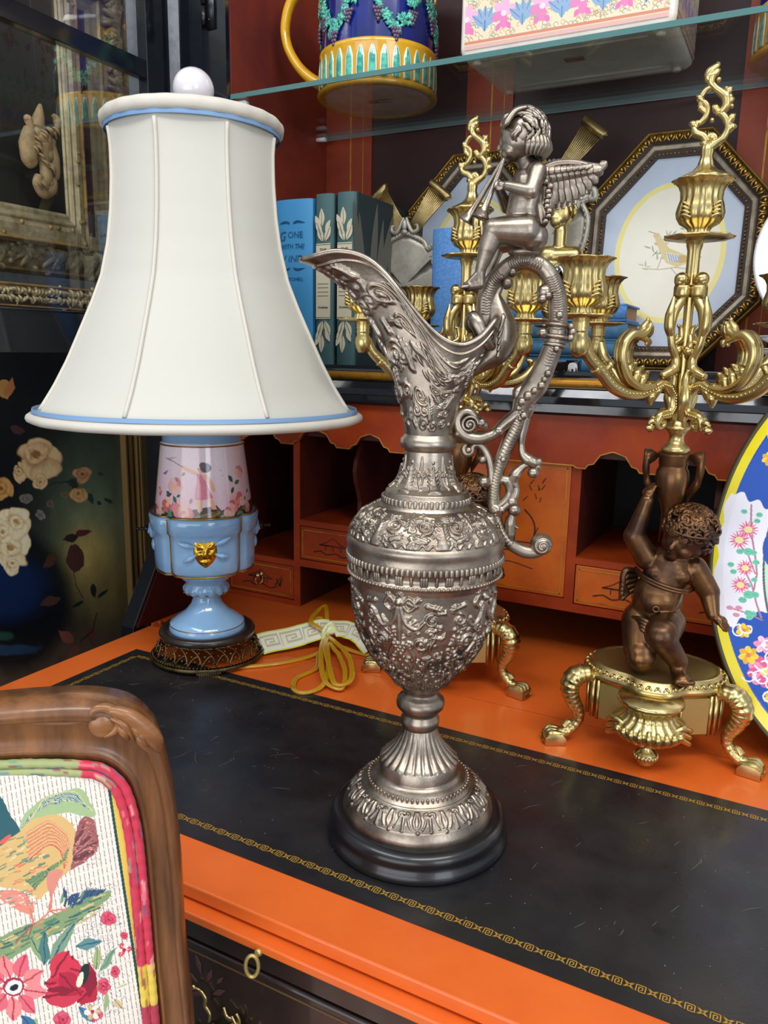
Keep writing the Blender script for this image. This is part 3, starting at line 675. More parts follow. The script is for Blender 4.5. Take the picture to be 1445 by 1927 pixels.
# gilt mask
mk_ = MB(); R = []
N = 22
for j in range(N+1):
    for i in range(N+1):
        u = -1+2*i/N; v = -1+2*j/N
        wd = .0115*(1 if v > .1 else math.sqrt(max(0, 1-((v-.1)/1.12)**2))); top = .0115+.0065*abs(u)**3
        x = u*wd*1.12; z = .1415+(v*top if v > 0 else v*.0165)
        d = .0065*(1-u*u*.75)*(1-.4*v*v)
        d += .0032*math.exp(-((u/.18)**2+((v+.05)/.3)**2))          # nose
        for sx in (-1, 1):
            d -= .0022*math.exp(-(((u-sx*.42)/.2)**2+((v-.22)/.12)**2))  # eyes
            d += .0018*math.exp(-(((u-sx*.45)/.25)**2+((v-.48-.25*sx*u)/.12)**2)); d += .0012*math.exp(-(((u-sx*.5)/.22)**2+((v+.1)/.2)**2))
        d -= .0024*math.exp(-((u/.45)**2+((v+.42)/.07)**2)); d += .0014*math.exp(-((u/.4)**2+((v+.62)/.12)**2))
        R.append(onface(x, z, d-.0035))
mk_.V = R; mk_.F = [(j*(N+1)+i, j*(N+1)+i+1, (j+1)*(N+1)+i+1, (j+1)*(N+1)+i) for j in range(N) for i in range(N)]
nb_ = len(R); edge = [i for i in range(N+1)]+[j*(N+1)+N for j in range(1, N+1)]+[N*(N+1)+i for i in range(N-1, -1, -1)]+[j*(N+1) for j in range(N-1, 0, -1)]
for e in edge: mk_.V.append((R[e][0]*.9, -.0560, .1415+(R[e][2]-.1415)*.95))
for q in range(len(edge)): mk_.F.append((edge[q], nb_+q, nb_+(q+1) % len(edge), edge[(q+1) % len(edge)]))
mk_.build('gilt_mask', mat('bright_gilding', '#d9a83a', .22, 1.0), drm)
# painted pink cylinder
VR = lambda z: np.interp(z, [.170, .1775, .2555, .2585], [.0556, .0553, .0462, .0455])
cv = Canvas(-1.6, 1.6, .2585, .1755, 620, 150, '#f2d9e0')
# canvas coordinates: angle round the vase (0 = front), height
def LP(x, y, ox=200, oy=700, s=3.57):
    a0, z0 = axp(LA, ox+x/s, oy+y/s); a, z = a0, z0
    for _ in range(4):
        r_ = float(VR(z)); q = max(-.995, min(.995, a/r_)); k = 1-r_*math.sqrt(1-q*q)/.9066; a, z = a0*k, .36+(z0-.36)*k
    return (math.asin(max(-.995, min(.995, a/float(VR(z))))), z)
def L_(pts): return [LP(*p) for p in pts]
cv.a[:] = 0
t_ = np.clip((cv.Y-.178)/(.075), 0, 1)[..., None]; cv.a = np.array(lin('#e9bfc9'))*(1-t_)+np.array(lin('#f1dfe6'))*t_
cv.a = cv.a*(1+.05*np.sin(cv.X*5)[..., None]*np.array([0, 1, 1]))
cv.poly([(-1.6, .17), (-1.6, .190), (-1.0, .188), (-.6, .1865), (-.2, .189), (0, .191), (.25, .193), (.35, .187), (.8, .191), (1.6, .193), (1.6, .17)], '#4a3428')
cv.poly(L_([(570, 1000), (600, 970), (680, 950), (760, 930), (770, 945), (700, 1000), (640, 1015)]), '#8d7647'); cv.line(L_([(570, 995), (660, 975), (760, 935)]), .0012, '#5b4a2c'); cv.line(L_([(600, 1010), (700, 985)]), .001, '#b59c66')
rr = random.Random(11)
for k in range(160):
    x = rr.uniform(-1.5, 1.5); y0 = rr.uniform(.188, .206)
    if -.15 < x < .35 and y0 > .192: continue
    h = rr.uniform(.004, .026); cv.line([(x, y0), (x+rr.uniform(-.06, .06), y0+h)], .0007, rr.choice(['#c79aa0', '#b8a08c', '#caa4b4', '#a9a37a']), .6)
for (x, y, r_) in ((460, 770, 28), (410, 890, 26), (500, 920, 30), (540, 960, 22), (890, 670, 20), (870, 860, 26), (905, 850, 24), (855, 900, 20), (945, 900, 20), (830, 945, 20), (350, 930, 24), (360, 800, 14)):
    a, z = LP(x, y); s = r_/3.57*.00059*1.7
    for q in range(6): b = q*PI/3; cv.ell(a+math.cos(b)*s*12, z+math.sin(b)*s*.62, s*13, s*.7, rr.choice(['#e58f92', '#efb3b4', '#d96a74', '#f0c0bc']))
    cv.ell(a, z, s*7, s*.35, '#e9c27a')
for (x, y, L, an, c_) in ((430, 830, 30, 2.6, 1), (440, 820, 34, 3.4, 1), (450, 830, 34, 5.2, 1), (470, 840, 22, .4, 1), (430, 970, 34, 2.0, 0), (440, 960, 40, 3.7, 0), (470, 985, 34, 5.6, 0), (530, 1000, 30, 4.3, 2), (540, 990, 30, 5.5, 2), (390, 950, 26, 2.8, 2), (850, 740, 36, 2.2, 1), (860, 750, 34, .3, 1), (855, 770, 30, 4.2, 1), (940, 810, 24, .6, 1), (930, 830, 20, 4.5, 1), (900, 930, 34, 3.9, 0), (900, 930, 34, 5.3, 0), (910, 920, 30, .3, 0), (800, 960, 26, 3.6, 2), (815, 965, 26, 5.2, 2), (560, 890, 26, 1.2, 3), (505, 700, 24, .7, 3), (480, 740, 24, 2.2, 3)):
    a, z = LP(x, y); s = L/3.57*.00059*1.7; c2 = ['#3f8f6a', '#2f5f57', '#9fb878', '#b07a78'][c_]; P = []
    for k in range(13):
        u = k/12; P.append((u*s, math.sin(PI*u)*s*.26))
    P += [(p[0], -p[1]) for p in P[::-1]]; cv.poly([(a+(p*math.cos(an)-q*math.sin(an))*18, z+p*math.sin(an)+q*math.cos(an)) for p, q in P], c2)
# child with butterfly net
sk, dr_ = '#e9b596', '#d9798f'
cv.poly(L_([(500, 632), (520, 628), (560, 650), (610, 670), (600, 695), (560, 680), (505, 650)]), sk)
cv.poly(L_([(650, 860), (600, 850), (610, 930), (625, 950), (645, 930)]), sk); cv.poly(L_([(670, 850), (715, 850), (745, 925), (715, 925), (690, 890)]), sk)
cv.poly(L_([(605, 680), (640, 690), (665, 720), (690, 790), (720, 845), (650, 862), (595, 855), (600, 790), (610, 730)]), dr_)
cv.poly(L_([(610, 700), (635, 760), (640, 850), (600, 850)]), '#e796a6'); cv.line(L_([(660, 740), (670, 850)]), .0014, '#c45a76')
cv.poly(L_([(640, 690), (680, 690), (715, 740), (735, 800), (720, 812), (690, 760), (655, 720)]), sk)
a, z = LP(640, 655); cv.ell(a, z, .085, .0048, sk); a, z = LP(668, 645); cv.ell(a, z, .12, .0052, '#4a4048'); cv.ell(a-.06, z+.003, .08, .0032, '#5a4c50'); a, z = LP(618, 655); cv.ell(a, z, .025, .0012, '#d98a80')
cv.line(L_([(400, 578), (450, 600), (515, 640)]), .0008, '#7a5a50'); cv.poly(L_([(430, 590), (480, 570), (400, 578)]), '#b9a4a6', .8)
cv.poly(L_([(380, 680), (420, 655), (400, 690)]), '#8c6a9c'); cv.line(L_([(755, 655), (765, 665), (775, 655)]), .0006, '#b090a8'); cv.line(L_([(775, 690), (782, 698), (792, 690)]), .0006, '#b090a8')
cv.mottle(.05, 3, 60)
def vf(X, Y): r = VR(Y); return r*np.sin(X), -r*np.cos(X), Y
PAINTM = mat('painted_porcelain', '#ffffff', .14, attr='paint', coat=.7)
painted('painted_panel', cv, vf, PAINTM, lamp)
b = MB(); 
b.V = []; 
nn = 60
zz = [.1755, .2585]
for z in zz:
    for i in range(nn+1):
        t = 1.6+(2*PI-3.2)*i/nn; r = float(VR(z)); b.V.append((r*math.sin(t), -r*math.cos(t), z))
b.F = [(i, i+1, nn+2+i, nn+1+i) for i in range(nn)]; b.build('pink_ground', mat('pink_glaze', '#ecccd4', .14, coat=.7), lamp)
tb = MB().lathe([(.0462, .2555), (.0440, .2595), (.0438, .275), (.0430, .292), (.030, .297), (.012, .30)], 72); tb.build('porcelain_collar', BLUEP, lamp)
g = MB().sweep([(.0465*math.cos(t), .0465*math.sin(t), .2560) for t in np.linspace(0, 2*PI, 65)[:-1]], .0009, seg=6, closed=True, up=(0, 0, 1), sub=1); g.build('gold_rim', GLZ, lamp)
MB().lathe([(.006, .295), (.006, .605)], 16).lathe([(.016, .33), (.018, .345), (.018, .36), (.012, .372)], 20).build('lamp_stem', BRASS, lamp)
for sx in (-1, 1): MB().lathe([(.0045, -.002), (.0045, .002), (.002, .003), (.0015, .009), (.0025, .010), (.0015, .012)], 12).build('side_finial', mat('dark_glass_bead', '#241f1c', .1, .6) if sx == -1 else bpy.data.materials['dark_glass_bead'], lamp).matrix_local = Matrix.Translation((sx*.0640, 0, .158)) @ Euler((0, sx*PI/2, 0)).to_matrix().to_4x4()
# bell shade: gored silk between eight ribs
SP = [(.1735, .2905), (.1650, .3020), (.1530, .3205), (.1390, .3460), (.1255, .3749), (.1120, .4040), (.1010, .4310), (.0930, .4640), (.0885, .4960), (.0862, .5290), (.0858, .5560), (.0872, .5720), (.0889, .5820)]
def gore(t, j, z):
    u = ((t-SH0) % (2*PI/8))/(2*PI/8); pull = .045 if .31 < z < .58 else .03
    return 1-pull*math.sin(PI*u)**.8*.8
SH0 = -PI/2-math.radians(24)
sP = []
Pz = np.array(SP); zi = np.linspace(0, 1, 40); dd_ = np.r_[0, np.cumsum(np.hypot(*np.diff(Pz, axis=0).T))]; dd_ /= dd_[-1]
sP = [(float(np.interp(u, dd_, Pz[:, 0])), float(np.interp(u, dd_, Pz[:, 1]))) for u in zi]
sh = MB(); sh.lathe(sP, 192, mod=gore, cap=False); shade = sh.build('lamp_shade', SHADEM, lamp)
so = shade.modifiers.new('thickness', 'SOLIDIFY'); so.thickness = .0015; so.offset = -1
pp = MB()
for k in range(8):
    a = SH0+k*PI/4
    pp.sweep([((r+.0006)*math.cos(a), (r+.0006)*math.sin(a), z) for r, z in sP[1:-1]], .0021, seg=7, sub=1, flat=1.0, up=(-math.sin(a), math.cos(a), 0))
pp.build('seam_piping', SHADEP, shade)
rm = MB(); rm.sweep([((.1748+.0006*math.sin(t*19))*math.cos(t), (.1748+.0006*math.sin(t*19))*math.sin(t), .2868) for t in np.linspace(0, 2*PI, 97)[:-1]], .0062, seg=10, closed=True, up=(0, 0, 1), sub=1, flat=.82)
rm.build('rolled_hem', SHADEP, shade); rm = MB()
rm.sweep([((.0890+.0005*math.sin(t*23))*math.cos(t), (.0890+.0005*math.sin(t*23))*math.sin(t), .5868) for t in np.linspace(0, 2*PI, 97)[:-1]], .0052, seg=10, closed=True, up=(0, 0, 1), sub=1, flat=1.3)
rm.build('rolled_hem', SHADEP, shade)
rb = MB(); rb.lathe([(.1752, .2925), (.1742, .2965), (.1735, .2965), (.1735, .2925)], 128, cap=False); rb.build('ribbon_trim', RIBB, shade); rb = MB(); rb.lathe([(.0898, .5765), (.0906, .5808), (.0892, .5808), (.0885, .5765)], 128, cap=False)
rb.build('ribbon_trim', RIBB, shade)
sp = MB()
for k in range(3): a = k*2*PI/3+.3; sp.sweep([(.004*math.cos(a), .004*math.sin(a), .584), (.088*math.cos(a), .088*math.sin(a), .586)], .0012, seg=6, smoothp=False)
sp.build('spider', BRASS, shade)
MB().ball((0.001, 0, .6235), (.0212, .0212, .0208), 40, 28).lathe([(.008, .598), (.010, .603), (.009, .606)], 20).build('ball_finial', mat('milk_glass', '#e2dce0', .1, coat=.8, sss=.2), lamp)
# cord (starts under the stand at the right and lies looped on the desk)
CORD = mat('gold_lamp_cord', '#d9a516', .16, coat=.6, trans=.25)
cm = MB()
def W2L(p):
    d = Vector((p[0]-LA[0], p[1]-LA[1], 0)); c_, s_ = math.cos(-lrz), math.sin(-lrz); return (d.x*c_-d.y*s_, d.x*s_+d.y*c_, p[2])
def cord(P, r=.0017):
    for o_ in (-1, 1):
        Q = [];
        for i, p in enumerate(P):
            a = P[max(i-1, 0)]; b_ = P[min(i+1, len(P)-1)]; d = Vector((b_[0]-a[0], b_[1]-a[1])); d.normalize()
            Q.append(W2L((p[0]-d.y*r*.8*o_, p[1]+d.x*r*.8*o_, p[2])))
        cm.sweep(Q, r, seg=8, sub=8)
Z = .0020
cord([(-.545, .665, Z), (-.529, .678, Z), (-.503, .705, Z), (-.485, .737, Z), (-.477, .757, .006), (-.481, .778, .012)])
cord([(-.481, .778, .012), (-.474, .745, .004), (-.458, .714, Z), (-.462, .680, Z), (-.449, .655, Z), (-.433, .652, Z), (-.424, .672, .004), (-.438, .708, .008), (-.478, .768, .013)])
cord([(-.486, .780, .013), (-.462, .760, .009), (-.449, .749, .008), (-.418, .711, .007), (-.403, .677, .004), (-.424, .680, .006), (-.452, .715, .010), (-.479, .760, .013), (-.484, .778, .014)])
cord([(-.484, .780, .015), (-.448, .757, .013), (-.420, .728, .011), (-.400, .692, .008), (-.410, .677, .008), (-.440, .712, .012), (-.470, .752, .014), (-.482, .776, .015)])
cord([(-.484, .780, .012), (-.465, .779, .006), (-.441, .780, Z), (-.415, .781, Z), (-.372, .790, Z)])
cord([(-.484, .780, .012), (-.490, .778, .022), (-.510, .782, .029), (-.526, .825, .028), (-.528, .845, .028), (-.505, .812, .026), (-.488, .782, .016)])
cord([(-.484, .782, .010), (-.500, .790, .016), (-.520, .800, .022), (-.515, .815, .022), (-.495, .795, .016)])
cm.build('power_cord', CORD, lamp)
# ribbon with Greek key round the cord
rib = thing('ribbon_bow', 'cream and lime ribbon with Greek key pattern tied round the yellow lamp cord', 'ribbon', (-.484, .786, 0))
def ribbon(P, wd, seed, name, tw=0):
    nu, nv = 220, 40; cvr = Canvas(0, 1, 0, 1, nu, nv, '#f1ecd8'); L = sum((Vector(P[i+1])-Vector(P[i])).length for i in range(len(P)-1)); n = max(2, round(L/(wd*.75)))
    for k in range(n):
        a = k/n; s = 1/n
        S = [(.05, .22), (.05, .78), (.92, .78), (.92, .32), (.28, .32), (.28, .62), (.70, .62), (.70, .46), (.48, .46)]
        cvr.line([(a+p*s, q) for p, q in S], .0, '#b9bd9a')
        for i in range(len(S)-1):
            (x1, y1), (x2, y2) = S[i], S[i+1]; w_ = .045
            cvr.poly([(a+min(x1, x2)*s-w_*s*.6, min(y1, y2)-w_), (a+max(x1, x2)*s+w_*s*.6, min(y1, y2)-w_), (a+max(x1, x2)*s+w_*s*.6, max(y1, y2)+w_), (a+min(x1, x2)*s-w_*s*.6, max(y1, y2)+w_)], '#c2c49c')
    cvr.poly([(0, 0), (1, 0), (1, .07), (0, .07)], '#cfe03a'); cvr.poly([(0, .93), (1, .93), (1, 1), (0, 1)], '#cfe03a')
    Pn = np.array(P)-np.array([-.484, .786, 0]); tt = np.linspace(0, 1, len(P))
    def fn(X, Y):
        c_ = [np.interp(X, tt, Pn[:, k]) for k in range(3)]; e = 1e-2
        dx = np.interp(np.clip(X+e, 0, 1), tt, Pn[:, 0])-np.interp(np.clip(X-e, 0, 1), tt, Pn[:, 0]); dy = np.interp(np.clip(X+e, 0, 1), tt, Pn[:, 1])-np.interp(np.clip(X-e, 0, 1), tt, Pn[:, 1]); l = np.hypot(dx, dy)+1e-9
        w_ = wd*(Y-.5); return c_[0]-dy/l*w_, c_[1]+dx/l*w_, c_[2]+.0012*np.sin(X*9+seed)+(Y-.5)*tw*wd
    o = painted(name, cvr, fn, mat('printed_ribbon', '#ffffff', .5, attr='paint') if 'printed_ribbon' not in bpy.data.materials else bpy.data.materials['printed_ribbon'], rib)
    s_ = o.modifiers.new('t', 'SOLIDIFY'); s_.thickness = .0004; return o
def dens(P, n=40):
    Q = np.array(P); t = np.linspace(0, 1, len(P)); q = np.linspace(0, 1, n); return [tuple(float(np.interp(u, t, Q[:, k])) for k in range(3)) for u in q]
ribbon(dens([(-.545, .724, .010), (-.530, .745, .013), (-.512, .768, .017), (-.496, .782, .020), (-.486, .788, .021)]), .029, 1, 'ribbon_tail', .55)
ribbon(dens([(-.482, .790, .021), (-.472, .800, .022), (-.455, .803, .018), (-.440, .798, .014), (-.424, .790, .010)]), .030, 2, 'ribbon_tail', .35)
kn = MB().ball((0, 0, .021), (.0095, .0065, .006), 16, 10, (0, 0, .5)).sweep([(-.004, -.008, .012), (-.003, -.009, .022), (.001, .001, .0285), (.003, .008, .020)], [.003, .0045, .0045, .003], seg=10, flat=.5, up=(1, 0, 0))
kn.sweep([(-.002, -.004, .018), (-.001, -.012, .014), (.002, -.020, .010)], [.004, .005, .003], seg=8, flat=.3, up=(1, 0, 0)); kn.build('knot', mat('cream_ribbon', '#eef0cc', .5, var=(240, '#d6de8a', .45, .6)), rib)
# ================================================================ PEWTER EWER
EA = (-.2251, .4941); erz = face_rz(EA)
ew = thing('ewer', 'large antiqued pewter ewer with cherub on the scrolled handle, standing on a black plinth', 'ewer', (EA[0], EA[1], 0), erz)
MB().lathe([(.060, .0012), (.0685, .0012), (.0690, .004), (.0678, .0075), (.0662, .0095), (.0660, .013), (.0668, .0150), (.0655, .0185), (.0625, .0208), (.0585, .0215), (.02, .0215)], 128).build('plinth', PLINTH, ew)
def circ(mb, r, z, n, br, kind='ball', h=0):
    for k in range(n):
        a = 2*PI*k/n; c, s = math.cos(a), math.sin(a)
        if kind == 'ball': mb.ball((r*c, r*s, z), br, 8, 6)
        else: mb.cap((r*c, r*s, z-h), br, (r*c, r*s, z+h), br, 8)
ft = MB(); ft.lathe([(.0560, .0205), (.0570, .0225), (.0562, .0265), (.0540, .0300)], 128, cap=False)
def d_foot(R, W_, H_):
    R.scroll(W_*.38, H_*.68, .0022, 1.3, 1, 1.2, .0006, .0011); R.scroll(W_*.62, H_*.68, .0022, 1.3, -1, 1.9, .0006, .0011)
    R.cap((W_*.5, H_*.62), (W_*.5, H_*.18), .0013, .0012, .0009); R.ball(W_*.5, H_*.14, .0014)
    R.path([(W_*.36, H_*.6), (W_*.28, H_*.35), (W_*.2, H_*.2)], .0008, .0009); R.path([(W_*.64, H_*.6), (W_*.72, H_*.35), (W_*.8, H_*.2)], .0008, .0009)
    R.path([(W_*.05, H_*.8), (W_*.12, H_*.45), (W_*.05, H_*.25)], .001, .0009); R.ball(W_*.02, H_*.1, .0017); R.path([(W_*.95, H_*.8), (W_*.88, H_*.45), (W_*.95, H_*.25)], .001, .0009)
    R.path([(0, H_*.97), (W_, H_*.97)], .0004, .0005); R.path([(0, H_*.02), (W_, H_*.02)], .0004, .0005)
relief_band(ft, [(.0540, .0300), (.0505, .0350), (.0460, .0395), (.0405, .0430)], 720, 60, 16, d_foot, .047)
ft.lathe([(.0405, .0430), (.0392, .0440), (.0372, .0462), (.0358, .0485)], 128, cap=False)
circ(ft, .0376, .0460, 64, .0011, 'cap', .0012)
ft.lathe([(.0358, .0485), (.0335, .0500), (.0305, .0515), (.0302, .0530), (.0300, .0600), (.0292, .0615)], 128, cap=False)
def flu(t, j, z): 
    a = .10*max(0, 1-abs(j-3)/5.0); return 1+a*(abs(math.cos(t*12))**.7-.6)
ft.lathe([(.0294, .0612), (.0288, .0625), (.0265, .0642), (.0235, .0670), (.0200, .0708), (.0170, .0752), (.0148, .0795), (.0132, .0840), (.0126, .0862)], 192, mod=flu, cap=False)
ft.lathe([(.0122, .0855), (.0140, .0880), (.0146, .0910), (.0145, .0935), (.0128, .0965), (.0128, .0980), (.0150, .1000), (.0176, .1030), (.0181, .1060), (.0174, .1090), (.0150, .1115), (.0128, .1128), (.0125, .1145), (.0135, .1165)], 96, cap=False)
ft.build('foot', PEWTER, ew)
bd_ = MB()
def d_body(R, W_, H_):
    r = random.Random(5)
    R.ball(W_*.5, H_*.92, .0032, .0028); R.ball(W_*.5, H_*.92, .0020, .0040)
    for d in (-1, 1):
        R.path([(W_*.5+d*.002, H_*.9), (W_*.5+d*.006, H_*.95), (W_*.5+d*.010, H_*.90), (W_*.5+d*.006, H_*.86), (W_*.5+d*.003, H_*.89)], .0012, .0018)
        R.path([(W_*.5+d*.001, H_*.88), (W_*.5+d*.004, H_*.78), (W_*.5+d*.011, H_*.74), (W_*.5+d*.016, H_*.79)], .0018, .0020, .0010)
        R.leaf(W_*.5+d*.018, H_*.90, .010, .004, -.3 if d > 0 else PI+.3, .0018)
        R.scroll(W_*.5+d*.021, H_*.80, .0045, 1.4, d, PI/2, .0012, .0018)
        R.scroll(W_*.5+d*.014, H_*.63, .0050, 1.5, -d, 0, .0013, .0019)
        R.path([(W_*.5+d*.004, H_*.62), (W_*.5+d*.010, H_*.50), (W_*.5+d*.006, H_*.40), (W_*.5+d*.012, H_*.32)], .0014, .0018)
        R.leaf(W_*.5+d*.020, H_*.48, .012, .005, -PI/2-d*.4, .0019, 4)
        R.path([(W_*.5+d*.024, H_*.68), (W_*.5+d*.020, H_*.58), (W_*.5+d*.026, H_*.5)], .0012, .0016)
    R.cap((W_*.5, H_*.87), (W_*.5, H_*.66), .0014, .0018, .0022); R.grapes(W_*.5, H_*.62, .0017, .0019, 4)
    R.grapes(W_*.5-.013, H_*.36, .0016, .0018, 4); R.grapes(W_*.5+.013, H_*.36, .0016, .0018, 4)
    for k in range(90): R.ball(r.uniform(.1, .9)*W_, H_*(.40+r.gauss(0, .05) if k % 2 else .70+r.gauss(0, .05)), r.uniform(.0009, .0017))
    for k in range(60): R.leaf(r.uniform(0, 1)*W_, H_*r.uniform(.06, .95), r.uniform(.004, .007), .0035, r.uniform(0, 6.28), r.uniform(.0011, .0017))
    for k in range(34): R.scroll(r.uniform(0, 1)*W_, H_*r.uniform(.1, .92), r.uniform(.002, .0035), 1.2, r.choice((-1, 1)), r.uniform(0, 6), .0008, .0013)
    for k in range(9): R.leaf(W_*(k+.5)/9, H_*.10, H_*.10, .004, PI/2, .0013)
relief_band(bd_, [(.0135, .1165), (.0162, .1195), (.0240, .1295), (.0320, .1385), (.0375, .1460), (.0443, .1580), (.0482, .1690), (.0500, .1790), (.0510, .1930), (.0516, .2025), (.0528, .2065)], 900, 330, 5, d_body, .048)
bd_.lathe([(.0528, .2062), (.0545, .2070), (.0552, .2085), (.0545, .2100), (.0530, .2106), (.0530, .2165), (.0546, .2172)], 160, cap=False)
circ(bd_, .0546, .2086, 118, .0013)
for k in range(40):
    a = 2*PI*k/40; w_ = .026 if k % 2 else .045
    for q in (-1, 0, 1) if k % 2 == 0 else (0,):
        b_ = a+q*.03; bd_.cap((.0535*math.cos(b_), .0535*math.sin(b_), .2114), .0012, (.0538*math.cos(b_), .0538*math.sin(b_), .2160), .0012, 6)
circ(bd_, .0552, .2196, 96, .0016, 'cap', .0012)
bd_.lathe([(.0546, .2172), (.0552, .2182), (.0556, .2215), (.0556, .2235), (.0553, .2255), (.0556, .2280), (.0562, .2300), (.0560, .2325), (.0542, .2345)], 160, cap=False)
def d_sh(R, W_, H_):
    r = random.Random(9)
    for k, d in ((.25, 1), (.75, -1)):
        R.scroll(W_*k, H_*.52, .0052, 1.9, d, -PI/2, .0011, .0019); R.leaf(W_*k, H_*.2, .008, .004, PI/2+d*1.1, .0015); R.leaf(W_*k, H_*.82, .007, .004, -d*.3+ (0 if d > 0 else PI), .0015)
    R.leaf(W_*.5, H_*.1, H_*.5, .008, PI/2, .0016, 5); R.leaf(0, H_*.9, H_*.5, .006, -PI/2, .0016, 4); R.leaf(W_, H_*.9, H_*.5, .006, -PI/2, .0016, 4)
    for k in range(16): R.scroll(r.uniform(0, 1)*W_, H_*r.uniform(.15, .88), r.uniform(.0015, .0028), 1.2, r.choice((-1, 1)), r.uniform(0, 6), .0007, .0011)
    for k in range(40): R.ball(r.uniform(0, 1)*W_, H_*r.uniform(.15, .88), r.uniform(.0009, .0016))
    for k in range(12): R.leaf(r.uniform(0, 1)*W_, H_*r.uniform(.1, .9), .005, .003, r.uniform(0, 6.28), .0012)
    for k in range(7): R.path([(W_*(k+.1)/7, H_*.03), (W_*(k+.5)/7, H_*.12), (W_*(k+.9)/7, H_*.03)], .0007, .0009)
relief_band(bd_, [(.0542, .2345), (.0528, .2385), (.0500, .2435), (.0462, .2480), (.0420, .2515), (.0375, .2540), (.0335, .2552)], 896, 130, 7, d_sh, .047)
bd_.lathe([(.0335, .2552), (.0330, .2560), (.0318, .2575), (.0314, .2590), (.0314, .2608), (.0300, .2625), (.0293, .2650), (.0288, .2658)], 128, cap=False)
circ(bd_, .0306, .2598, 52, .0016, 'cap', .0013)
def d_nk(R, W_, H_):
    R.leaf(W_*.5, H_*.05, H_*.62, .007, PI/2, .0016, 5); R.ball(W_*.5, H_*.78, .0012); R.scroll(W_*.12, H_*.5, .0026, 1.2, 1, 0, .0007, .0011); R.scroll(W_*.88, H_*.5, .0026, 1.2, -1, PI, .0007, .0011)
    R.path([(0, H_*.2), (W_*.08, H_*.42), (0, H_*.9)], .0006, .0008); R.path([(W_, H_*.2), (W_*.92, H_*.42), (W_, H_*.9)], .0006, .0008); R.ball(W_*.02, H_*.15, .0011)
relief_band(bd_, [(.0272, .2668), (.0240, .2690), (.0215, .2715), (.0192, .2760), (.0178, .2815), (.0168, .2870), (.0163, .2935)], 560, 110, 7, d_nk, .019)
bd_.lathe([(.0288, .2658), (.0272, .2668)], 128, cap=False)
bd_.lathe([(.0160, .2932), (.0166, .2945), (.0190, .2960), (.0194, .2990), (.0190, .3020), (.0172, .3036), (.0168, .3048), (.0160, .3055)], 96, cap=False)
bd_.build('body', PEWTER, ew)
# spout: ring on the neck lofted to a helmet-shaped lip
sv = MB(); NT, NV = 420, 260
th = np.linspace(0, 2*PI, NT, endpoint=False)
ux = (1-np.cos(th))/2      # 0 = back (handle side), 1 = spout tip
rx = np.interp(ux, [0, .12, .3, .5, .7, .85, 1], [.0450, .0400, .0235, .0000, -.0350, -.0640, -.0895])
hw = np.interp(ux, [0, .02, .08, .2, .38, .6, .8, .93, .985, 1], [0, .0070, .0150, .0220, .0265, .0250, .0190, .0125, .0060, 0])
ry = np.where(np.sin(th) >= 0, 1, -1)*hw
rz = np.interp(rx, [-.0895, -.0645, -.0430, -.0286, -.0101, .0047, .0193, .0334, .0450], [.4215, .4245, .4190, .4070, .3830, .3680, .3620, .3690, .3850])
def sm_(a, w=11):
    k = np.hanning(w*2+1); k /= k.sum(); return np.convolve(np.r_[a[-w:], a, a[:w]], k, 'valid')
tipk = np.exp(-((th-PI)/.12)**2)
rx2, rz2, ry2 = sm_(rx, 16), sm_(rz-.0040*np.clip((ux-.75)/.2, 0, 1), 16), sm_(ry, 9); rx = rx2*(1-tipk)+rx*tipk; rz = rz2; ry = ry2
bx, by, bz = .0165*np.cos(th), .0165*np.sin(th), .3050*np.ones(NT)
# th=0 is +x (back); ux must be 0 there
v = np.linspace(0, 1, NV)[:, None]
P0 = np.stack([bx, by, bz], -1); P3 = np.stack([rx, ry, rz], -1)
P1 = P0+np.stack([bx*.28, by*.28, .034*np.ones(NT)], -1)
out = np.stack([np.interp(ux, [0, .3, .6, 1], [.006, .0, -.020, -.048]), ry*.22, np.interp(ux, [0, .2, .5, .8, 1], [.026, .018, .026, .016, .010])], -1)
P2 = P3-out
def bez(v): return ((1-v)**3)[..., None]*P0+(3*v*(1-v)**2)[..., None]*P1+(3*v*v*(1-v))[..., None]*P2+(v**3)[..., None]*P3
S = bez(v)
du = np.roll(S, -1, 1)-np.roll(S, 1, 1); dv = np.gradient(S, axis=0); nn_ = np.cross(du, dv); nn_ /= (np.linalg.norm(nn_, axis=-1, keepdims=True)+1e-12)
Wt = .20; R = Relief(np.linspace(0, Wt, NT, endpoint=False), np.linspace(0, .12, NV)); r = random.Random(21)
def refl(x): return x
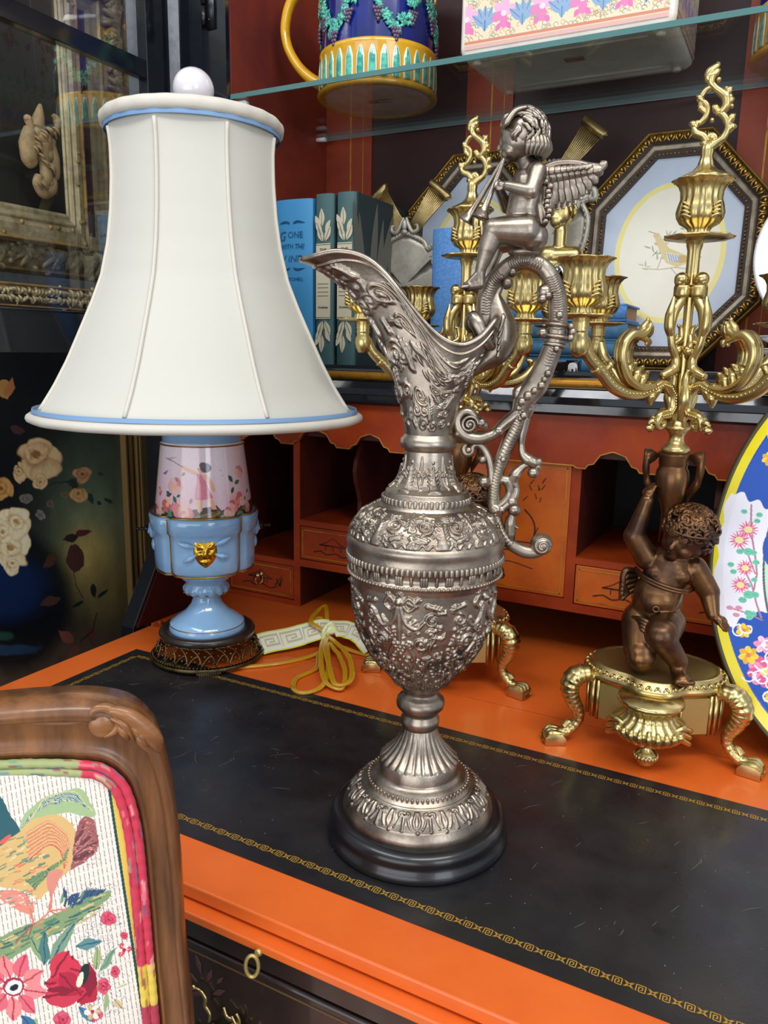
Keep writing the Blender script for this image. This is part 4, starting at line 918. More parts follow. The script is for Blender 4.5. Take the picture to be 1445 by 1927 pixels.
for d in (0, 1):
    f = (lambda x: x) if d == 0 else (lambda x: Wt-x)
    for (x, y, q, t, s) in ((.060, .030, .007, 1.6, 1), (.040, .045, .006, 1.5, -1), (.078, .050, .008, 1.8, -1), (.050, .072, .009, 2, 1), (.072, .085, .007, 1.6, -1), (.030, .075, .006, 1.4, 1), (.088, .078, .006, 1.3, 1), (.06, .103, .006, 1.5, -1)): R.scroll(f(x), y, q, t, s*(1-2*d), .5, .0013, .0017)
    for (x, y, L, a) in ((.050, .015, .014, 1.4), (.066, .045, .016, 1.2), (.035, .028, .012, 1.8), (.085, .028, .014, 1.6), (.090, .062, .018, 1.4), (.042, .092, .012, .6), (.062, .060, .012, 2.4), (.08, .098, .012, 1.3), (.094, .095, .016, 1.5), (.02, .05, .012, 1.5)): R.leaf(f(x), y, L, .006, a if d == 0 else PI-a, .0018, 4)
    for k in range(26): R.scroll(f(r.uniform(.012, .098)), r.uniform(.008, .106), r.uniform(.003, .006), 1.5, r.choice((-1, 1)), r.uniform(0, 6), .0010, .0015)
    for (x, y) in ((.056, .050), (.060, .056), (.052, .058), (.070, .068), (.046, .060), (.084, .09), (.066, .095)): R.ball(f(x), y, .0022)
    for k in range(60): R.leaf(f(r.uniform(.005, .098)), r.uniform(.006, .108), r.uniform(.005, .009), .004, r.uniform(0, 6.28), .0012)
    R.path([(f(x), y) for x, y in ((.015, .112), (.05, .112), (.1, .112))], .0010, .0012)
R.smooth(1)
lim = np.clip((np.linspace(0, 1, NV)-.03)/.05, 0, 1)*np.clip((.96-np.linspace(0, 1, NV))/.03, 0, 1)
S = S+nn_*(R.h*lim[:, None])[..., None]
# thick rim and inner wall
cen = P3.mean(0); rim = []
inw = (cen-P3); inw[:, 2] = 0; inw /= np.linalg.norm(inw, axis=-1, keepdims=True)+1e-9
rows = [S.reshape(-1, 3)]
for k, (o_, h_) in enumerate(((-.0012, .0008), (-.0010, .0028), (.0008, .0036), (.0026, .0026))): rows.append(P3+inw*o_+np.array([0, 0, h_]))
for q in (.9, .7, .5, .3, .1): 
    T = bez(np.full((1, 1), q))[0]; iw = np.array([0, 0, 0])-T; iw[:, 2] = 0; rows.append(T+(nn_[int(q*(NV-1))])*-.0022)
A_ = np.concatenate(rows); nr = NV+9; idx = np.arange(nr*NT).reshape(nr, NT); nx = np.roll(idx, -1, 1)
sv.V = A_.tolist(); sv.F = np.stack([idx[:-1], nx[:-1], nx[1:], idx[1:]], -1).reshape(-1, 4).tolist()
sv.build('spout', PEWTER, ew)
# handle
hd = MB()
H1 = [(.0352, .378), (.0355, .386), (.0357, .3963), (.0386, .4053), (.0442, .4117), (.0500, .4170), (.0560, .4200), (.0624, .4205), (.0705, .4175), (.0773, .4106), (.0818, .4005), (.0836, .3900), (.0837, .3771), (.0812, .3647), (.0776, .3535), (.0717, .3401), (.0655, .3313), (.0625, .3230), (.0602, .3113), (.0548, .2992), (.0502, .2851), (.0476, .2729), (.0469, .2612), (.0483, .2502), (.0525, .2385), (.0601, .2285), (.0707, .2232), (.0790, .2235), (.0835, .2270), (.0840, .2320), (.0800, .2335)]
RR_ = [.0066, .0064, .0062, .0060, .0060, .0058, .0056, .0056, .0058, .0060, .0062, .0062, .0064, .0066, .0070, .0085, .0080, .0062, .0054, .0050, .0046, .0044, .0044, .0040, .0038, .0042, .0048, .0046, .0040, .0034, .0030]
hd.sweep([(x, 0, z) for x, z in H1], RR_, seg=18, sub=10, flat=.95)
# raised ribbed band on both faces of the handle
def ribs(i0, i1, n, w_, off):
    P = [Vector((x, 0, z)) for x, z in H1[i0:i1+1]]
    for k in range(n):
        u = k/(n-1)*(len(P)-1); i = min(int(u), len(P)-2); t = u-i; p = P[i].lerp(P[i+1], t); d = (P[min(i+1, len(P)-1)]-P[i]).normalized(); q = Vector((-d.z, 0, d.x)); rr_ = RR_[i0+i]*(1-t)+RR_[i0+i+1]*t
        for s in (-1, 1): hd.sweep([p+q*w_+Vector((0, s*rr_*.72, 0)), p+Vector((0, s*(rr_*.98+.0003), 0)), p-q*w_+Vector((0, s*rr_*.72, 0))], .00062, seg=6, sub=3)
ribs(1, 4, 18, .003, 0); ribs(5, 8, 14, .003, 0); ribs(9, 12, 22, .0032, 0); ribs(17, 22, 30, .0026, 0); ribs(23, 25, 10, .002, 0); ribs(13, 14, 7, .0028, 0)
# knuckle collar
for (x, z, r_) in ((.0832, .3800, .0082), (.0836, .3722, .0092), (.0826, .3668, .0084)): hd.ball((x, 0, z), (r_, r_*.95, .0028), 20, 10, (0, .12, 0))
for (x, z, r_, y) in ((.0838, .3860, .0028, -.006), (.0740, .3745, .0034, -.003), (.0935, .3755, .0028, -.003), (.0925, .3715, .0026, -.004), (.0922, .3790, .0022, -.004), (.0832, .3640, .0024, -.007), (.0785, .3480, .0026, -.0075), (.0762, .3440, .0022, -.008), (.0745, .3400, .0030, -.0075), (.0660, .3330, .0034, -.0075), (.0700, .3365, .0026, -.008), (.0620, .3290, .0030, -.0078), (.0605, .3245, .0024, -.006), (.0640, .3195, .0030, -.0055), (.0620, .3175, .0022, -.005), (.0516, .2890, .0022, -.0050), (.0740, .4010, .0052, -.001), (.0725, .3965, .0030, -.004), (.0760, .3985, .0026, -.005), (.0490, .4060, .0036, -.004), (.0440, .4100, .0034, -.003), (.0520, .4130, .0030, -.003)):
    for s in (1, -1): hd.ball((x, y*s, z), r_, 12, 8)
for (P, rad) in (
    ([(.0655, .3400), (.0600, .3350), (.0625, .3290), (.0690, .3280)], [.002, .004, .0035, .0015]), ([(.0640, .3330), (.0670, .3270), (.0660, .3200), (.0650, .3130)], [.004, .005, .0035, .0018]),
    ([(.0690, .3330), (.0680, .3240), (.0665, .3170)], [.003, .0042, .002]),
    ([(.0640, .3240), (.0590, .3190), (.0520, .3130), (.0455, .3065), (.0400, .3040), (.0345, .3025), (.0265, .3040), (.0212, .3090), (.0195, .3150), (.0225, .3200), (.0275, .3205), (.0315, .3165), (.0310, .3115), (.0270, .3095), (.0245, .3125)], [.0046, .0048, .0044, .0040, .0042, .0046, .0046, .0044, .0040, .0036, .0034, .0032, .003, .0026, .002]),
    ([(.0262, .2985), (.0245, .2955), (.0262, .2920), (.0300, .2925), (.0310, .2965), (.0335, .2985), (.0370, .2970), (.0410, .2915), (.0438, .2837), (.0452, .2741), (.0460, .2658)], [.0016, .0020, .0022, .0022, .0022, .0024, .0026, .0028, .0030, .0030, .0026]),
    ([(.0660, .3180), (.0645, .3070), (.0642, .2995), (.0652, .2932), (.0690, .2890), (.0740, .2870), (.0785, .2885)], [.0036, .0030, .0022, .0028, .0042, .0040, .0018]),
    ([(.0745, .2815), (.0760, .2840), (.0720, .2860), (.0670, .2845), (.0640, .2820), (.0610, .2780), (.0605, .2730), (.0622, .2688), (.0609, .2630), (.0573, .2577), (.0510, .2520)], [.0020, .0026, .0024, .0024, .0030, .0042, .0028, .0024, .0036, .0040, .0030]),
    ([(.0491, .2697), (.0515, .2738), (.0550, .2740), (.0575, .2700), (.0578, .2650), (.0550, .2595), (.0500, .2550)], [.0014, .0030, .0040, .0034, .0030, .0034, .0030]),
    ([(.0640, .2540), (.0605, .2493), (.0592, .2433), (.0600, .2348), (.0615, .2300)], [.0036, .0030, .0040, .0036, .0020]), ([(.0645, .2525), (.0612, .2470), (.0622, .2420), (.0650, .2400)], [.0014, .0016, .0012, .001]),
    ([(.0455, .2560), (.0490, .2530), (.0510, .2480)], [.0036, .0050, .0030])):
    hd.sweep([(x, 0, z) for x, z in P], rad, seg=12, sub=7, flat=1.15)
for (x, z, r_) in ((.0278, .3124, .0040), (.0280, .2945, .0026), (.0379, .2880, .0030), (.0395, .2727, .0042), (.0412, .2715, .003), (.0732, .2800, .0040), (.0525, .2533, .0034), (.0595, .2590, .0042), (.0615, .2535, .0046), (.0360, .3135, .0040), (.0383, .3120, .0030), (.0480, .3085, .0040), (.0818, .2292, .0078), (.0205, .3060, .003)):
    hd.ball((x, -.001, z), (r_, r_*1.1, r_), 16, 10)
for s in (-1, 1): hd.sweep([(.0818+.0058*math.cos(t)*(1-t/16), s*(.0060+t*.00030), .2290+.0058*math.sin(t)*(1-t/16)) for t in np.linspace(0, 11, 30)], [.0013, .0011], seg=6, sub=2)
for s in (-1, 1): hd.sweep([(.0278+.0060*math.cos(t)*(1-t/14), s*(.0040+t*.00022), .3124+.0060*math.sin(t)*(1-t/14)) for t in np.linspace(0, 11, 30)], [.0012, .0010], seg=6, sub=2)
hd.build('handle', PEWTER, ew)
# leaf shell behind the lip
lf = MB()
lf.sweep([(.0465, 0, .4055), (.0425, 0, .3990), (.0432, 0, .3900), (.0455, 0, .3800), (.0455, 0, .3700), (.0415, 0, .3610), (.0345, 0, .3550), (.0250, 0, .3460)], [.0012, .0030, .0070, .0100, .0110, .0095, .0070, .0030], seg=20, sub=8, flat=1.0, lobes=5, lobeamp=.08)
for s in (-1, 1):
    lf.sweep([(.0400, s*.0100, .3640), (.0350, s*.0135, .3700), (.0300, s*.0140, .3790), (.0270, s*.0115, .3840), (.0250, s*.0100, .3790), (.0280, s*.0100, .3750)], [.0030, .0050, .0052, .0040, .003, .002], seg=12, sub=6)
    lf.ball((.0296, s*.0125, .3797), (.0052, .0040, .0052)); lf.ball((.0301, s*.0160, .3797), (.0028, .0018, .0028)); lf.ball((.0345, s*.0140, .3765), (.003, .0022, .003))
    for k in range(5): lf.sweep([(.0440, s*.004, .388-k*.004), (.0470-k*.0005, s*.0090, .384-k*.005), (.0440, s*.0120, .374-k*.004)], [.0008, .0016, .001], seg=6, sub=4)
lf.build('shell_leaf', PEWTER, ew)
# ---------------------------------------------------------------- figures: one continuous surface
def figure(name, mb, m, parent, vox, it=4):
    o = mb.build(name, m, parent); r = o.modifiers.new('skin', 'REMESH'); r.mode = 'VOXEL'; r.voxel_size = vox; r.use_smooth_shade = True
    s = o.modifiers.new('soften', 'SMOOTH'); s.factor = .5; s.iterations = it; return o
def hand(f, w, d, up, size, curl=.6):
    """palm at w pointing along d with five bent fingers"""
    d = Vector(d).normalized(); up = Vector(up).normalized(); sd = d.cross(up).normalized(); w = Vector(w)
    pc = w+d*size*.45; f.cap(w, size*.20, pc, size*.26); f.ball(pc, (size*.26,)*3, 10, 8)
    for k, (o_, L) in enumerate(((-.24, .85), (-.08, 1.0), (.08, .95), (.23, .75))):
        b = pc+d*size*.18+sd*size*o_; m_ = b+d*size*.28*L-up*size*.08*curl; e = m_+d*size*.22*L*(1-curl*.7)-up*size*.26*L*curl; f.cap(b, size*.095, m_, size*.085, 8); f.cap(m_, size*.085, e, size*.065, 8)
    b = w+d*size*.25-sd*size*.24; m_ = b+d*size*.22-sd*size*.20; e = m_+d*size*.22+sd*size*.03-up*size*.05; f.cap(b, size*.11, m_, size*.09, 8); f.cap(m_, size*.09, e, size*.07, 8)
def foot(f, ankle, heel, toe, r):
    A_, H_, T_ = Vector(ankle), Vector(heel), Vector(toe); f.cap(A_, r, H_, r*.95); f.cap(H_, r*.9, H_.lerp(T_, .65), r*.95); d = (T_-H_).normalized(); sd = d.cross(Vector((0, 0, 1))).normalized(); b = H_.lerp(T_, .68)
    f.cap(A_, r*.95, b, r*.75)
    for k in range(5): o_ = (k-2)*r*.42; f.cap(b+sd*o_, r*.42, b+sd*o_*1.15+d*((T_-H_).length*.28-abs(k-1)*r*.12), r*(.36 if k else .44), 8)
FIG = PEWTER
f = MB()
f.cap((.0590, 0, .4390), .0128, (.0575, 0, .4520), .0112); f.cap((.0575, 0, .4520), .0112, (.0605, 0, .4680), .0118); f.ball((.0545, 0, .4510), (.0085, .0100, .0095)); f.ball((.0575, 0, .4680), (.0085, .0125, .0090))
f.cap((.0620, 0, .4740), .0095, (.0575, 0, .4815), .0062); f.cap((.0630, -.0095, .4740), .0062, (.0630, .0095, .4740), .0062)
f.ball((.0635, -.006, .4350), (.0105, .0085, .0095)); f.ball((.0635, .006, .4350), (.0105, .0085, .0095))
f.cap((.0640, -.0125, .4735), .0056, (.0600, -.0178, .4605), .0046); f.cap((.0600, -.0178, .4605), .0044, (.0455, -.0110, .4650), .0031)
f.cap((.0620, .0125, .4735), .0054, (.0480, .0165, .4570), .0044); f.cap((.0480, .0165, .4570), .0042, (.0405, .0070, .4680), .0030)
hand(f, (.0450, -.0105, .4652), (-1, .25, .22), (.1, -1, .2), .0085, .9); hand(f, (.0408, .0070, .4675), (-.5, -.4, .6), (-1, 0, 0), .0080, .9)
f.cap((.0580, -.0070, .4385), .0108, (.0385, -.0095, .4385), .0078); f.cap((.0385, -.0095, .4385), .0072, (.0345, -.0092, .4270), .0062); f.cap((.0345, -.0092, .4270), .0060, (.0305, -.0090, .4130), .0036); foot(f, (.0303, -.0090, .4110), (.0308, -.0090, .4045), (.0180, -.0105, .4022), .0036)
f.cap((.0580, .0075, .4380), .0106, (.0420, .0110, .4340), .0078); f.cap((.0420, .0110, .4340), .0068, (.0370, .0105, .4130), .0036); foot(f, (.0368, .0105, .4110), (.0372, .0105, .4050), (.0260, .0095, .4020), .0034)
# head
f.ball((.0530, 0, .4950), (.0135, .0118, .0132), 24, 16); f.ball((.0485, 0, .4900), (.0085, .0088, .0088), 20, 12); f.ball((.0465, .0045, .4872), .0042); f.ball((.0465, -.0045, .4872), .0042)
f.cap((.0415, 0, .4935), .0012, (.0398, 0, .4895), .0018, 10); f.ball((.0455, 0, .4832), (.0036, .0034, .0030)); f.ball((.0420, 0, .4862), (.0018, .0028, .0011)); f.ball((.0425, 0, .4846), (.0017, .0024, .0011))
for s in (-1, 1): f.cap((.0435, s*.002, .4955), .0014, (.0455, s*.0060, .4958), .0012, 8); f.ball((.0430, s*.0038, .4925), (.0013, .0016, .0010), 8, 6); f.ball((.0570, s*.0112, .4905), (.0026, .0015, .0036), 10, 8)
chb = figure('cherub', f, FIG, ew, .00055, 9)
hr = MB(); r = random.Random(4)
hr.ball((.0555, 0, .4985), (.0142, .0132, .0140), 28, 18)
for k in range(120):
    a = r.uniform(0, 2*PI); e = r.uniform(-.35, 1.5)
    n = Vector((math.cos(e)*math.cos(a), math.cos(e)*math.sin(a), math.sin(e)))
    if n.x < -.55 and n.z < .42: continue
    c = Vector((.0550, 0, .4975))+Vector((n.x*.0148, n.y*.0138, n.z*.0150)); t = n.cross(Vector((0, 1, .2))).normalized()*(1 if r.random() < .8 else -1); b = n.cross(t)
    hr.sweep([c-t*.0048, c+n*.0012-t*.0015+b*.0012, c+n*.0010+t*.0022-b*.0010, c+t*.0050+b*r.uniform(-.002, .002)], [.0005, .0015, .0014, .0005], seg=7, sub=4)
for k in range(13): y = (k-6)*.0019; hr.sweep([(.0555, y, .5130-abs(y)*.15), (.0480, y*1.1, .5110-abs(y)*.2), (.0428, y*1.15, .5050-abs(y)*.3), (.0418, y*1.1, .4998)], [.0008, .0017, .0018, .0007], seg=7, sub=5)
for k in range(16): a = -1.9+k*3.8/15; hr.sweep([(.0600+.010*math.cos(a), .0125*math.sin(a), .4950), (.0605+.011*math.cos(a), .0135*math.sin(a), .4890), (.0590+.009*math.cos(a), .0125*math.sin(a), .4830)], [.0016, .0026, .0008], seg=8, sub=4)
hr.build('hair', FIG, chb)
def wing(s):
    w = MB(); r = random.Random(2)
    yb = lambda x: s*(.0065+(x-.069)*.30)
    rd = [(.0680, .4760), (.0760, .4785), (.0860, .4785), (.0960, .4762), (.1045, .4760)]
    w.sweep([(x, yb(x), z) for x, z in rd], [.0030, .0030, .0026, .0022, .0012], seg=10, sub=6)
    def fe(p, q, r_, L_=.0010): w.sweep([(p[0], yb(p[0])+s*L_, p[1]), ((p[0]+q[0])/2+.0005, yb((p[0]+q[0])/2)+s*(L_+.0010), (p[1]+q[1])/2), (q[0], yb(q[0])+s*L_*.4, q[1])], [r_*.7, r_, r_*.95, r_*.35], seg=10, sub=6, flat=.28)
    T = [(.1050, .4745), (.1025, .4700), (.1000, .4655), (.0965, .4615), (.0925, .4585), (.0885, .4565), (.0845, .4550), (.0805, .4545), (.0765, .4540), (.0735, .4500), (.0710, .4440), (.0695, .4400)]
    for k, q in enumerate(T): x = .1010-.0031*k; fe((x, .4765-.0009*k), q, .0036, .0008)
    for k in range(9): x = .0980-.0034*k; fe((x, .4762), (x+.0030-k*.0004, .4695-k*.0006), .0033, .0020)
    for k in range(8): x = .0930-.0034*k; fe((x, .4765), (x+.0020-k*.0003, .4728-k*.0006), .0030, .0030)
    for k in range(10): fe((.0700+r.uniform(-.002, .002), .4730-k*.0030), (.0705+r.uniform(-.001, .003), .4680-k*.0030), .0022, .0026)
    # join to the back
    w.cap((.0640, s*.0055, .4710), .0036, (.0700, s*.0070, .4740), .0034); return w.build('wing', FIG, chb)
wing(-1); wing(1)
for (p, q, nm) in (((.0440, .0012, .4850), (.0205, .0035, .4455), 0), ((.0440, -.0012, .4850), (.0298, -.0045, .4465), 1)):
    t = MB(); P, Q = Vector(p), Vector(q); d = (Q-P).normalized(); L = (Q-P).length
    t.sweep([P, P+d*L*.12, P+d*L*.5, P+d*L*.78, P+d*L*.90, P+d*L*.97, Q, Q-d*.001, Q-d*.006], [.0007, .0014, .0017, .0022, .0032, .0050, .0062, .0054, .0018], seg=18, up=(0, 1, 0), sub=3)
    t.build('trumpet', FIG, chb)
MB().ball((.0590, 0, .4260), (.0105, .0080, .0042), 20, 10).build('cloud_seat', FIG, chb)
# ================================================================ CANDELABRA
CA = (-.0925, .730)
def Zc(z): return .36+(z-.36)*.9735
def sc(P, y=0.0): return [(x*.9735, y, Zc(z)) for x, z in P]
def make_candelabrum(label, loc, rz, arm_angles):
    C_ = thing('candelabrum', label, 'candelabrum', loc, rz, None)
    # base platform
    N = 180
    def outl(t, k=1.0, g=0.0):
        c, s = math.cos(t), math.sin(t)
        r = 1/((abs(c)/.064)**2.05+(abs(s)/.045)**2.05)**(1/2.05)
        lob = .010*math.exp(-((abs(c))/.42)**4)  # front and back lobes
        return ((r+lob)*c*k+g*c, (r+lob)*s*k+g*s)
    TT = [2*PI*i/N for i in range(N)]
    b = MB()
    lv = [(.72, 0, .030), (.90, 0, .030), (.935, 0, .034), (.935, 0, .0655), (.97, 0, .0675), (1.0, 0, .0685), (1.01, 0, .0705), (1.0, 0, .0725), (.965, 0, .0745), (.90, 0, .0785), (.885, 0, .0800), (.865, 0, .0800), (.85, 0, .0785), (.60, 0, .0785), (.30, 0, .0790)]
    b.V = [(outl(t, k)[0], outl(t, k)[1], z) for k, g_, z in lv for t in TT]
    b.F = [(j*N+i, j*N+(i+1) % N, (j+1)*N+(i+1) % N, (j+1)*N+i) for j in range(len(lv)-1) for i in range(N)]+[tuple(range(N))[::-1], tuple(range((len(lv)-1)*N, len(lv)*N))]
    for i in range(0, N, 4):
        t = TT[i]; p = outl(t, .945); q = outl(t+.05, .985); b.sweep([(p[0], p[1], .0768), (q[0], q[1], .0742)], [.0014, .0022, .0008], seg=7, sub=2, flat=1, up=(0, 0, 1))
        q2 = outl(t-.05, .985); b.sweep([(p[0], p[1], .0768), (q2[0], q2[1], .0742)], [.0012, .0018, .0008], seg=7, sub=2, up=(0, 0, 1))
    base = b.build('base_platform', BRASS, C_)
    b = MB()
    for s in (-1, 1):   # satin front panels
        b = MB()
        P = [(s*.0235, -.0395), (s*.0470, -.0285)]
        b.add([(P[0][0], P[0][1]-.001, .0305), (P[1][0], P[1][1]-.001, .0305), (P[1][0], P[1][1]-.001, .0645), (P[0][0], P[0][1]-.001, .0645), (P[0][0], P[0][1]+.012, .0305), (P[1][0], P[1][1]+.012, .0305), (P[1][0], P[1][1]+.012, .0645), (P[0][0], P[0][1]+.012, .0645)], [(0, 1, 2, 3), (4, 5, 6, 7), (0, 4, 5, 1), (3, 2, 6, 7), (0, 3, 7, 4), (1, 5, 6, 2)]); b.build('satin_panel', BRASSM, base, False)
    b = MB(); b.V = [(outl(t, k)[0], outl(t, k)[1], z) for k, z in ((.90, .0787), (.86, .0800), (.845, .0792), (.80, .0790), (.40, .0793)) for t in TT]; b.F = [(j*N+i, j*N+(i+1) % N, (j+1)*N+(i+1) % N, (j+1)*N+i) for j in range(4) for i in range(N)]+[tuple(range(4*N, 5*N))]; b.build('top_plate', BRASSM, base)
    b = MB()
    for s in (-1, 1):
        for (x, y, r_) in ((.0485, -.0285, .0016), (.0530, -.0240, .0024), (.0580, -.0165, .0020), (.0235, -.0405, .0014)): b = MB(); b.sweep([(s*x, y, .0285), (s*x, y, .0665)], r_, seg=8, smoothp=False); b.build('corner_moulding', BRASS, base)
    # pendant: fluted urn and shell under the front lobe, ending in an acorn drop
    c = (-.003, -.052)
    def fl(t, j, z): return 1+.085*abs(math.cos(t*11)) if 2 <= j <= 9 else 1
    pd = MB().lathe([(.0275, .0680), (.0285, .0640), (.0240, .0610), (.0215, .0585), (.0200, .0545), (.0225, .0500), (.0280, .0465), (.0300, .0430), (.0285, .0390), (.0230, .0330), (.0150, .0285), (.0075, .0250), (.0045, .0225), (.0042, .0195), (.0075, .0165), (.0100, .0135), (.0103, .0110), (.0085, .0095), (.0088, .0070), (.0060, .0035), (.0022, .0012)], 88, c, fl)
    for k in range(9):
        a = -PI/2+(k-4)*.24; pd.sweep([(c[0]+.010*math.cos(a), c[1]+.010*math.sin(a), .0262), (c[0]+.024*math.cos(a), c[1]+.024*math.sin(a), .0335), (c[0]+.0315*math.cos(a), c[1]+.0315*math.sin(a), .0420), (c[0]+.029*math.cos(a), c[1]+.029*math.sin(a), .0485-abs(k-4)*.0010)], [.0010, .0028, .0034, .0016], seg=9, sub=5)
    for s in (-1, 1):
        for q in range(3): pd.sweep([(c[0]+s*.018, c[1]-.018, .0440+q*.002), (c[0]+s*.027, c[1]-.012, .0480-q*.005), (c[0]+s*.034, c[1]-.004, .0430-q*.006), (c[0]+s*.030, c[1]-.004, .0390-q*.004)], [.0012, .0030, .0026, .0010], seg=8, sub=5)
    for k in range(20): a = 2*PI*k/20; pd.ball((c[0]+.0098*math.cos(a), c[1]+.0098*math.sin(a), .0118), (.0016, .0016, .0028), 6, 5)
    pd.build('pendant', BRASS, base)
    # four legs
    for (sx, sy) in ((-1, -1), (1, -1), (0, 1)):
        l = MB(); D = Vector((sx*.90, sy*.30, 0)).normalized(); O = Vector((sx*.0560, sy*.022 if sy < 0 else .028, 0))
        def Q(d, z): p = O+D*d; return (p.x, p.y, z)
        U = (-D.y, D.x, 0)
        l.sweep([Q(-.002, .0670), Q(.006, .0700), Q(.0155, .0660), Q(.0195, .0560), Q(.0165, .0440), Q(.0105, .0330), Q(.0095, .0240), Q(.0150, .0150), Q(.0240, .0095), Q(.0330, .0070)], [.0060, .0085, .0095, .0090, .0075, .0060, .0050, .0050, .0056, .0056], seg=14, sub=9, up=U, flat=1.1, ribs=190, ribamp=.045)
        l.sweep([Q(.015, .0150), Q(.018, .0210), Q(.022, .0165)], [.0030, .0024, .0040], seg=8, sub=4, up=U)
        # scrolled foot block
        A0 = Vector(Q(.0345, 0)); w_ = .0125
        P8 = [(-.013, .0005), (-.013, .0070), (-.009, .0115), (.002, .0110), (.0065, .0080), (.0065, .0005)]
        V = [A0+D*x+Vector(U)*s_*w_*.75+Vector((0, 0, z)) for s_ in (-1, 1) for x, z in P8]; n = len(P8)
        l.add(V, [tuple(range(n)), tuple(range(n, 2*n))[::-1]]+[(i, i+n, (i+1) % n+n, (i+1) % n) for i in range(n)])
        for s_ in (-1, 1): l.sweep([A0+D*.0070+Vector(U)*(-s_*.0065)+Vector((0, 0, .0022)), A0+D*.0072+Vector(U)*(s_*.0065)+Vector((0, 0, .0022)), A0+D*.0072+Vector(U)*(s_*.0065)+Vector((0, 0, .0062))], .0010, seg=6, smoothp=False, up=(0, 0, 1))
        for k in range(3): l.sweep([A0+D*-.012+Vector(U)*((k-1)*.005)+Vector((0, 0, .0100)), A0+D*.000+Vector(U)*((k-1)*.006)+Vector((0, 0, .0122)), A0+D*.0055+Vector(U)*((k-1)*.0055)+Vector((0, 0, .0085))], [.0022, .0028, .0014], seg=8, sub=4, up=U)
        lo = l.build('leg', BRASS, base); bevel(lo, .0006)
    # putto
    f = MB()
    f.ball((-.0060, .002, .1190), (.0240, .0190, .0175), 24, 14); f.cap((-.0060, .001, .1250), .0215, (-.0030, -.0010, .1480), .0215); f.ball((-.0035, -.0080, .1440), (.0195, .0165, .0180), 24, 14)
    f.cap((-.0020, 0, .1500), .0205, (.0040, .0020, .1730), .0195); f.ball((-.0060, -.0085, .1690), (.0110, .0090, .0080)); f.ball((.0120, -.0085, .1680), (.0110, .0090, .0080)); f.cap((-.0130, .002, .1790), .0105, (.0220, .002, .1740), .0110)
    f.cap((.0080, .002, .1800), .0110, (.0125, -.001, .1930), .0100)
    f.cap((-.0160, 0, .1800), .0115, (-.0285, -.004, .2000), .0098); f.cap((-.0285, -.004, .2000), .0094, (-.0200, -.006, .2340), .0058); hand(f, (-.0200, -.0060, .2330), (.18, .25, 1), (-.6, -.6, 0), .0170, 1.0)
    f.cap((.0250, .001, .1735), .0118, (.0395, .002, .1530), .0098); f.cap((.0395, .002, .1530), .0094, (.0440, -.006, .1350), .0060); hand(f, (.0440, -.0060, .1345), (.65, -.35, -.45), (.1, -.3, 1), .0170, .5)
    f.cap((-.0160, -.002, .1200), .0180, (-.0150, -.0260, .1010), .0150); f.ball((-.0140, -.0310, .0950), (.0135, .0120, .0140), 20, 12); f.cap((-.0150, -.0240, .0930), .0120, (-.0180, .0120, .0900), .0090); foot(f, (-.018, .016, .0880), (-.018, .020, .0850), (-.018, .034, .0830), .0060)
    f.cap((.0060, -.004, .1220), .0170, (.0020, -.0330, .1210), .0150); f.ball((.0010, -.0380, .1200), (.0135, .0120, .0130), 20, 12); f.cap((.0030, -.0370, .1160), .0120, (.0170, -.0300, .0960), .0090); f.cap((.0170, -.0300, .0960), .0085, (.0180, -.0320, .0880), .0070); foot(f, (.0180, -.0320, .0880), (.0180, -.0310, .0845), (.0240, -.0500, .0835), .0066)
    # head: tilted, looking down to its right
    hc = Vector((.0165, -.004, .2050))
    f.ball(tuple(hc), (.0205, .0205, .0205), 28, 18); Rm = Euler((math.radians(8), math.radians(20), math.radians(-28))).to_matrix()
    def H_(x, y, z): return tuple(hc+Rm @ Vector((x, y, z)))
    f.ball(H_(0, -.0075, -.0055), (.0150, .0140, .0140), 20, 14)
    for s in (-1, 1): f.ball(H_(s*.0080, -.0135, -.0085), (.0066,)*3, 14, 10); f.cap(H_(s*.003, -.0185, .0010), .0020, H_(s*.0110, -.0160, .0015), .0020, 8); f.ball(H_(s*.0068, -.0175, -.0020), (.0024, .0022, .0016), 10, 6); f.ball(H_(s*.0195, -.0010, -.0030), (.0026, .0042, .0058), 10, 8)
    f.cap(H_(0, -.0205, -.0010), .0018, H_(0, -.0240, -.0062), .0028, 10); f.ball(H_(0, -.0175, -.0165), (.0056, .0052, .0046)); f.ball(H_(0, -.0205, -.0112), (.0046, .0028, .0014), 12, 6); f.ball(H_(0, -.0198, -.0136), (.0040, .0028, .0015), 12, 6)
    pt = figure('putto', f, BRONZE, C_, .0010, 6)
    MB().sweep([(-.0049+.0024*math.cos(t), -.0248, .1395+.0024*math.sin(t)) for t in np.linspace(0, 2*PI, 13)[:-1]], .0011, seg=7, closed=True).build('navel_ring', BRONZE, pt)
    h = MB(); r = random.Random(8); h.ball(H_(0, .0030, .0050), (.0222, .0215, .0200), 30, 20)
    for k in range(150):
        a = r.uniform(0, 2*PI); e = r.uniform(-.75, 1.5); n = Vector((math.cos(e)*math.cos(a), math.cos(e)*math.sin(a), math.sin(e)))
        if n.y < -.45 and n.z < .35: continue
        if n.z < -.3 and n.y < .1: continue
        c = Vector((n.x*.0225, .0025+n.y*.0220, .0045+n.z*.0212)); t = n.cross(Vector((.2, .1, 1))); t = (t if t.length > .1 else Vector((1, 0, 0))).normalized(); b_ = n.cross(t)
        h.sweep([H_(*(c-t*.0070-b_*.001)), H_(*(c+n*.0014-t*.0025+b_*.0022)), H_(*(c+n*.0014+t*.0025-b_*.0018)), H_(*(c+t*.0070+b_*r.uniform(-.004, .003)))], [.0008, .0020, .0019, .0007], seg=7, sub=4)
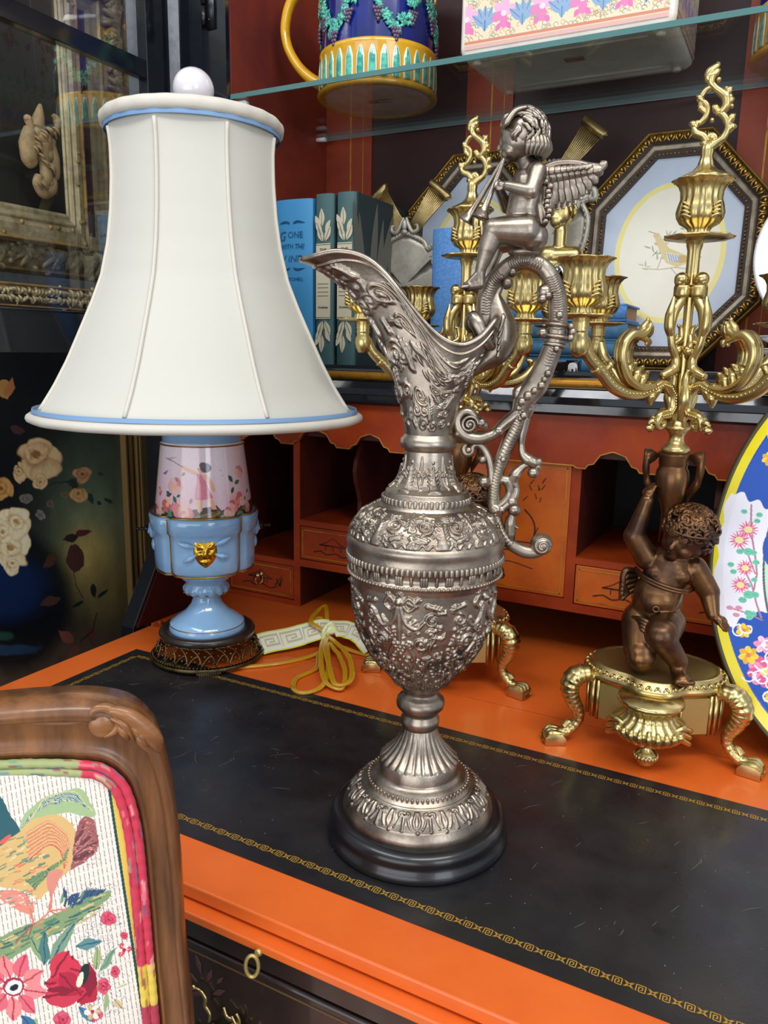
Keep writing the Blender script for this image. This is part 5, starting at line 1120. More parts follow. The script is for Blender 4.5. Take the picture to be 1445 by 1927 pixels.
    for k in range(34):
        a = r.uniform(-2.7, -.45); e = r.uniform(.05, 1.1); n = Vector((math.cos(e)*math.cos(a), math.cos(e)*math.sin(a), math.sin(e))); c = Vector((n.x*.0238, .0025+n.y*.0232, .0045+n.z*.0220)); t = n.cross(Vector((0, 0, 1))).normalized(); b_ = n.cross(t); d = r.choice((-1, 1)); q0 = r.uniform(0, 6)
        h.sweep([H_(*(c+(t*math.cos(q0+d*w)+b_*math.sin(q0+d*w))*.0058*(1-w/7.5)+n*.0004*w)) for w in (0, .7, 1.4, 2.1, 2.8, 3.6, 4.4, 5.2)], [.0007, .0019, .0021, .0018, .0010], seg=7, sub=3)
    h.sweep([H_(.0240*math.cos(t), .001+.0235*math.sin(t), .0090+.004*math.cos(t)) for t in np.linspace(0, 2*PI, 25)[:-1]], .0012, seg=6, closed=True, up=(0, 0, 1), sub=2)
    h.build('hair', BRONZE, pt)
    d = MB()   # strap over the chest, drapery at the hip and small wings behind
    d.sweep([(-.0250, .006, .1680), (-.0150, -.0150, .1650), (.0040, -.0210, .1600), (.0190, -.0160, .1570), (.0260, .002, .1560)], .0016, seg=8, sub=6); d.sweep([(-.0255, .006, .1655), (-.0150, -.0158, .1625), (.0040, -.0215, .1575), (.0190, -.0162, .1548), (.0260, .002, .1530)], .0013, seg=8, sub=6)
    for k in range(4): d.sweep([(-.0240+k*.002, -.016, .1270-k*.002), (-.0150, -.0260-k*.0006, .1290-k*.003), (-.0060, -.0270, .1240-k*.003), (-.0090, -.0265, .1170-k*.003)], [.0016, .0022, .0022, .0012], seg=8, sub=5)
    for k in range(5): d.sweep([(-.0220, .010, .1640-k*.004), (-.0330, .004, .1650-k*.006), (-.0350, .002, .1540-k*.004), (-.0290, .004, .1440)], [.0020, .0032, .0030, .0012], seg=8, sub=5)
    d.build('drapery', BRONZE, pt)
    # vase on the shoulder
    v = MB().lathe([(.0070, .1950), (.0065, .2220), (.0080, .2290), (.0125, .2400), (.0142, .2500), (.0145, .2560), (.0138, .2610), (.0122, .2640), (.0122, .2660), (.0128, .2670), (.0125, .2720), (.0136, .2745), (.0136, .2775), (.0090, .2790)], 48, (-.0005, .004))
    for s in (-1, 1):
        P = [(.0115, .2745), (.0195, .2790), (.0255, .2790), (.0262, .2620), (.0235, .2480), (.0140, .2330), (.0130, .2420), (.0190, .2530), (.0200, .2660), (.0160, .2690)]
        v.prism([(-.0005+s*a, b) for a, b in P], .0005, .0075)
    v.build('shouldered_vase', BRONZE, C_)
    # gilt stem
    g = MB().lathe([(.0118, .2780), (.0122, .2805), (.0112, .2830), (.0082, .2850), (.0064, .2885), (.0062, .2925), (.0085, .2965), (.0105, .2985), (.0110, .3000), (.0090, .3015), (.0065, .3060), (.0052, .3150), (.0046, .3300), (.0040, .3500), (.0044, .3700), (.0038, .3900), (.0042, .4150), (.0050, .4200), (.0050, .4260), (.0048, .4400), (.0050, .4480), (.0060, .4520), (.0068, .4545), (.0088, .4570), (.0092, .4600), (.0065, .4625)], 40, mod=lambda t, j, z: 1+(.09*math.cos(8*t) if 17 < j < 22 else 0))
    for k in range(4):   # acanthus growing up the stem
        a = k*PI/2+.4; c_, s_ = math.cos(a), math.sin(a)
        g.sweep([(c_*.004, s_*.004, .3050), (c_*.0105, s_*.0105, .3250), (c_*.008, s_*.008, .3420), (c_*.011, s_*.011, .3500)], [.0026, .0042, .0030, .0010], seg=10, sub=6, up=(-s_, c_, 0), flat=1.4)
        g.ball((c_*.0068, s_*.0068, .3660), (.0048, .0048, .0052)); g.sweep([(c_*.004, s_*.004, .3600), (c_*.009, s_*.009, .3700), (c_*.0075, s_*.0075, .3800)], [.002, .0032, .001], seg=8)
    g.build('stem', BRASS, C_)
    # cup, pan
    def fm(t, j, z):
        if j <= 12: return 1+.045*math.cos(16*t)+.02*math.cos(4*t)
        return 1+.03*math.cos(8*t)
    def cup_mesh(parent, x, y, z0, S):
        cu = MB(); pr = [(.0105, 0), (.0112, .004), (.0100, .009), (.0118, .013), (.0178, .018), (.0212, .026), (.0222, .034), (.0208, .043), (.0190, .052), (.0195, .062), (.0215, .069), (.0250, .0745), (.0285, .0765), (.0290, .0780), (.0262, .0785), (.0180, .0760), (.0130, .0600), (.0125, .0300)]
        cu.lathe([(r*S, z0+h*S*.70) for r, h in pr], 96, (x, y), fm)
        for k in range(4):
            a = k*PI/2+PI/4; c_, s_ = math.cos(a), math.sin(a)
            for q in range(4): w_ = (.0075-.0016*q)*S; h0 = (.020+.0055*q)*S*.70; cu.sweep([(x+(c_*.0205*S)-s_*w_, y+s_*.0205*S+c_*w_, z0+h0+.003*S), (x+c_*.0240*S, y+s_*.0240*S, z0+h0+.0060*S), (x+c_*.0205*S+s_*w_, y+s_*.0205*S-c_*w_, z0+h0+.003*S)], [.0008*S, .0016*S, .0008*S], seg=6, sub=4, up=(0, 0, 1))
        return cu.build('candle_cup', BRASS, parent)
    def pan_mesh(parent, x, y, z0, S):
        p = MB(); p.lathe([(.008*S, z0-.002), (.020*S, z0-.0015), (.032*S, z0), (.0335*S, z0+.0016), (.030*S, z0+.0022), (.012*S, z0+.001), (.011*S, z0+.002)], 96, (x, y), lambda t, j, z: 1+(.035*math.cos(9*t)+.012*math.cos(18*t) if 1 <= j <= 4 else 0)); return p.build('drip_pan', BRASS, parent)
    pan_mesh(C_, .0025, 0, Zc(.4605), .84); cup_mesh(C_, .0020, 0, Zc(.4615), .83)
    # finial
    n = MB(); n.lathe([(.0215, .5040), (.0200, .5062), (.0150, .5085), (.0100, .5110), (.0066, .5150), (.0046, .5220), (.0052, .5260), (.0040, .5340)], 40, (.003, 0), lambda t, j, z: 1+.06*math.cos(10*t))
    for P, rad in (
        ([(.0036, .5350), (.0020, .5420), (-.0010, .5470), (-.0062, .5500), (-.0080, .5545), (-.0060, .5580), (-.0035, .5570)], [.0032, .0030, .0030, .0028, .0022, .0018, .0020]),
        ([(.0036, .5370), (.0080, .5410), (.0128, .5450), (.0150, .5520), (.0135, .5590), (.0095, .5640), (.0060, .5640)], [.0034, .0030, .0026, .0026, .0026, .0024, .0016]),
        ([(.0010, .5430), (.0050, .5400), (.0075, .5440), (.0050, .5475), (.0025, .5455)], [.0024, .0026, .0024, .0022, .0022]),
        ([(-.0062, .5570), (-.0025, .5590), (.0000, .5640), (.0000, .5700), (-.0035, .5740), (-.0055, .5700)], [.0016, .0022, .0024, .0022, .0020, .0018]),
        ([(-.0005, .5650), (-.0045, .5700), (-.0048, .5770), (-.0015, .5830), (.0030, .5845), (.0050, .5820)], [.0020, .0022, .0020, .0020, .0018, .0014]),
        ([(.0090, .5640), (.0125, .5690), (.0120, .5760), (.0085, .5800), (.0040, .5840), (.0010, .5880), (.0012, .5930), (.0050, .5965), (.0068, .5975)], [.0024, .0034, .0036, .0030, .0026, .0030, .0034, .0024, .0008]),
        ([(.0010, .5880), (-.0015, .5920), (.0000, .5970), (.0045, .6010), (.0040, .6035)], [.0022, .0028, .0030, .0022, .0008])):
        n.sweep([(x*1.12-.0003, 0, Zc(z)-.004) for x, z in P], [q*1.12 for q in rad], seg=9, sub=6, flat=1.2)
    for (x0, z0, x1, z1) in ((.0150, .5500, .0215, .5530), (.0152, .5560, .0200, .5620), (.0130, .5700, .0180, .5740), (.0118, .5770, .0160, .5830), (-.0070, .5540, -.0120, .5570), (-.0045, .5740, -.0085, .5770), (.0030, .5380, -.0030, .5410), (.0040, .5390, .0100, .5400), (.0010, .5900, -.0040, .5930), (.0070, .5650, .0030, .5690)):
        n.sweep([(x0*1.1, 0, Zc(z0)-.004), ((x0+x1)/2*1.1, -.001, Zc((z0+z1)/2+.0015)-.004), (x1*1.1, 0, Zc(z1)-.004)], [.0030, .0030, .0008], seg=8, sub=5)
    for (x, z, r_) in ((.0148, .5760, .0026), (.0160, .5560, .0024), (.0165, .5500, .002), (.0140, .5720, .0024), (.0105, .5780, .0022), (-.0070, .5560, .0024), (.0050, .5450, .0026), (-.005, .5690, .0024), (.0075, .5655, .0024), (.0060, .5900, .0022), (-.0010, .5950, .0022), (.0185, .5600, .0016), (.0168, .5690, .0018), (.0120, .5830, .0016), (.0040, .5590, .0020)):
        n.ball((x*1.08, 0, Zc(z)-.004), (r_, r_*1.3, r_), 10, 8)
    n.build('flame_finial', BRASS, C_)
    # arms
    for k, (ang, h_) in enumerate(arm_angles):
        c_, s_ = math.cos(ang), math.sin(ang)
        def A(P, off=0.0): return [(d*c_-off*s_, d*s_+off*c_, Zc(z)) for d, z in P]
        U = (-s_, c_, 0); a = MB()
        main = [(.0260, .3020), (.0215, .3045), (.0150, .3030), (.0165, .2990), (.0225, .3000), (.0200, .3090), (.0110, .3110), (.0075, .3170), (.0085, .3270), (.0140, .3345), (.0210, .3365), (.0300, .3325), (.0420, .3285), (.0560, .3290), (.0700, .3350), (.0830, .3480), (.0950, .3600), (.1010, .3730)]
        a.sweep(A([(d*1.08, z) for d, z in main]), [.0020, .0030, .0022, .002, .0024, .0040, .0044, .0044, .0044, .0046, .0046, .0044, .0048, .0052, .0056, .0056, .0052, .0052], seg=12, sub=7, up=U, flat=.9)
        a.sweep(A([(.0300, .3010), (.0320, .2985), (.0360, .2990)]), [.0030, .0038, .0014], seg=8, up=U); a.sweep(A([(.0260, .3030), (.0300, .3045), (.0340, .3020)]), [.0024, .0030, .0010], seg=8, up=U)
        P = A([(d*1.08, z) for d, z in main[5:17]])
        for i in range(len(P)-1):   # bead row along the flank
            for q in range(4):
                p = Vector(P[i]).lerp(Vector(P[i+1]), q/4)
                for sd in (-1, 1): a.ball(p+Vector(U)*sd*.0042, .0013, 6, 4)
        # lyre branch rising to the knob at the stem
        a.sweep(A([(.0240, .3440), (.0160, .3470), (.0100, .3510), (.0095, .3600), (.0150, .3700), (.0175, .3850), (.0150, .4000), (.0090, .4100), (.0085, .4160)]), [.0030, .0046, .0044, .0038, .0034, .0032, .0036, .0040, .0044], seg=12, sub=6, up=U)
        a.sweep(A([(.0160, .3760), (.0200, .3850), (.0205, .3960), (.0185, .4060), (.0178, .4120)]), [.0020, .0036, .0034, .0020, .0006], seg=8, sub=6, up=U, flat=1.3)
        a.sweep(A([(.0130, .3720), (.0060, .3760), (.0065, .3850), (.0110, .3880)]), [.0022, .0028, .0024, .0008], seg=8, sub=5, up=U)
        a.ball(A([(.0110, .4265)])[0], (.0060, .0060, .0056), 14, 10); a.ball(A([(.0125, .4240)])[0], (.0042, .0042, .0042), 12, 8)
        bx_ = A([(.0085, .4165)])[0]; a.lathe([(.0068, bx_[2]-.005), (.0074, bx_[2]-.003), (.0074, bx_[2]+.003), (.0068, bx_[2]+.005)], 6, (bx_[0], bx_[1]))
        # leafy scroll curling back towards the stem
        sc_ = [(.0300, .3350), (.0440, .3340), (.0580, .3410), (.0660, .3560), (.0660, .3700), (.0580, .3790), (.0490, .3790), (.0430, .3830), (.0405, .3890)]
        for off in (-.0030, 0, .0030): a.sweep(A([(d*1.04+abs(off)*.3, z) for d, z in sc_], off), [.0022, .0030, .0036, .0036, .0040, .0040, .0036, .0030, .0010], seg=9, sub=6, up=U)
        a.sweep(A([(.0500, .3780), (.0480, .3850), (.0440, .3905), (.0450, .3930)]), [.0030, .0032, .0020, .0008], seg=8, up=U); a.sweep(A([(.0500, .3770), (.0430, .3740), (.0440, .3700)]), [.0026, .0028, .0010], seg=8, up=U)
        for (d0, z0, d1, z1) in ((.046, .334, .040, .347), (.053, .336, .047, .352), (.030, .330, .034, .318), (.022, .337, .030, .322), (.062, .342, .056, .355), (.083, .348, .076, .354), (.090, .345, .098, .350)): a.sweep(A([(d0, z0), ((d0+d1)/2+.002, (z0+z1)/2+.002), (d1, z1)]), [.0026, .0040, .0008], seg=8, sub=5, up=U, flat=1.3)
        # upright under the pan
        R_ = .1130; x, y = R_*c_, R_*s_
        a.lathe([(.0050, .3590), (.0072, .3640), (.0082, .3690), (.0078, .3735), (.0062, .3765), (.0066, .3790), (.0072, .3800), (.0062, .3815), (.0072, .3835), (.0064, .3850), (.0074, .3870), (.0064, .3880), (.0074, .3895), (.0074, .3903)], 24, (x, y))
        ao = a.build('arm', BRASS, C_); pan_mesh(ao, x, y, .3905, .72); cup_mesh(ao, x, y, .3915, .80)
    return C_
brz = math.radians(9.4)
vz = face_rz(CA)
def rel(deg): return math.radians(deg)
cand = make_candelabrum('nearer brass candelabrum at right, its bronze putto in full view before the drawers', (CA[0], CA[1], 0), brz, [(rel(180+43), 0), (rel(180-46), 0), (rel(-44), 0), (rel(42), 0)])
cand['group'] = 'pair of putto candelabra'
c2 = copy_tree(cand); c2.location = (-.3215, .788, 0); c2.rotation_euler = (0, 0, math.radians(6)); c2['label'] = 'farther brass candelabrum standing behind the pewter ewer, its putto mostly hidden'
# ================================================================ BOOKS on the shelf
DZ = .3383
CLB = mat('blue_cloth', '#3585b8', .6, bump=('n', 1500, .2, .0003)); CLG = mat('dark_green_cloth', '#3f5f60', .65, bump=('n', 1500, .2, .0003)); CLG2 = mat('dark_green_board', '#1c2c30', .65); INKB = mat('navy_ink', '#1d5a86', .6); CREAM = mat('cream_label', '#cbc2a8', .7); INKD = mat('dark_ink', '#3a3a34', .7)
PAGES = mat('page_edges', '#cfc3a4', .8, bump=('n', 600, .4, .0005)); CLL = mat('light_blue_cloth', '#5285be', .65, bump=('n', 1200, .4, .0004), var=(300, '#4474ac', .4, .6)); CLM = mat('mid_blue_cloth', '#36688a', .6, var=(120, '#2c5874', .4, .7)); CLT = mat('tan_endband', '#9a7058', .7)
def book(label, w, h, d, cloth, loc, rz, board=None, group=None, cat='book'):
    """spine faces -y, width along x, board at +x and -x"""
    b = thing('book', label, cat, loc, rz, group); t = .0022
    cv_ = MB()
    # rounded spine
    P = [(-w/2, 0), (-w/2*.8, -.0035), (-w/2*.35, -.0052), (0, -.0056), (w/2*.35, -.0052), (w/2*.8, -.0035), (w/2, 0)]
    cv_.prism(P+[(w/2, .003), (-w/2, .003)], 0, h, 'xy'); 
    s = cv_.build('spine', cloth, b, True); bevel(s, .0006)
    for sg in (-1, 1):
        x0, x1 = (w/2-t, w/2) if sg > 0 else (-w/2, -w/2+t); o = bevel(MB().box(x0+sg*.0004, x1+sg*.0004, .004, d, 0, h).build('board', board or cloth, b, False), .0005)
    bevel(MB().box(-w/2+t, w/2-t, .003, d-.004, .003, h-.003).build('page_block', PAGES, b, False), .0006)
    return b
# blue novel
BY = .925
p = ony(556, 690, BY); g1 = book('blue clothbound novel with its title lettered in navy on the spine, leftmost on the shelf', .0610, .2195, .150, CLB, (-.6300, BY, DZ), 0)
def spt(s, size, z, shear=0, b=g1, m=INKB, x=0, sx=1.0, y=-.0059): return text(s, size, (x, y, z), (PI/2, 0, 0), m, b, 'spine_lettering', .0002, shear, sx)
spt('G', .0165, .1725, .25, x=-.0155, sx=.95); spt('ONE', .0115, .1738, 0, x=.0060); spt('WITH THE', .0088, .1590, .25, sx=.95); spt('W', .0150, .1425, .25, x=-.0185); spt('IND', .0118, .1430, .15, x=.0060, sx=1.15); spt('MITCHELL', .0055, .1165, 0, x=.004, sx=1.2)
o = MB()
for zc, f_ in ((.1900, 1), (.1298, -1)):
    for s in (-1, 1):
        for q in range(3): o.sweep([(s*.003, -.0058, zc-f_*.001*q), (s*.009, -.0057, zc+f_*(.002-.0012*q)), (s*.015, -.0050, zc+f_*(.001-.001*q)), (s*.021, -.0040, zc-f_*.001)], [.0003, .0005, .0002], seg=5, sub=4)
o.sweep([(.003*math.cos(t), -.0057, .0870+.0095*math.sin(t)) for t in np.linspace(0, 2*PI, 17)[:-1]], .0003, seg=5, closed=True, sub=1)
o.build('spine_ornament', INKB, g1)
def laurel_book(label, x, group):
    b = book(label, .0285, .2235, .170, CLG, (x, BY+.001, DZ), 0, CLG2, group)
    l = MB(); l.box(-.0105, .0115, -.0059, -.0050, .0640, .1610); lab = l.build('cream_label', CREAM, b, False)
    k = MB(); k2 = MB()
    for qi, (x0, z0, L, a, w_) in enumerate(((0, .163, .020, 1.95, .0042), (.003, .163, .021, 1.15, .0042), (-.002, .172, .020, 2.0, .0040), (.004, .176, .016, 1.1, .0030), (-.001, .182, .023, 1.62, .0040), (-.004, .180, .018, 2.0, .0034))):
        P = [(u*L, math.sin(PI*u)*w_) for u in np.linspace(0, 1, 8)]+[(u*L, -math.sin(PI*u)*w_) for u in np.linspace(1, 0, 8)[1:-1]]
        Q = [(x0+p*math.cos(a)-q*math.sin(a), z0+p*math.sin(a)+q*math.cos(a)) for p, q in P]; k.prism(Q, -.0062-qi*.00005, -.0052)
        Q = [(x0+p*math.cos(a)-q*math.sin(a), .2245-(z0+p*math.sin(a)+q*math.cos(a))) for p, q in P]; k2.prism(Q, -.0062-qi*.00005, -.0052)
    k.build('laurel_sprig', CREAM, b, False); k2.build('laurel_sprig', CREAM, b, False)
    v = MB()
    for (x0, z0, L, a) in ((0, .163, .018, 1.95), (.003, .163, .019, 1.15), (-.001, .182, .020, 1.62), (-.002, .172, .017, 2.0)):
        for f_ in (0, 1): v.sweep([(x0, -.0065, z0 if f_ == 0 else .2245-z0), (x0+L*math.cos(a), -.0065, (z0+L*math.sin(a)) if f_ == 0 else .2245-(z0+L*math.sin(a)))], .0003, seg=4, smoothp=False)
    v.box(-.0105, .0115, -.0061, -.0058, .1590, .1596); v.box(-.0105, .0115, -.0061, -.0058, .0655, .0661)
    for z in (.1090, .1040, .0985, .0935): v.box(-.008, .009, -.0061, -.0058, z, z+.0007)
    v.build('leaf_vein', INKD, b)
    spt('THE', .0048, .1530, 0, b, INKD, x=.0005, sx=1.2, y=-.0061); spt('HOLY', .0034, .1170, 0, b, INKD, x=.0, sx=1.1, y=-.0061) if False else None; spt('Doubleday', .0042, .0790, .2, b, INKD, x=.0005, sx=.85, y=-.0061)
    return b
lb1 = laurel_book('dark green book with cream laurel spine label, next to the blue novel', -.5810, 'pair of laurel-label volumes'); lb2 = laurel_book('dark green book with cream laurel spine label, its leaf-patterned cover facing the shelf centre', -.5480, 'pair of laurel-label volumes')
lm = MB()   # big leaves on the outer cover
for qi, (y0, z0, L, a, w_) in enumerate(((.014, .10, .118, 1.75, .0075), (.040, .09, .128, 1.45, .0085), (.066, .10, .118, 1.25, .0095), (.095, .09, .128, 1.5, .0090), (.120, .09, .125, 1.3, .0090), (.030, .020, .180, 1.70, .010), (.050, .010, .190, 1.45, .011), (.075, .015, .170, 1.20, .012), (.100, .010, .150, 1.55, .011), (.125, .015, .150, 1.35, .010), (.060, .120, .090, 1.0, .010))):
    P = [(u*L, math.sin(PI*u)*w_) for u in np.linspace(0, 1, 12)]+[(u*L, -math.sin(PI*u)*w_) for u in np.linspace(1, 0, 12)[1:-1]]
    Q = [(y0+p*math.cos(a)-q*math.sin(a), min(.219, z0+p*math.sin(a)+q*math.cos(a))) for p, q in P]; lm.prism(Q, .0148, .0152+qi*.00006, 'yz')
lm.build('cover_leaf_pattern', mat('grey_leaf_print', '#5d5c54', .7), lb2, False)
# light blue book behind the farther candelabrum
book('light blue cloth book standing upright alone between the silver shields', .0480, .1810, .020, CLL, (-.4270, .985, DZ), 0)
# stack lying flat
def flat_book(label, x0, x1, y0, y1, z0, z1, cloth, tan=False):
    b = thing('book', label, 'book', ((x0+x1)/2, (y0+y1)/2, z0), 0, 'blue books stacked flat on the shelf'); w, d, h = (x1-x0)/2, (y1-y0)/2, z1-z0
    bevel(MB().box(-w, w, -d, d, h-.0025, h).build('board', cloth, b, False), .0006); bevel(MB().box(-w, w, -d, d, 0, .0025).build('board', cloth, b, False), .0006)
    s = MB(); s.prism([(-d+.004, 0), (-d-.002, h*.2), (-d-.0035, h*.5), (-d-.002, h*.8), (-d+.004, h)], -w, w, 'yz'); s.build('spine', cloth, b, True)
    MB().box(-w+.004, w-.003, -d+.004, d-.003, .0025, h-.0025).build('page_block', CLT if tan else PAGES, b, False); return b
z = DZ
for k, (hh, xa, xb, cl, tn, lab) in enumerate(((.0200, -.352, -.208, CLM, 0, 'blue cloth book lying flat, lowest of the shelf stack'), (.0190, -.350, -.200, CLM, 0, 'blue cloth book lying flat, second from the bottom of the stack'), (.0225, -.350, -.190, CLM, 1, 'blue book with tan page edges lying flat, second from the top of the stack'), (.0200, -.352, -.192, CLL, 1, 'light blue book with tan page edges lying on top of the stack'))):
    flat_book(lab, xa, xb, .972-.002*(k % 2), 1.055, z, z+hh, cl, tn); z += hh+.0004
# ================================================================ OCTAGONAL FRAMES
SILV = mat('silver_leaf_frame', '#9a8c78', .45, .5, var=(80, '#6f6355', .4, .7)); GLTD = mat('antique_gilt_frame', '#a07a3a', .42, .75, var=(120, '#4d3418', .42, .62), bump=('n', 300, .3, .001)); GLT = mat('bright_gilt_frame', '#c9a04c', .38, .85, var=(90, '#8d6528', .5, .75))
DKFR = mat('dark_frame_ground', '#2b1c12', .55); ARTM = mat('printed_art', '#ffffff', .55, attr='paint'); ARTG = mat('print_behind_glass', '#ffffff', .5, attr='paint', coat=.35)
def octo(hw, hh, c): return [(-hw+c, -hh), (hw-c, -hh), (hw, -hh+c*1.12), (hw, hh-c*1.12), (hw-c, hh), (-hw+c, hh), (-hw, hh-c*1.12), (-hw, -hh+c*1.12)]
def frame_print(label, loc, tilt, rz, seed):
    t = thing('picture_frame', label, 'picture frame', loc, rz, 'octagonal bird print frames'); HW, HH, CC = .112, .146, .074
    o = Vector((0, 0, HH)); cT, sT = math.cos(tilt), math.sin(tilt); e1 = Vector((1, 0, 0)); e2 = Vector((0, sT, cT)); n = Vector((0, -cT, sT))
    def ring(name, prof, m, hw=HW, hh=HH, c=CC):
        V, F = moulding(octo(hw, hh, c), prof, True, e2*HH, e1, e2, n); return MB().add(V, F).build(name, m, t, False)
    bevel(ring('frame_edge', [(0, -.012), (0, .004), (.0018, .0062), (.0036, .004), (.0036, -.012)], GLT), .0004)
    ring('frame_ground', [(.0036, -.012), (.0036, .003), (.0090, .0075), (.0155, .0035), (.0155, -.012)], DKFR)
    ring('silver_slip', [(.0155, -.010), (.0155, .0030), (.0175, .0045), (.0215, .0035), (.0225, .0010), (.0225, -.010)], SILV)
    ring('inner_ground', [(.0225, -.010), (.0225, .0010), (.0300, -.0010), (.0300, -.010)], DKFR)
    P = octo(HW, HH, CC)
    def along(off, step, fn):
        N = len(P)
        for i in range(N):
            p = Vector(P[i]); q = Vector(P[(i+1) % N]); d = (q-p).normalized(); nn2 = Vector((-d.y, d.x)); L = (q-p).length
            k = max(1, int((L-off*.8)/step)); s0 = (L-(k-1)*step)/2
            for j in range(k): fn(p+d*(s0+j*step)+nn2*off, d, nn2)
    g = MB()
    def W(p, h): return e2*HH+e1*p.x+e2*p.y+n*h
    def egg(p, d, nn2):
        for s in (-1, 1): g.sweep([W(p+d*s*.0030-nn2*.0038, .0072), W(p+d*s*.0038+nn2*.0005, .0092), W(p+d*s*.0012+nn2*.0042, .0078)], [.0007, .0012, .0008], seg=6, sub=3, up=n)
        g.ball(W(p-nn2*.0012, .0082), (.0019, .0019, .0024), 8, 6)
        g.sweep([W(p+d*.0048-nn2*.0042, .0070), W(p+d*.0048+nn2*.0038, .0072)], [.0009, .0004], seg=5, smoothp=False, up=n)
    along(.0090, .0098, egg); g.build('leaf_tip_ornament', GLT, t)
    b = MB(); along(.0262, .0046, lambda p, d, nn2: b.ball(W(p, .0006), .0015, 7, 5)); b.build('bead_row', GLTD, t)
    # print: grey mat, yellow oval line, bird on a branch
    cv = Canvas(-.083, .083, -.117, .117, 330, 460, '#b9c3d2'); cv.ell(0, .0, .0665, .0865, '#e7d98a'); cv.ell(0, 0, .0600, .0800, '#e6e0cd')
    r = random.Random(seed)
    if seed == 1:
        for P_ in ([(-.03, -.018), (-.01, -.020), (.01, -.018), (.03, -.021)], [(-.012, -.020), (-.006, .002), (-.004, .018)], [(.005, -.019), (.018, -.034), (.026, -.050)], [(-.004, .005), (-.018, .012)], [(-.005, .010), (.006, .020)]): cv.line(P_, .0011, '#b5a78a')
        for k in range(34): x, y = r.choice(((-.020, .012), (-.004, .020), (.004, .024), (-.028, -.02), (.024, -.03), (-.012, .0), (.02, -.046))); cv.leaf(x+r.uniform(-.008, .008), y+r.uniform(-.006, .006), r.uniform(.006, .011), .0018, r.uniform(0, 6.28), r.choice(['#aab09a', '#c3b99b', '#8f9a8c']))
        cv.poly([(-.020, .022), (-.014, .024), (.000, .006), (.022, -.004), (.030, -.010), (.012, -.018), (-.002, -.012), (-.012, .004)], '#d3bf8a'); cv.poly([(-.004, .000), (.014, -.004), (.016, -.012), (.002, -.010)], '#97a3b8')
        for k in range(7): cv.line([(-.003+k*.0028, .001-k*.0006), (.001+k*.0028, -.010)], .0007, '#e8e6dc')
        cv.poly([(.012, -.003), (.040, -.006), (.034, -.010), (.014, -.013)], '#c3a465'); cv.ell(-.017, .0225, .004, .003, '#cdb88c'); cv.line([(-.019, .025), (-.027, .028)], .0008, '#7d715d')
    else:
        for P_ in ([(-.03, -.04), (-.005, -.02), (.01, .01), (.012, .04)], [(-.005, -.02), (.02, -.03)], [(.008, .005), (-.018, .025)]): cv.line(P_, .0012, '#a9a37f')
        for k in range(60): x, y = r.choice(((-.018, .025), (.012, .04), (.02, -.03), (-.03, -.04), (0, -.01), (.01, .01))); cv.leaf(x+r.uniform(-.012, .012), y+r.uniform(-.01, .01), r.uniform(.006, .012), .003, r.uniform(0, 6.28), r.choice(['#a9b27f', '#c9c68c', '#8fa07c']))
        cv.ell(-.02, .035, .011, .006, '#c9b060', .6); cv.ell(-.012, .042, .004, .004, '#8c7c50')
    cv.mottle(.04, seed, 20)
    ins = MB()
    def fn(X, Y): return X, sT*(Y+HH)-cT*(-.004), cT*(Y+HH)+sT*(-.004)
    mask = (np.abs(cv.X)/.083 <= 1) & (np.abs(cv.X)+np.abs(cv.Y)/1.12 < .1375)
    painted('bird_print', cv, fn, ARTG, t, mask=mask, smooth=False)
    V, F = moulding([(-.06, -.1), (.06, -.1), (.06, .1), (-.06, .1)], [(0, -.013), (.0, -.009), (.006, -.009), (.006, -.013)], True, e2*HH, e1, e2, n)
    MB().add(V, F).build('backing', DKFR, t, False); return t
frame_print('octagonal gilt frame with a yellow bird print, fully seen behind the nearer candelabrum', (-.1660, 1.052, .3440), math.radians(7), math.radians(0), 1)
frame_print('octagonal gilt frame half hidden behind the cherub and the left silver shield', (-.4310, 1.060, .3440), math.radians(6), math.radians(0), 2)
MB_ = thing('display_block', 'low dark wooden block under the octagonal frames', 'block', (-.30, 1.07, DZ)); bevel(MB().box(-.26, .33, -.030, .050, 0, .0058).build('block_body', DKW, MB_, False), .001)
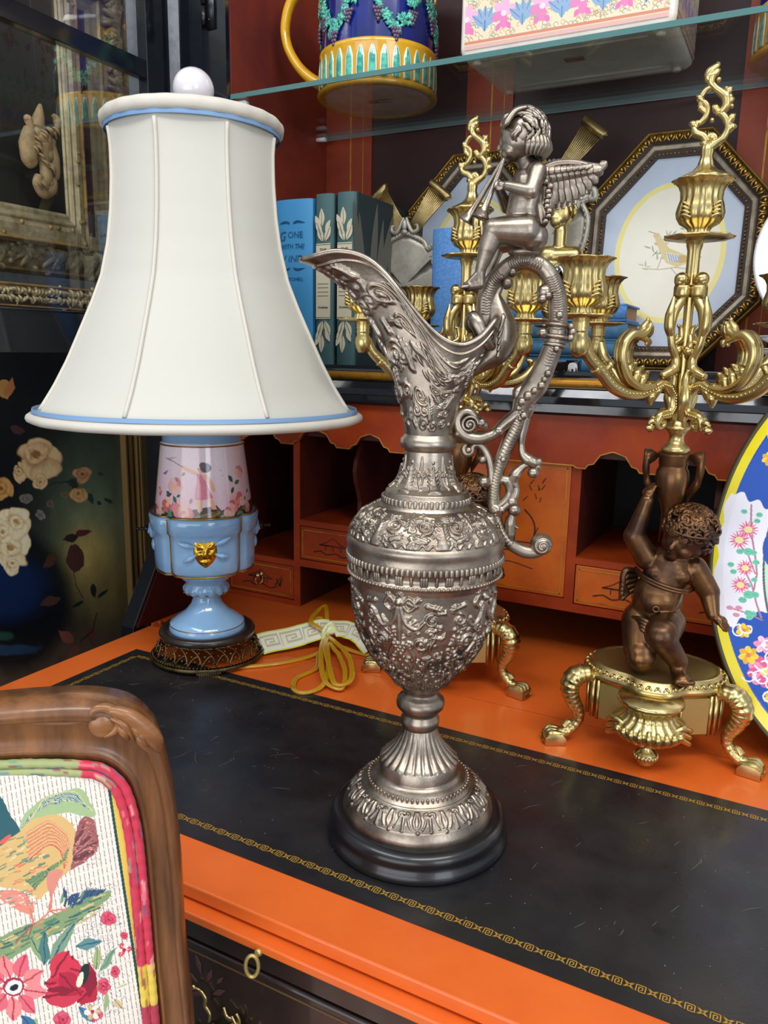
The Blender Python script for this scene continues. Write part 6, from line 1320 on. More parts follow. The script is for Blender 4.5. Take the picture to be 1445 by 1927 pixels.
# ================================================================ SILVER SHIELDS with crossed brushes
SLV = mat('dull_silver', '#b8b2a4', .42, .45, bump=('n', 160, .12, .001), var=(40, '#918b80', .4, .7)); AGB = mat('aged_brass', '#b09a68', .36, .9, var=(50, '#7f6a42', .45, .7))
def shield(label, loc, S, rz=0, tilt=.08):
    t = thing('silver_shield', label, 'wall ornament', loc, rz, 'silver shields with crossed brass torches')
    ol = [(0, .000), (.018, .008), (.036, .030), (.046, .058), (.047, .082), (.040, .098), (.052, .104), (.052, .112), (.044, .114), (.034, .108), (.028, .118), (.012, .126), (0, .130)]
    P = [(x*S, z*S) for x, z in ol]+[(-x*S, z*S) for x, z in ol[-2:0:-1]]
    s = MB(); N = len(P); cx, cz = 0, .06*S
    rings = [(1, 0), (1, .004), (.85, .0045), (.5, .006), (.2, .007)]
    for k, h in rings: s.V += [(cx+(x-cx)*k, -h*S, cz+(z-cz)*k) for x, z in P]
    s.F = [(j*N+i, j*N+(i+1) % N, (j+1)*N+(i+1) % N, (j+1)*N+i) for j in range(len(rings)-1) for i in range(N)]; q0 = len(s.V); s.V += [(cx, 0, cz), (cx, -.0072*S, cz)]; s.F += [((i+1) % N, i, q0) for i in range(N)]+[((len(rings)-1)*N+i, (len(rings)-1)*N+(i+1) % N, q0+1) for i in range(N)]
    s.build('shield_plate', SLV, t)
    r = MB(); Q = [(x, -.0050*S, z) for x, z in P]; r.sweep(Q, .0032*S, seg=10, closed=True, sub=5)
    for k in range(70):
        u = k/70*N; i = int(u); f_ = u-i; a = Vector(Q[i]).lerp(Vector(Q[(i+1) % N]), f_); r.ball((a.x*.97, -.0082*S, a.z), (.0013*S, .0013*S, .0024*S), 6, 5)
    for sx in (-1, 1):
        r.sweep([(sx*.044*S, -.006*S, .112*S), (sx*.053*S, -.007*S, .112*S), (sx*.055*S, -.007*S, .103*S), (sx*.049*S, -.007*S, .102*S), (sx*.050*S, -.007*S, .107*S)], [.003*S, .004*S, .0038*S, .003*S, .002*S], seg=10, sub=5)
        r.sweep([(sx*.002*S, -.008*S, .150*S), (sx*.006*S, -.009*S, .140*S), (sx*.012*S, -.009*S, .131*S), (sx*.019*S, -.009*S, .133*S), (sx*.019*S, -.009*S, .139*S), (sx*.015*S, -.009*S, .139*S)], [.0018*S, .0028*S, .0030*S, .0026*S, .0022*S, .0012*S], seg=10, sub=5)
    r.ball((0, -.009*S, .140*S), (.004*S, .004*S, .008*S)); r.ball((0, -.009*S, .131*S), (.005*S, .004*S, .004*S))
    r.build('scrolled_rim', SLV, t)
    for sx in (-1, 1):
        b = MB(); a = Vector((sx*-.006*S, 0, .118*S)); e = Vector((sx*.046*S, 0, .182*S)); d = (e-a).normalized(); q = Vector((-d.z, 0, d.x)); L = (e-a).length
        for k in range(11): w_ = (k-5)/5; b.sweep([a+q*w_*.005*S, a+d*L*.5+q*w_*.009*S, e+q*w_*.014*S], .0016*S, seg=6, smoothp=False)
        b.sweep([e-q*.017*S, e-q*.016*S+d*.001*S, e+q*.016*S+d*.001*S, e+q*.017*S], [.0050*S, .0058*S, .0058*S, .0050*S], seg=18, smoothp=False); b.build('torch_brush', AGB, t)
    return t
shield('silver shield with crossed brass torches standing left, behind the ewer spout', (-.5110, 1.030, .3900), 1.02)
shield('silver shield with crossed brass torches raised at right, behind the cherub wing', (-.3120, 1.045, .4460), 1.05)
for (x, lab, h, y, m_) in ((-.5130, 'dark block holding up the left silver shield', .0515, 1.026, 'd'), (-.300, 'black box behind the stacked blue books', .1370, 1.072, 'b')):
    t = thing('stand_block' if m_ == 'd' else 'black_box', lab, 'block' if m_ == 'd' else 'box', (x, y, DZ)); bevel(MB().box(-.028 if m_ == 'd' else -.060, .028 if m_ == 'd' else .045, -.008 if m_ == 'd' else -.012, .008 if m_ == 'd' else .0, 0 if m_ == 'd' else 0, h if m_ == 'd' else .1070).build('box_body', DKW if m_ == 'd' else mat('black_box_paint', '#14171a', .4), t, False), .0008)
    if m_ == 'b': MB().box(-.060, .045, -.0125, 0.0, .1072, .1085).build('lid_edge', mat('pale_lid', '#c9cac8', .5), t, False)
# ================================================================ small gilt bust with silver collar, leaning on the stack
bu = thing('gilt_bust', 'small gilt bust with a curled silver leaf collar on top of the stacked books', 'figurine', (-.2860, 1.005, .4205))
f = MB(); f.ball((0, 0, .112), (.0150, .0140, .0180), 24, 16); f.ball((-.004, -.009, .103), (.0085, .0070, .0100)); f.cap((0, 0, .090), .0085, (0, 0, .070), .0080); f.cap((-.018, 0, .060), .0125, (.018, 0, .060), .0125); f.cap((-.013, -.004, .062), .012, (-.022, -.004, .045), .011); f.cap((.016, 0, .060), .011, (.026, 0, .050), .008)
fb = figure('bust_body', f, BRASS, bu, .0013, 3); h = MB(); r = random.Random(5)
for k in range(46):
    a, e = r.uniform(0, 6.28), r.uniform(-.2, 1.5); n = Vector((math.cos(e)*math.cos(a), math.cos(e)*math.sin(a), math.sin(e)))
    if n.y < -.6 and n.z < .3: continue
    c = Vector((n.x*.0160, n.y*.0150, .1130+n.z*.0190)); t_2 = n.cross(Vector((0, 1, .3))).normalized(); h.sweep([c-t_2*.006, c+n*.0015, c+t_2*.006], [.0010, .0022, .0008], seg=7, sub=5)
h.build('curled_hair', BRASS, fb)
h = MB(); h.cap((0, 0, .002), .020, (0, 0, .030), .012)
h.lathe([(.022, 0), (.024, .004), (.016, .012), (.012, .030), (.014, .045)], 24); h.build('pedestal', mat('bust_pedestal', '#1b1b1d', .3, coat=.3), bu)
h = MB()
for k in range(7): a = -2.6+k*.42; h.sweep([(.010*math.cos(a)+.004, .008*math.sin(a), .052), (.024*math.cos(a)+.006, .014*math.sin(a)-.004, .044+.003*(k % 2)), (.034*math.cos(a)+.010, .017*math.sin(a)-.006, .034-.006*(k % 2))], [.0035, .0075, .0012], seg=10, sub=6, up=(0, 0, 1), flat=.3)
h.build('leaf_collar', mat('bright_silver', '#d6d8d8', .2, 1.0), bu)
# ================================================================ small black cube with white elephant
el = thing('trinket_cube', 'tiny glossy black cube with a white elephant on its face, below the stacked books', 'trinket', (-.2440, .928, DZ)); bevel(MB().box(-.0160, -.0035, -.006, .006, .0002, .0145).box(-.0030, .0130, -.007, .006, .0002, .0165).build('cube_body', BLACK, el, False), .0012)
e_ = MB().prism([(.0005, .003), (.0005, .0105), (.0020, .0130), (.0050, .0138), (.0085, .0135), (.0105, .0120), (.0115, .0080), (.0112, .0040), (.0103, .0080), (.0095, .0085), (.0092, .0030), (.0072, .0030), (.0070, .0065), (.0045, .0065), (.0043, .003), (.0025, .003), (.0022, .007)], -.0076, -.0068); e_.build('elephant_figure', PORCW, el, False)
# ================================================================ MAJOLICA MUG on the glass shelf
MC = (-.5489, 1.0061); ZS = .6900
DEEPB = mat('cobalt_glaze', '#12237a', .12, coat=.8, var=(14, '#0b1656', .4, .7)); YEL = mat('yellow_majolica', '#dba51e', .15, coat=.7, var=(40, '#c8870f', .5, .75)); TEAL = mat('teal_majolica', '#5fc0a8', .15, coat=.7, var=(120, '#2f8f86', .4, .6)); PUR = mat('purple_majolica', '#5b4862', .2, coat=.5); CRM = mat('cream_majolica', '#e6dcb8', .2, coat=.5); PINKB = mat('pinkish_biscuit', '#e6c8c2', .45, var=(30, '#cfa292', .4, .7))
def mug(label, loc, R, H, rz=0, garl=True):
    t = thing('majolica_mug', label, 'mug', loc, rz, None)
    MB().lathe([(R*.86, .0022), (R*.88, .0002), (R*.97, .0002), (R*1.0, .004), (R*.96, .0065), (R*.955, .0075)], 96, cap=False).build('foot_ring', YEL, t)
    MB().lathe([(R*.88, .0020), (R*.30, .0026), (.001, .0026)], 64, cap=False).build('unglazed_base', PINKB, t)
    MB().lathe([(R*.955, .0070), (R*.945, .045), (R*.96, .048), (R*.965, .0515), (R*.95, .054), (R*.92, .0550)], 128, cap=False).build('yellow_band', YEL, t)
    MB().lathe([(R*.925, .0545), (R*.90, .10), (R*.885, H*.8), (R*.90, H), (R*.84, H), (R*.83, .010), (.001, .010)], 96, cap=False).build('mug_wall', DEEPB, t)
    l = MB(); l2 = MB(); n = 32
    for k in range(n):
        a = 2*PI*k/n; c_, s_ = math.cos(a), math.sin(a); r_ = R*.956
        P = [(r_*c_, r_*s_, .0085), (r_*1.004*c_, r_*1.004*s_, .020), (r_*c_, r_*s_, .034), (r_*.995*c_, r_*.995*s_, .0455)]
        l.sweep(P, [.0046, .0052, .0044, .0005], seg=10, sub=5, up=(c_, s_, 0), flat=.30); l2.sweep(P, [.0058, .0064, .0057, .0012], seg=10, sub=5, up=(c_, s_, 0), flat=.16)
    l.build('leaf_moulding', TEAL, t); l2.build('leaf_outline', CRM, t)
    l = MB(); hx = -R*.90
    l.sweep([(hx+.004, .0, .0230), (hx-.018, 0, .0330), (hx-.040, 0, .0520), (hx-.056, 0, .0780), (hx-.060, 0, .1050), (hx-.050, 0, .1350), (hx-.026, 0, .1500), (hx+.004, 0, .1520)], [.0090, .0078, .0066, .0062, .0062, .0064, .0070, .0085], seg=18, sub=8, flat=1.35); l.build('handle', YEL, t)
    if garl:
        g = MB(); p = MB(); rb = MB(); r = random.Random(6)
        def at(a, z, o=0): q = R*.915+o; return (q*math.cos(a), q*math.sin(a), z)
        for a0 in (-PI/2-1.62, -PI/2-.52, -PI/2+.58, -PI/2+1.68, -PI/2+2.8):
            w_ = 1.06; g = MB(); rb = MB()
            for k in range(64):
                u = k/63; a = a0+(u-.5)*w_+r.uniform(-.03, .03); zz = .128-.056*math.sin(PI*u)+r.uniform(-.008, .008); s = r.uniform(.0030, .0056); th_ = r.uniform(0, 6.28)
                c = Vector(at(a, zz, .001+r.random()*.0025)); T = Vector((-math.sin(a), math.cos(a), 0)); Z_ = Vector((0, 0, 1)); d = T*math.cos(th_)+Z_*math.sin(th_)
                for q in range(3): dd = T*math.cos(th_+(q-1)*.9)+Z_*math.sin(th_+(q-1)*.9); g.sweep([c, c+dd*s*.8+Vector((math.cos(a), math.sin(a), 0))*.0012, c+dd*s*1.5], [.0011, .0022, .0006], seg=6, sub=3, up=(math.cos(a), math.sin(a), 0), flat=.6)
            for u in (.22, .5, .78):
                p = MB()
                a = a0+(u-.5)*w_; zz = .128-.060*math.sin(PI*u)-.004
                for i in range(4):
                    for j in range(4-i): p.ball(at(a+(j-(3-i)/2)*.045, zz-i*.0042, .0035), .0026, 7, 5)
                p.build('grape_cluster', PUR, t)
            for s in (-1, 1): rb.sweep([at(a0-w_/2, .134, .002), at(a0-w_/2+s*.09, .142, .005), at(a0-w_/2+s*.12, .130, .003), at(a0-w_/2+s*.02, .132, .003)], [.0020, .0026, .0026, .0018], seg=7, sub=5); rb.sweep([at(a0-w_/2, .132, .002), at(a0-w_/2+s*.06, .118, .003), at(a0-w_/2+s*.05, .106, .002)], [.0018, .0022, .0010], seg=7, sub=4)
            g.build('leaf_garland', TEAL, t); rb.build('tied_bow', YEL, t)
        mk2 = MB()
        for k in range(9): a = r.uniform(0, 6.28); x, y = r.uniform(-.018, .018), r.uniform(-.006, .006); mk2.sweep([(x, y, .0018), (x+.006*math.cos(a), y+.003*math.sin(a), .0018), (x+.009, y+.002, .0018)], .0007, seg=5, sub=3, up=(0, 0, 1), flat=.4)
        mk2.build('base_mark', mat('grey_mark', '#5d4a4c', .6), t)
    return t
mug('large blue majolica mug with leaf and grape garlands and a yellow handle', (MC[0], MC[1], ZS), .0815, .190, math.radians(12))
mug('teal and yellow banded majolica mug at the far right of the glass shelf', (-.0150, 1.075, ZS), .0815, .190, math.radians(200), False)
# ================================================================ PORCELAIN BOX on the glass shelf
fb = thing('porcelain_box', 'square white porcelain planter painted with pink flowers and blue leaves on the glass shelf', 'planter', (-.2740, .9900, ZS))
PB = MB(); A2, B2 = .1195, .0740
def rrect(a, b, c, n=5):
    P = []
    for (sx, sy, a0) in ((1, 1, 0), (-1, 1, PI/2), (-1, -1, PI), (1, -1, 1.5*PI)):
        for k in range(n+1): t = a0+PI/2*k/n; P.append((sx*(a-c)+c*math.cos(t), sy*(b-c)+c*math.sin(t)))
    return P
def loft(mb, rings):
    n = len(rings[0][0]); V = [(x, y, z) for P, z in rings for x, y in P]; F = [(j*n+i, j*n+(i+1) % n, (j+1)*n+(i+1) % n, (j+1)*n+i) for j in range(len(rings)-1) for i in range(n)]; F.append(tuple(range((len(rings)-1)*n, len(rings)*n))); F.append(tuple(range(n))[::-1]); return mb.add(V, F)
WG = mat('white_unglazed', '#f0eadf', .35, var=(20, '#ddd4c4', .4, .7))
for q in (0,):
    b = MB(); loft(b, [(rrect(A2*.80, B2*.76, .006), .0075), (rrect(A2*.83, B2*.80, .006), .0038), (rrect(A2*.95, B2*.93, .008), .0038), (rrect(A2*.985, B2*.98, .008), .0080), (rrect(A2, B2, .008), .0160), (rrect(A2, B2, .008), .1900), (rrect(A2*.9, B2*.86, .008), .1900), (rrect(A2*.9, B2*.86, .008), .1880)]); b.build('box_wall', WG, fb)
b = MB()
for sx in (-1, 1):
    for sy in (-1, 1): b.lathe([(.0048, .0003), (.0052, .002), (.0048, .0042)], 14, (sx*A2*.86, sy*B2*.78))
b.box(-A2*.74, A2*.74, -B2*.70, -B2*.67, .0045, .0075).box(-A2*.74, A2*.74, B2*.67, B2*.70, .0045, .0075); b.build('foot_pad', WG, fb)
MB().box(-.012, .010, -.016, -.004, .0066, .0074).build('base_seal', mat('red_seal', '#9a5648', .6), fb, False)
cv = Canvas(-.120, .120, .1880, .0120, 620, 440, '#efeadb'); r = random.Random(12)
cv.poly([(-.12, .012), (.12, .012), (.12, .066), (-.12, .066)], '#e6d6b6')
for k in range(300):
    x, y = r.uniform(-.12, .12), r.uniform(.020, .064); P = [(x+.0035*math.cos(t)*(1-t/8), y+.0035*math.sin(t)*(1-t/8)) for t in np.linspace(0, 5, 8)]; cv.line(P, .0007, r.choice(['#7f9aa5', '#b98e6a', '#8c9a86', '#cf9f7a']))
for k in range(11):
    x = -.118+k*.0236
    if k % 2:
        for a in (-.9, -.45, 0, .45, .9): cv.leaf(x, .034, .022, .009, PI/2+a, '#8fabc8', '#6583a6')
        cv.leaf(x, .040, .012, .008, -PI/2, '#86a8c6', '#4b6f96')
    else:
        for a in (-1.2, -.2, .8, 1.9, 3.2): cv.ell(x+.008*math.cos(a+PI/2), .044+.008*math.sin(a+PI/2), .0075, .0050, '#eeb0cd' if a < 1 else '#dd86b4', a+PI/2)
        cv.ell(x, .044, .0035, .003, '#f3d5e2'); cv.leaf(x-.004, .034, .009, .006, -2.2, '#e07aae'); cv.leaf(x+.004, .034, .009, .006, -.9, '#e07aae')
cv.poly([(-.12, .0175), (.12, .0175), (.12, .0205), (-.12, .0205)], '#cf8a6e'); cv.poly([(-.12, .012), (.12, .012), (.12, .0165), (-.12, .0165)], '#d9b0a6')
for k in range(9):
    x = -.113+k*.0285; P = [(x+.0135*math.cos(t), .074+.0095*math.sin(t)) for t in np.linspace(PI, 2*PI, 12)]; cv.line(P, .0042, '#b9c48c'); cv.line(P, .0022, '#dfe3b8')
    for s in (-1, 1): cv.ell(x+s*.0135, .076, .0040, .0040, '#b9c48c'); cv.ell(x+s*.0125, .076, .0022, .0022, '#efe8cf')
for k in range(8):
    x = -.10+k*.030; cv.poly([(x-.009, .094), (x+.009, .092), (x+.004, .097), (x+.008, .101), (x, .106), (x-.006, .099), (x-.008, .097)], '#b8cf7a', .85); cv.ell(x+.012, .088, .010, .0022, '#c9d79a', .0, .7)
for k in range(14): x, y = r.uniform(-.11, .11), r.uniform(.112, .175); cv.leaf(x, y, .018, .006, r.uniform(0, 6), r.choice(['#9fc07a', '#c7d78c'])); cv.flower(x+.006, y+.004, .007, 5, '#e2587a', '#f2a2b6', '#e8c25a')
for k in range(5): x, y = r.uniform(-.03, .03), r.uniform(.115, .13); cv.line([(x, y), (x+.004, y-.014)], .0012, '#39466a')
cv.mottle(.03, 2, 16)
painted('painted_front', cv, lambda X, Y: (X*(A2-.007)/.120, -B2-.0004+0*X, Y), PAINTM, fb, smooth=False, flip=False)
painted('painted_side', cv, lambda X, Y: (A2+.0004+0*X, X*(B2-.007)/.120, Y), PAINTM, fb, smooth=False)
painted('painted_side', cv, lambda X, Y: (-A2-.0004+0*X, -X*(B2-.007)/.120, Y), PAINTM, fb, smooth=False)
# ================================================================ PLATES at right of the shelf
yp = thing('yellow_plate', 'white plate with a yellow painted centre standing upright at the right of the shelf', 'plate', (.0230, 1.000, .3850)); tl = .10
p = MB().lathe([(.001, .0), (.045, .0), (.052, .004), (.084, .010), (.086, .012), (.083, .0125), (.052, .007), (.040, .004), (.001, .004)], 96, cap=False)
p.V = [(x, -z+.0, y+.086) for x, y, z in p.V]; p.build('plate_body', PORCW, yp)
p = MB().lathe([(.001, .0046), (.040, .0046), (.050, .0072), (.066, .0101), (.0665, .0098)], 96, cap=False); p.V = [(x, -z-.0003, y+.086) for x, y, z in p.V]; p.build('yellow_glaze', mat('yellow_glaze', '#f2b705', .2, coat=.5), yp)
p = MB().lathe([(.001, .0050), (.034, .0050), (.036, .0047)], 64, cap=False); p.V = [(x, -z-.0004, y+.086) for x, y, z in p.V]; p.build('painted_centre', mat('pale_lime_glaze', '#dfe6a0', .2, coat=.5), yp)
p = MB().sweep([(.066*math.cos(t), -.0110, .086+.066*math.sin(t)) for t in np.linspace(0, 2*PI, 65)[:-1]], .0006, seg=5, closed=True, sub=1).build('green_line', mat('green_enamel', '#5a9a5c', .3), yp)
t = thing('plate_stand', 'low dark stand under the yellow plate', 'stand', (.0230, 1.000, DZ)); bevel(MB().box(-.04, .06, -.012, .02, 0, .0460).build('stand_body', mat('stand_wood', '#3a2420', .5), t, False), .001)
zz = DZ
for k, lab in enumerate(('white porcelain saucer, lowest of the small stack at the shelf right end', 'white porcelain saucer in the middle of the small stack', 'white porcelain saucer on top of the small stack')):
    t = thing('saucer', lab, 'saucer', (-.0020, .9450, [.3385, .3590, .3720][k]), 0, 'stacked white saucers'); h0 = .0195 if k == 0 else .0122
    MB().lathe([(.001, .0), (.026 if k else .030, .0), (.030, .003 if k else .010), (.042, h0-.004), (.052-.003*(k == 2), h0-.0006), (.051-.003*(k == 2), h0), (.038, h0-.005), (.001, h0-.006)], 64, cap=False).build('saucer_body', PORCW, t)
# ================================================================ LARGE ENAMEL PLATTER
pl = thing('enamel_platter', 'large famille rose enamel platter with yellow rim and blue floral border leaning at right', 'platter', (0, 0, 0))
pt_ = math.radians(17); PC = Vector((.0805, .7900, .1970*math.cos(pt_)+.0012)); PE1 = Vector((math.cos(math.radians(-4)), math.sin(math.radians(-4)), 0)); PE2 = Vector((-PE1.y*math.sin(pt_), PE1.x*math.sin(pt_), math.cos(pt_))).normalized(); PN = PE1.cross(PE2).normalized()
A3, B3 = .1400, .1970
def pp_(x, y):   # picture sight line -> platter coordinates
    d = Vector(ray(x, y)); o_ = Vector((0, 0, EYE)); k = (PC-o_).dot(PN)/d.dot(PN); q = o_+d*k-PC; return (q.dot(PE1), q.dot(PE2))
cv = Canvas(-A3, A3, -B3, B3, 560, 800, '#1c4fae'); RHO = np.sqrt((cv.X/A3)**2+(cv.Y/B3)**2); r = random.Random(14)
cv.put(RHO > .93, '#e8d61c'); 
PH = np.arctan2(cv.Y/B3, cv.X/A3)
pan = (RHO < .915) & (RHO > .585) & (np.abs(((PH-PI+PI) % (2*PI))-PI) < .62+.035*np.cos(RHO*60)); pan = (RHO < .915) & (RHO > .60) & (np.cos(PH) < -math.cos(.60+.0)+.035*np.sin(RHO*40)) 
for sgn in (1, -1): cv.put((RHO < .965+.012*np.cos(PH*36)) & (RHO > .685) & (sgn*np.cos(PH-.10) > math.cos(.36)+.006*np.cos(RHO*60)), '#e9e6ee')
for sgn in (1, -1): cv.put((RHO < .94) & (RHO > .685) & (sgn*np.sin(PH) > math.cos(.34)+.006*np.cos(RHO*60)), '#e9e6ee')
cv.put((RHO < .685) & (RHO > .672), '#5b5468'); cv.put((RHO < .672), '#b9dcc0'); 
for k in range(10):
    a = 2*PI*k/10; cv.ell(.58*A3*math.cos(a), .58*B3*math.sin(a), .016, .022, '#2a50a6'); cv.flower(.58*A3*math.cos(a), .58*B3*math.sin(a), .011, 7, '#e27aa0', '#cf4c7c', '#f2d66a')
cv.ell(0, 0, .055, .080, '#efe6e6')
for k in range(12): a = k; cv.flower(r.uniform(-.03, .03), r.uniform(-.055, .055), .012, 8, '#e58cae', '#cf5a86', '#f0d060')
def PX2(x, y): return pp_(1320+x/3.008, 780+y/3.011)
def pts(L): return [PX2(*q) for q in L]
for f in (1, -1):
    def T(L): return [(f*a, b) for a, b in pts(L)] if f == 1 else [(-a, b) for a, b in pts(L)]
    cv.line(T([(280, 510), (278, 600), (284, 700), (300, 800), (310, 900), (290, 1000), (310, 1080), (335, 1150)]), .0016, '#b0788a'); cv.line(T([(215, 740), (260, 790), (300, 900)]), .0014, '#b0788a'); cv.line(T([(240, 880), (280, 960), (300, 1040)]), .0014, '#b0788a'); cv.line(T([(160, 1095), (240, 1120), (340, 1165)]), .0012, '#b0788a')
    for (x, y, q) in ((240, 548, 14), (325, 565, 15), (312, 600, 14), (262, 775, 22), (215, 775, 16), (290, 780, 16), (305, 835, 16), (165, 850, 15), (180, 890, 15), (295, 935, 14), (235, 965, 12), (262, 970, 12), (265, 1020, 24), (230, 1050, 18), (300, 1020, 18), (262, 1125, 18), (290, 1130, 16), (268, 1150, 15)):
        a, b = T([(x, y)])[0]; cv.ell(a, b, q*.00019, q*.00016, '#6cc0a0'); cv.line([(a-q*.00012, b), (a+q*.00014, b+.0004)], .0004, '#3f9a7e')
    for (x, y, q, sq) in ((262, 650, 46, .6), (212, 710, 46, .55), (245, 868, 40, 1), (218, 965, 42, .8)):
        a, b = T([(x, y)])[0]
        for k in range(16): an = 2*PI*k/16; cv.leaf(a, b, q*.00021, .0016, an, '#d8557c' if k % 2 else '#e98aa6')
        cv.ell(a, b, q*.00008, q*.00007, '#e6dc9a')
    for (x, y) in ((160, 1095), (210, 1095), (195, 1135)): a, b = T([(x, y)])[0]; cv.ell(a, b, .003, .002, '#d88aa4')
for sx in (-1, 1):
    for sy in (-1, 1):
        for (rho, ph, q, cc) in ((.82, .80, .017, 1), (.76, .98, .014, 0), (.86, .95, .009, 2), (.74, 1.10, .013, 1), (.86, .66, .010, 2), (.76, .66, .010, 3), (.84, .52, .008, 2)):
            x, y = sx*rho*A3*math.cos(ph), sy*rho*B3*math.sin(ph)
            q *= .82
            if cc == 1: cv.flower(x, y, q, 9, '#e88fb0', '#d6588a', '#f4cf66')
            elif cc == 0: 
                for k in range(5): cv.leaf(x, y, q, .005, k*1.25, '#8fd0b0', '#4a9c86')
            elif cc == 2: cv.flower(x, y, q, 7, '#f0cf3a', '#e0a92a', '#d87a4a')
            else: cv.flower(x, y, q, 6, '#f3c6d4', '#e58cae', '#ffffff')
        for k in range(16):
            rho = r.uniform(.72, .90); ph = r.uniform(.45, 1.15); x, y = sx*rho*A3*math.cos(ph), sy*rho*B3*math.sin(ph); a0 = r.uniform(0, 6); cv.line([(x+.007*math.cos(a0+t)*(1-t/7), y+.007*math.sin(a0+t)*(1-t/7)) for t in np.linspace(0, 5, 10)], .0013, '#e8ecf4')
cv.mottle(.04, 9, 24)
def pf(X, Y):
    rho = np.sqrt((X/A3)**2+(Y/B3)**2); h = np.interp(rho, [0, .55, .62, .92, 1.0], [-.014, -.014, -.010, .001, .002])
    P = np.array(PC)+X[..., None]*np.array(PE1)+Y[..., None]*np.array(PE2)+h[..., None]*np.array(PN); return P[..., 0], P[..., 1], P[..., 2]
po = painted('platter_dish', cv, pf, PAINTM, pl, mask=RHO <= 1.0)
sd_ = po.modifiers.new('t', 'SOLIDIFY'); sd_.thickness = .0028; sd_.offset = -1
e_ = MB().sweep([PC+PE1*A3*math.cos(t)+PE2*B3*math.sin(t)+PN*.0008 for t in np.linspace(0, 2*PI, 121)[:-1]], .0024, seg=8, closed=True, sub=1, up=PN).build('dark_rim', mat('dark_enamel_edge', '#4a4226', .4, .3), pl)
rebase(pl, (PC.x, PC.y-.04, 0.0))
# ================================================================ LEFT OF THE DESK: rose painting and gilt frames
rp_ = thing('rose_painting', 'dark oil painting of cream roses in a blue vase leaning left of the desk', 'painting', (0, 0, 0)); XP = -.98
cv = Canvas(-60, 262, 640, 1420, 322, 520, '#0d1216')
def Q3(x, y): return (x/3.107, 680+y/3.107)
def q3(L): return [Q3(*p) for p in L]
U_ = (cv.X*3.107); V_ = ((cv.Y-680)*3.107)
def bl(m, col): cv.put(np.clip(m, 0, 1), col)
bl(np.exp(-(((U_-560)/260)**2+((V_-900)/420)**2)), '#617258'); bl(np.exp(-(((U_-520)/130)**2+((V_-1180)/210)**2))*1.0, '#c4a95c'); bl(np.exp(-(((U_-620)/130)**2+((V_-1350)/260)**2))*.9, '#8f7c48'); bl(np.clip((V_-1480)/200, 0, 1)*.85, '#6b5442'); bl(np.exp(-(((U_-120)/330)**2+((V_-1420)/260)**2))*1.2, '#07090f')
cv.mottle(.35, 5, 26)
cv.warp(3, ((4.0, 30), (1.6, 9)))
cv.ell(*Q3(60, 1400), 98, 118, '#080b14', 0, .85, .25); cv.ell(*Q3(30, 1330), 50, 40, '#102a5a', 0, .7, .9); cv.ell(*Q3(60, 1690), 45, 8, '#2b4a6a', -.1, .7, .5); cv.ell(*Q3(30, 1610), 14, 7, '#2e5a4a', 0, .6, .5)
R_ = ['#d9b07c', '#c79a66', '#e8c891', '#8f5a38']; RC = ['#e8d3a0', '#d9bd84', '#f2e4bf', '#a8743c']
for (x, y, L, w_, a, c_) in ((400, 690, 70, 40, .6, '#2c3a30'), (430, 700, 60, 30, 1.4, '#27352c'), (440, 1020, 100, 40, -.3, '#5a2424'), (460, 1030, 100, 40, 2.9, '#2c1c1c'), (330, 1130, 120, 60, 2.4, '#4a2c20'), (350, 1380, 130, 55, 2.8, '#4c3026'), (430, 1640, 110, 60, -2.5, '#8a4c40'), (460, 1660, 140, 50, 2.2, '#7a4a3c'), (520, 1560, 80, 60, 1.3, '#6a3a30'), (560, 830, 30, 24, 0, '#1f3a34'), (600, 800, 60, 30, .3, '#1f3a34'), (520, 770, 70, 26, 1.3, '#25403a'), (560, 660, 50, 22, .1, '#2c4038'), (530, 1290, 90, 30, 1.4, '#15201c'), (560, 1380, 90, 26, -.6, '#15201c'), (480, 1400, 80, 26, 2.5, '#15201c'), (60, 390, 90, 55, .2, '#4a2c30'), (180, 350, 110, 60, -1.0, '#5a3444'), (10, 100, 130, 90, 1.3, '#b08044'), (30, 200, 110, 50, -1.1, '#a86c44')): cv.leaf(*Q3(x, y), L/3.1, w_/3.1, a, c_)
cv.ell(*Q3(440, 1150), 17, 26, '#4a2a24'); cv.line(q3([(430, 1220), (440, 1310), (480, 1380)]), 1.6, '#1a1812'); cv.line(q3([(560, 1480), (530, 1580), (470, 1640)]), 2, '#241a12'); cv.line(q3([(280, 740), (340, 700), (460, 690)]), 2.2, '#22302a')
for (x, y, r_, c_, s) in ((150, 800, 34, ['#6a6a62', '#58605a', '#7c726c', '#3e3c38'], 1), (235, 905, 36, ['#6e6862', '#5a5a56', '#8a7a6c', '#403a36'], 2), (290, 840, 28, ['#62544e', '#4a4642', '#6a5c50', '#302a26'], 3), (380, 770, 30, ['#6a5c3c', '#54502e', '#7c6a44', '#3c3220'], 4), (480, 660, 62, ['#c08a5c', '#a8704c', '#d09a6a', '#7a4030'], 5), (470, 780, 54, ['#c9985a', '#b07c48', '#d8ac6c', '#84502e'], 6), (0, 760, 84, ['#c08c4a', '#a87434', '#d0a05c', '#7c4a20'], 7), (120, 650, 60, R_, 8), (240, 560, 150, R_, 9), (240, 700, 52, R_, 10), (60, 1090, 130, RC, 11), (90, 950, 96, RC, 12), (10, 1000, 80, RC, 13), (70, 1200, 62, RC, 14)): cv.rose2(*Q3(x, y), r_/3.1, c_[2], c_[0], c_[3], s)
cv.unwarp(); cv.mottle(.14, 8, 90)
painted('canvas_picture', cv, plane_grid((1, 0, 0), (XP, 0, 0)), mat('oil_paint', '#ffffff', .45, attr='paint', coat=.15, bump=('n', 500, .15, .0006)), rp_, smooth=False)
fr = MB()
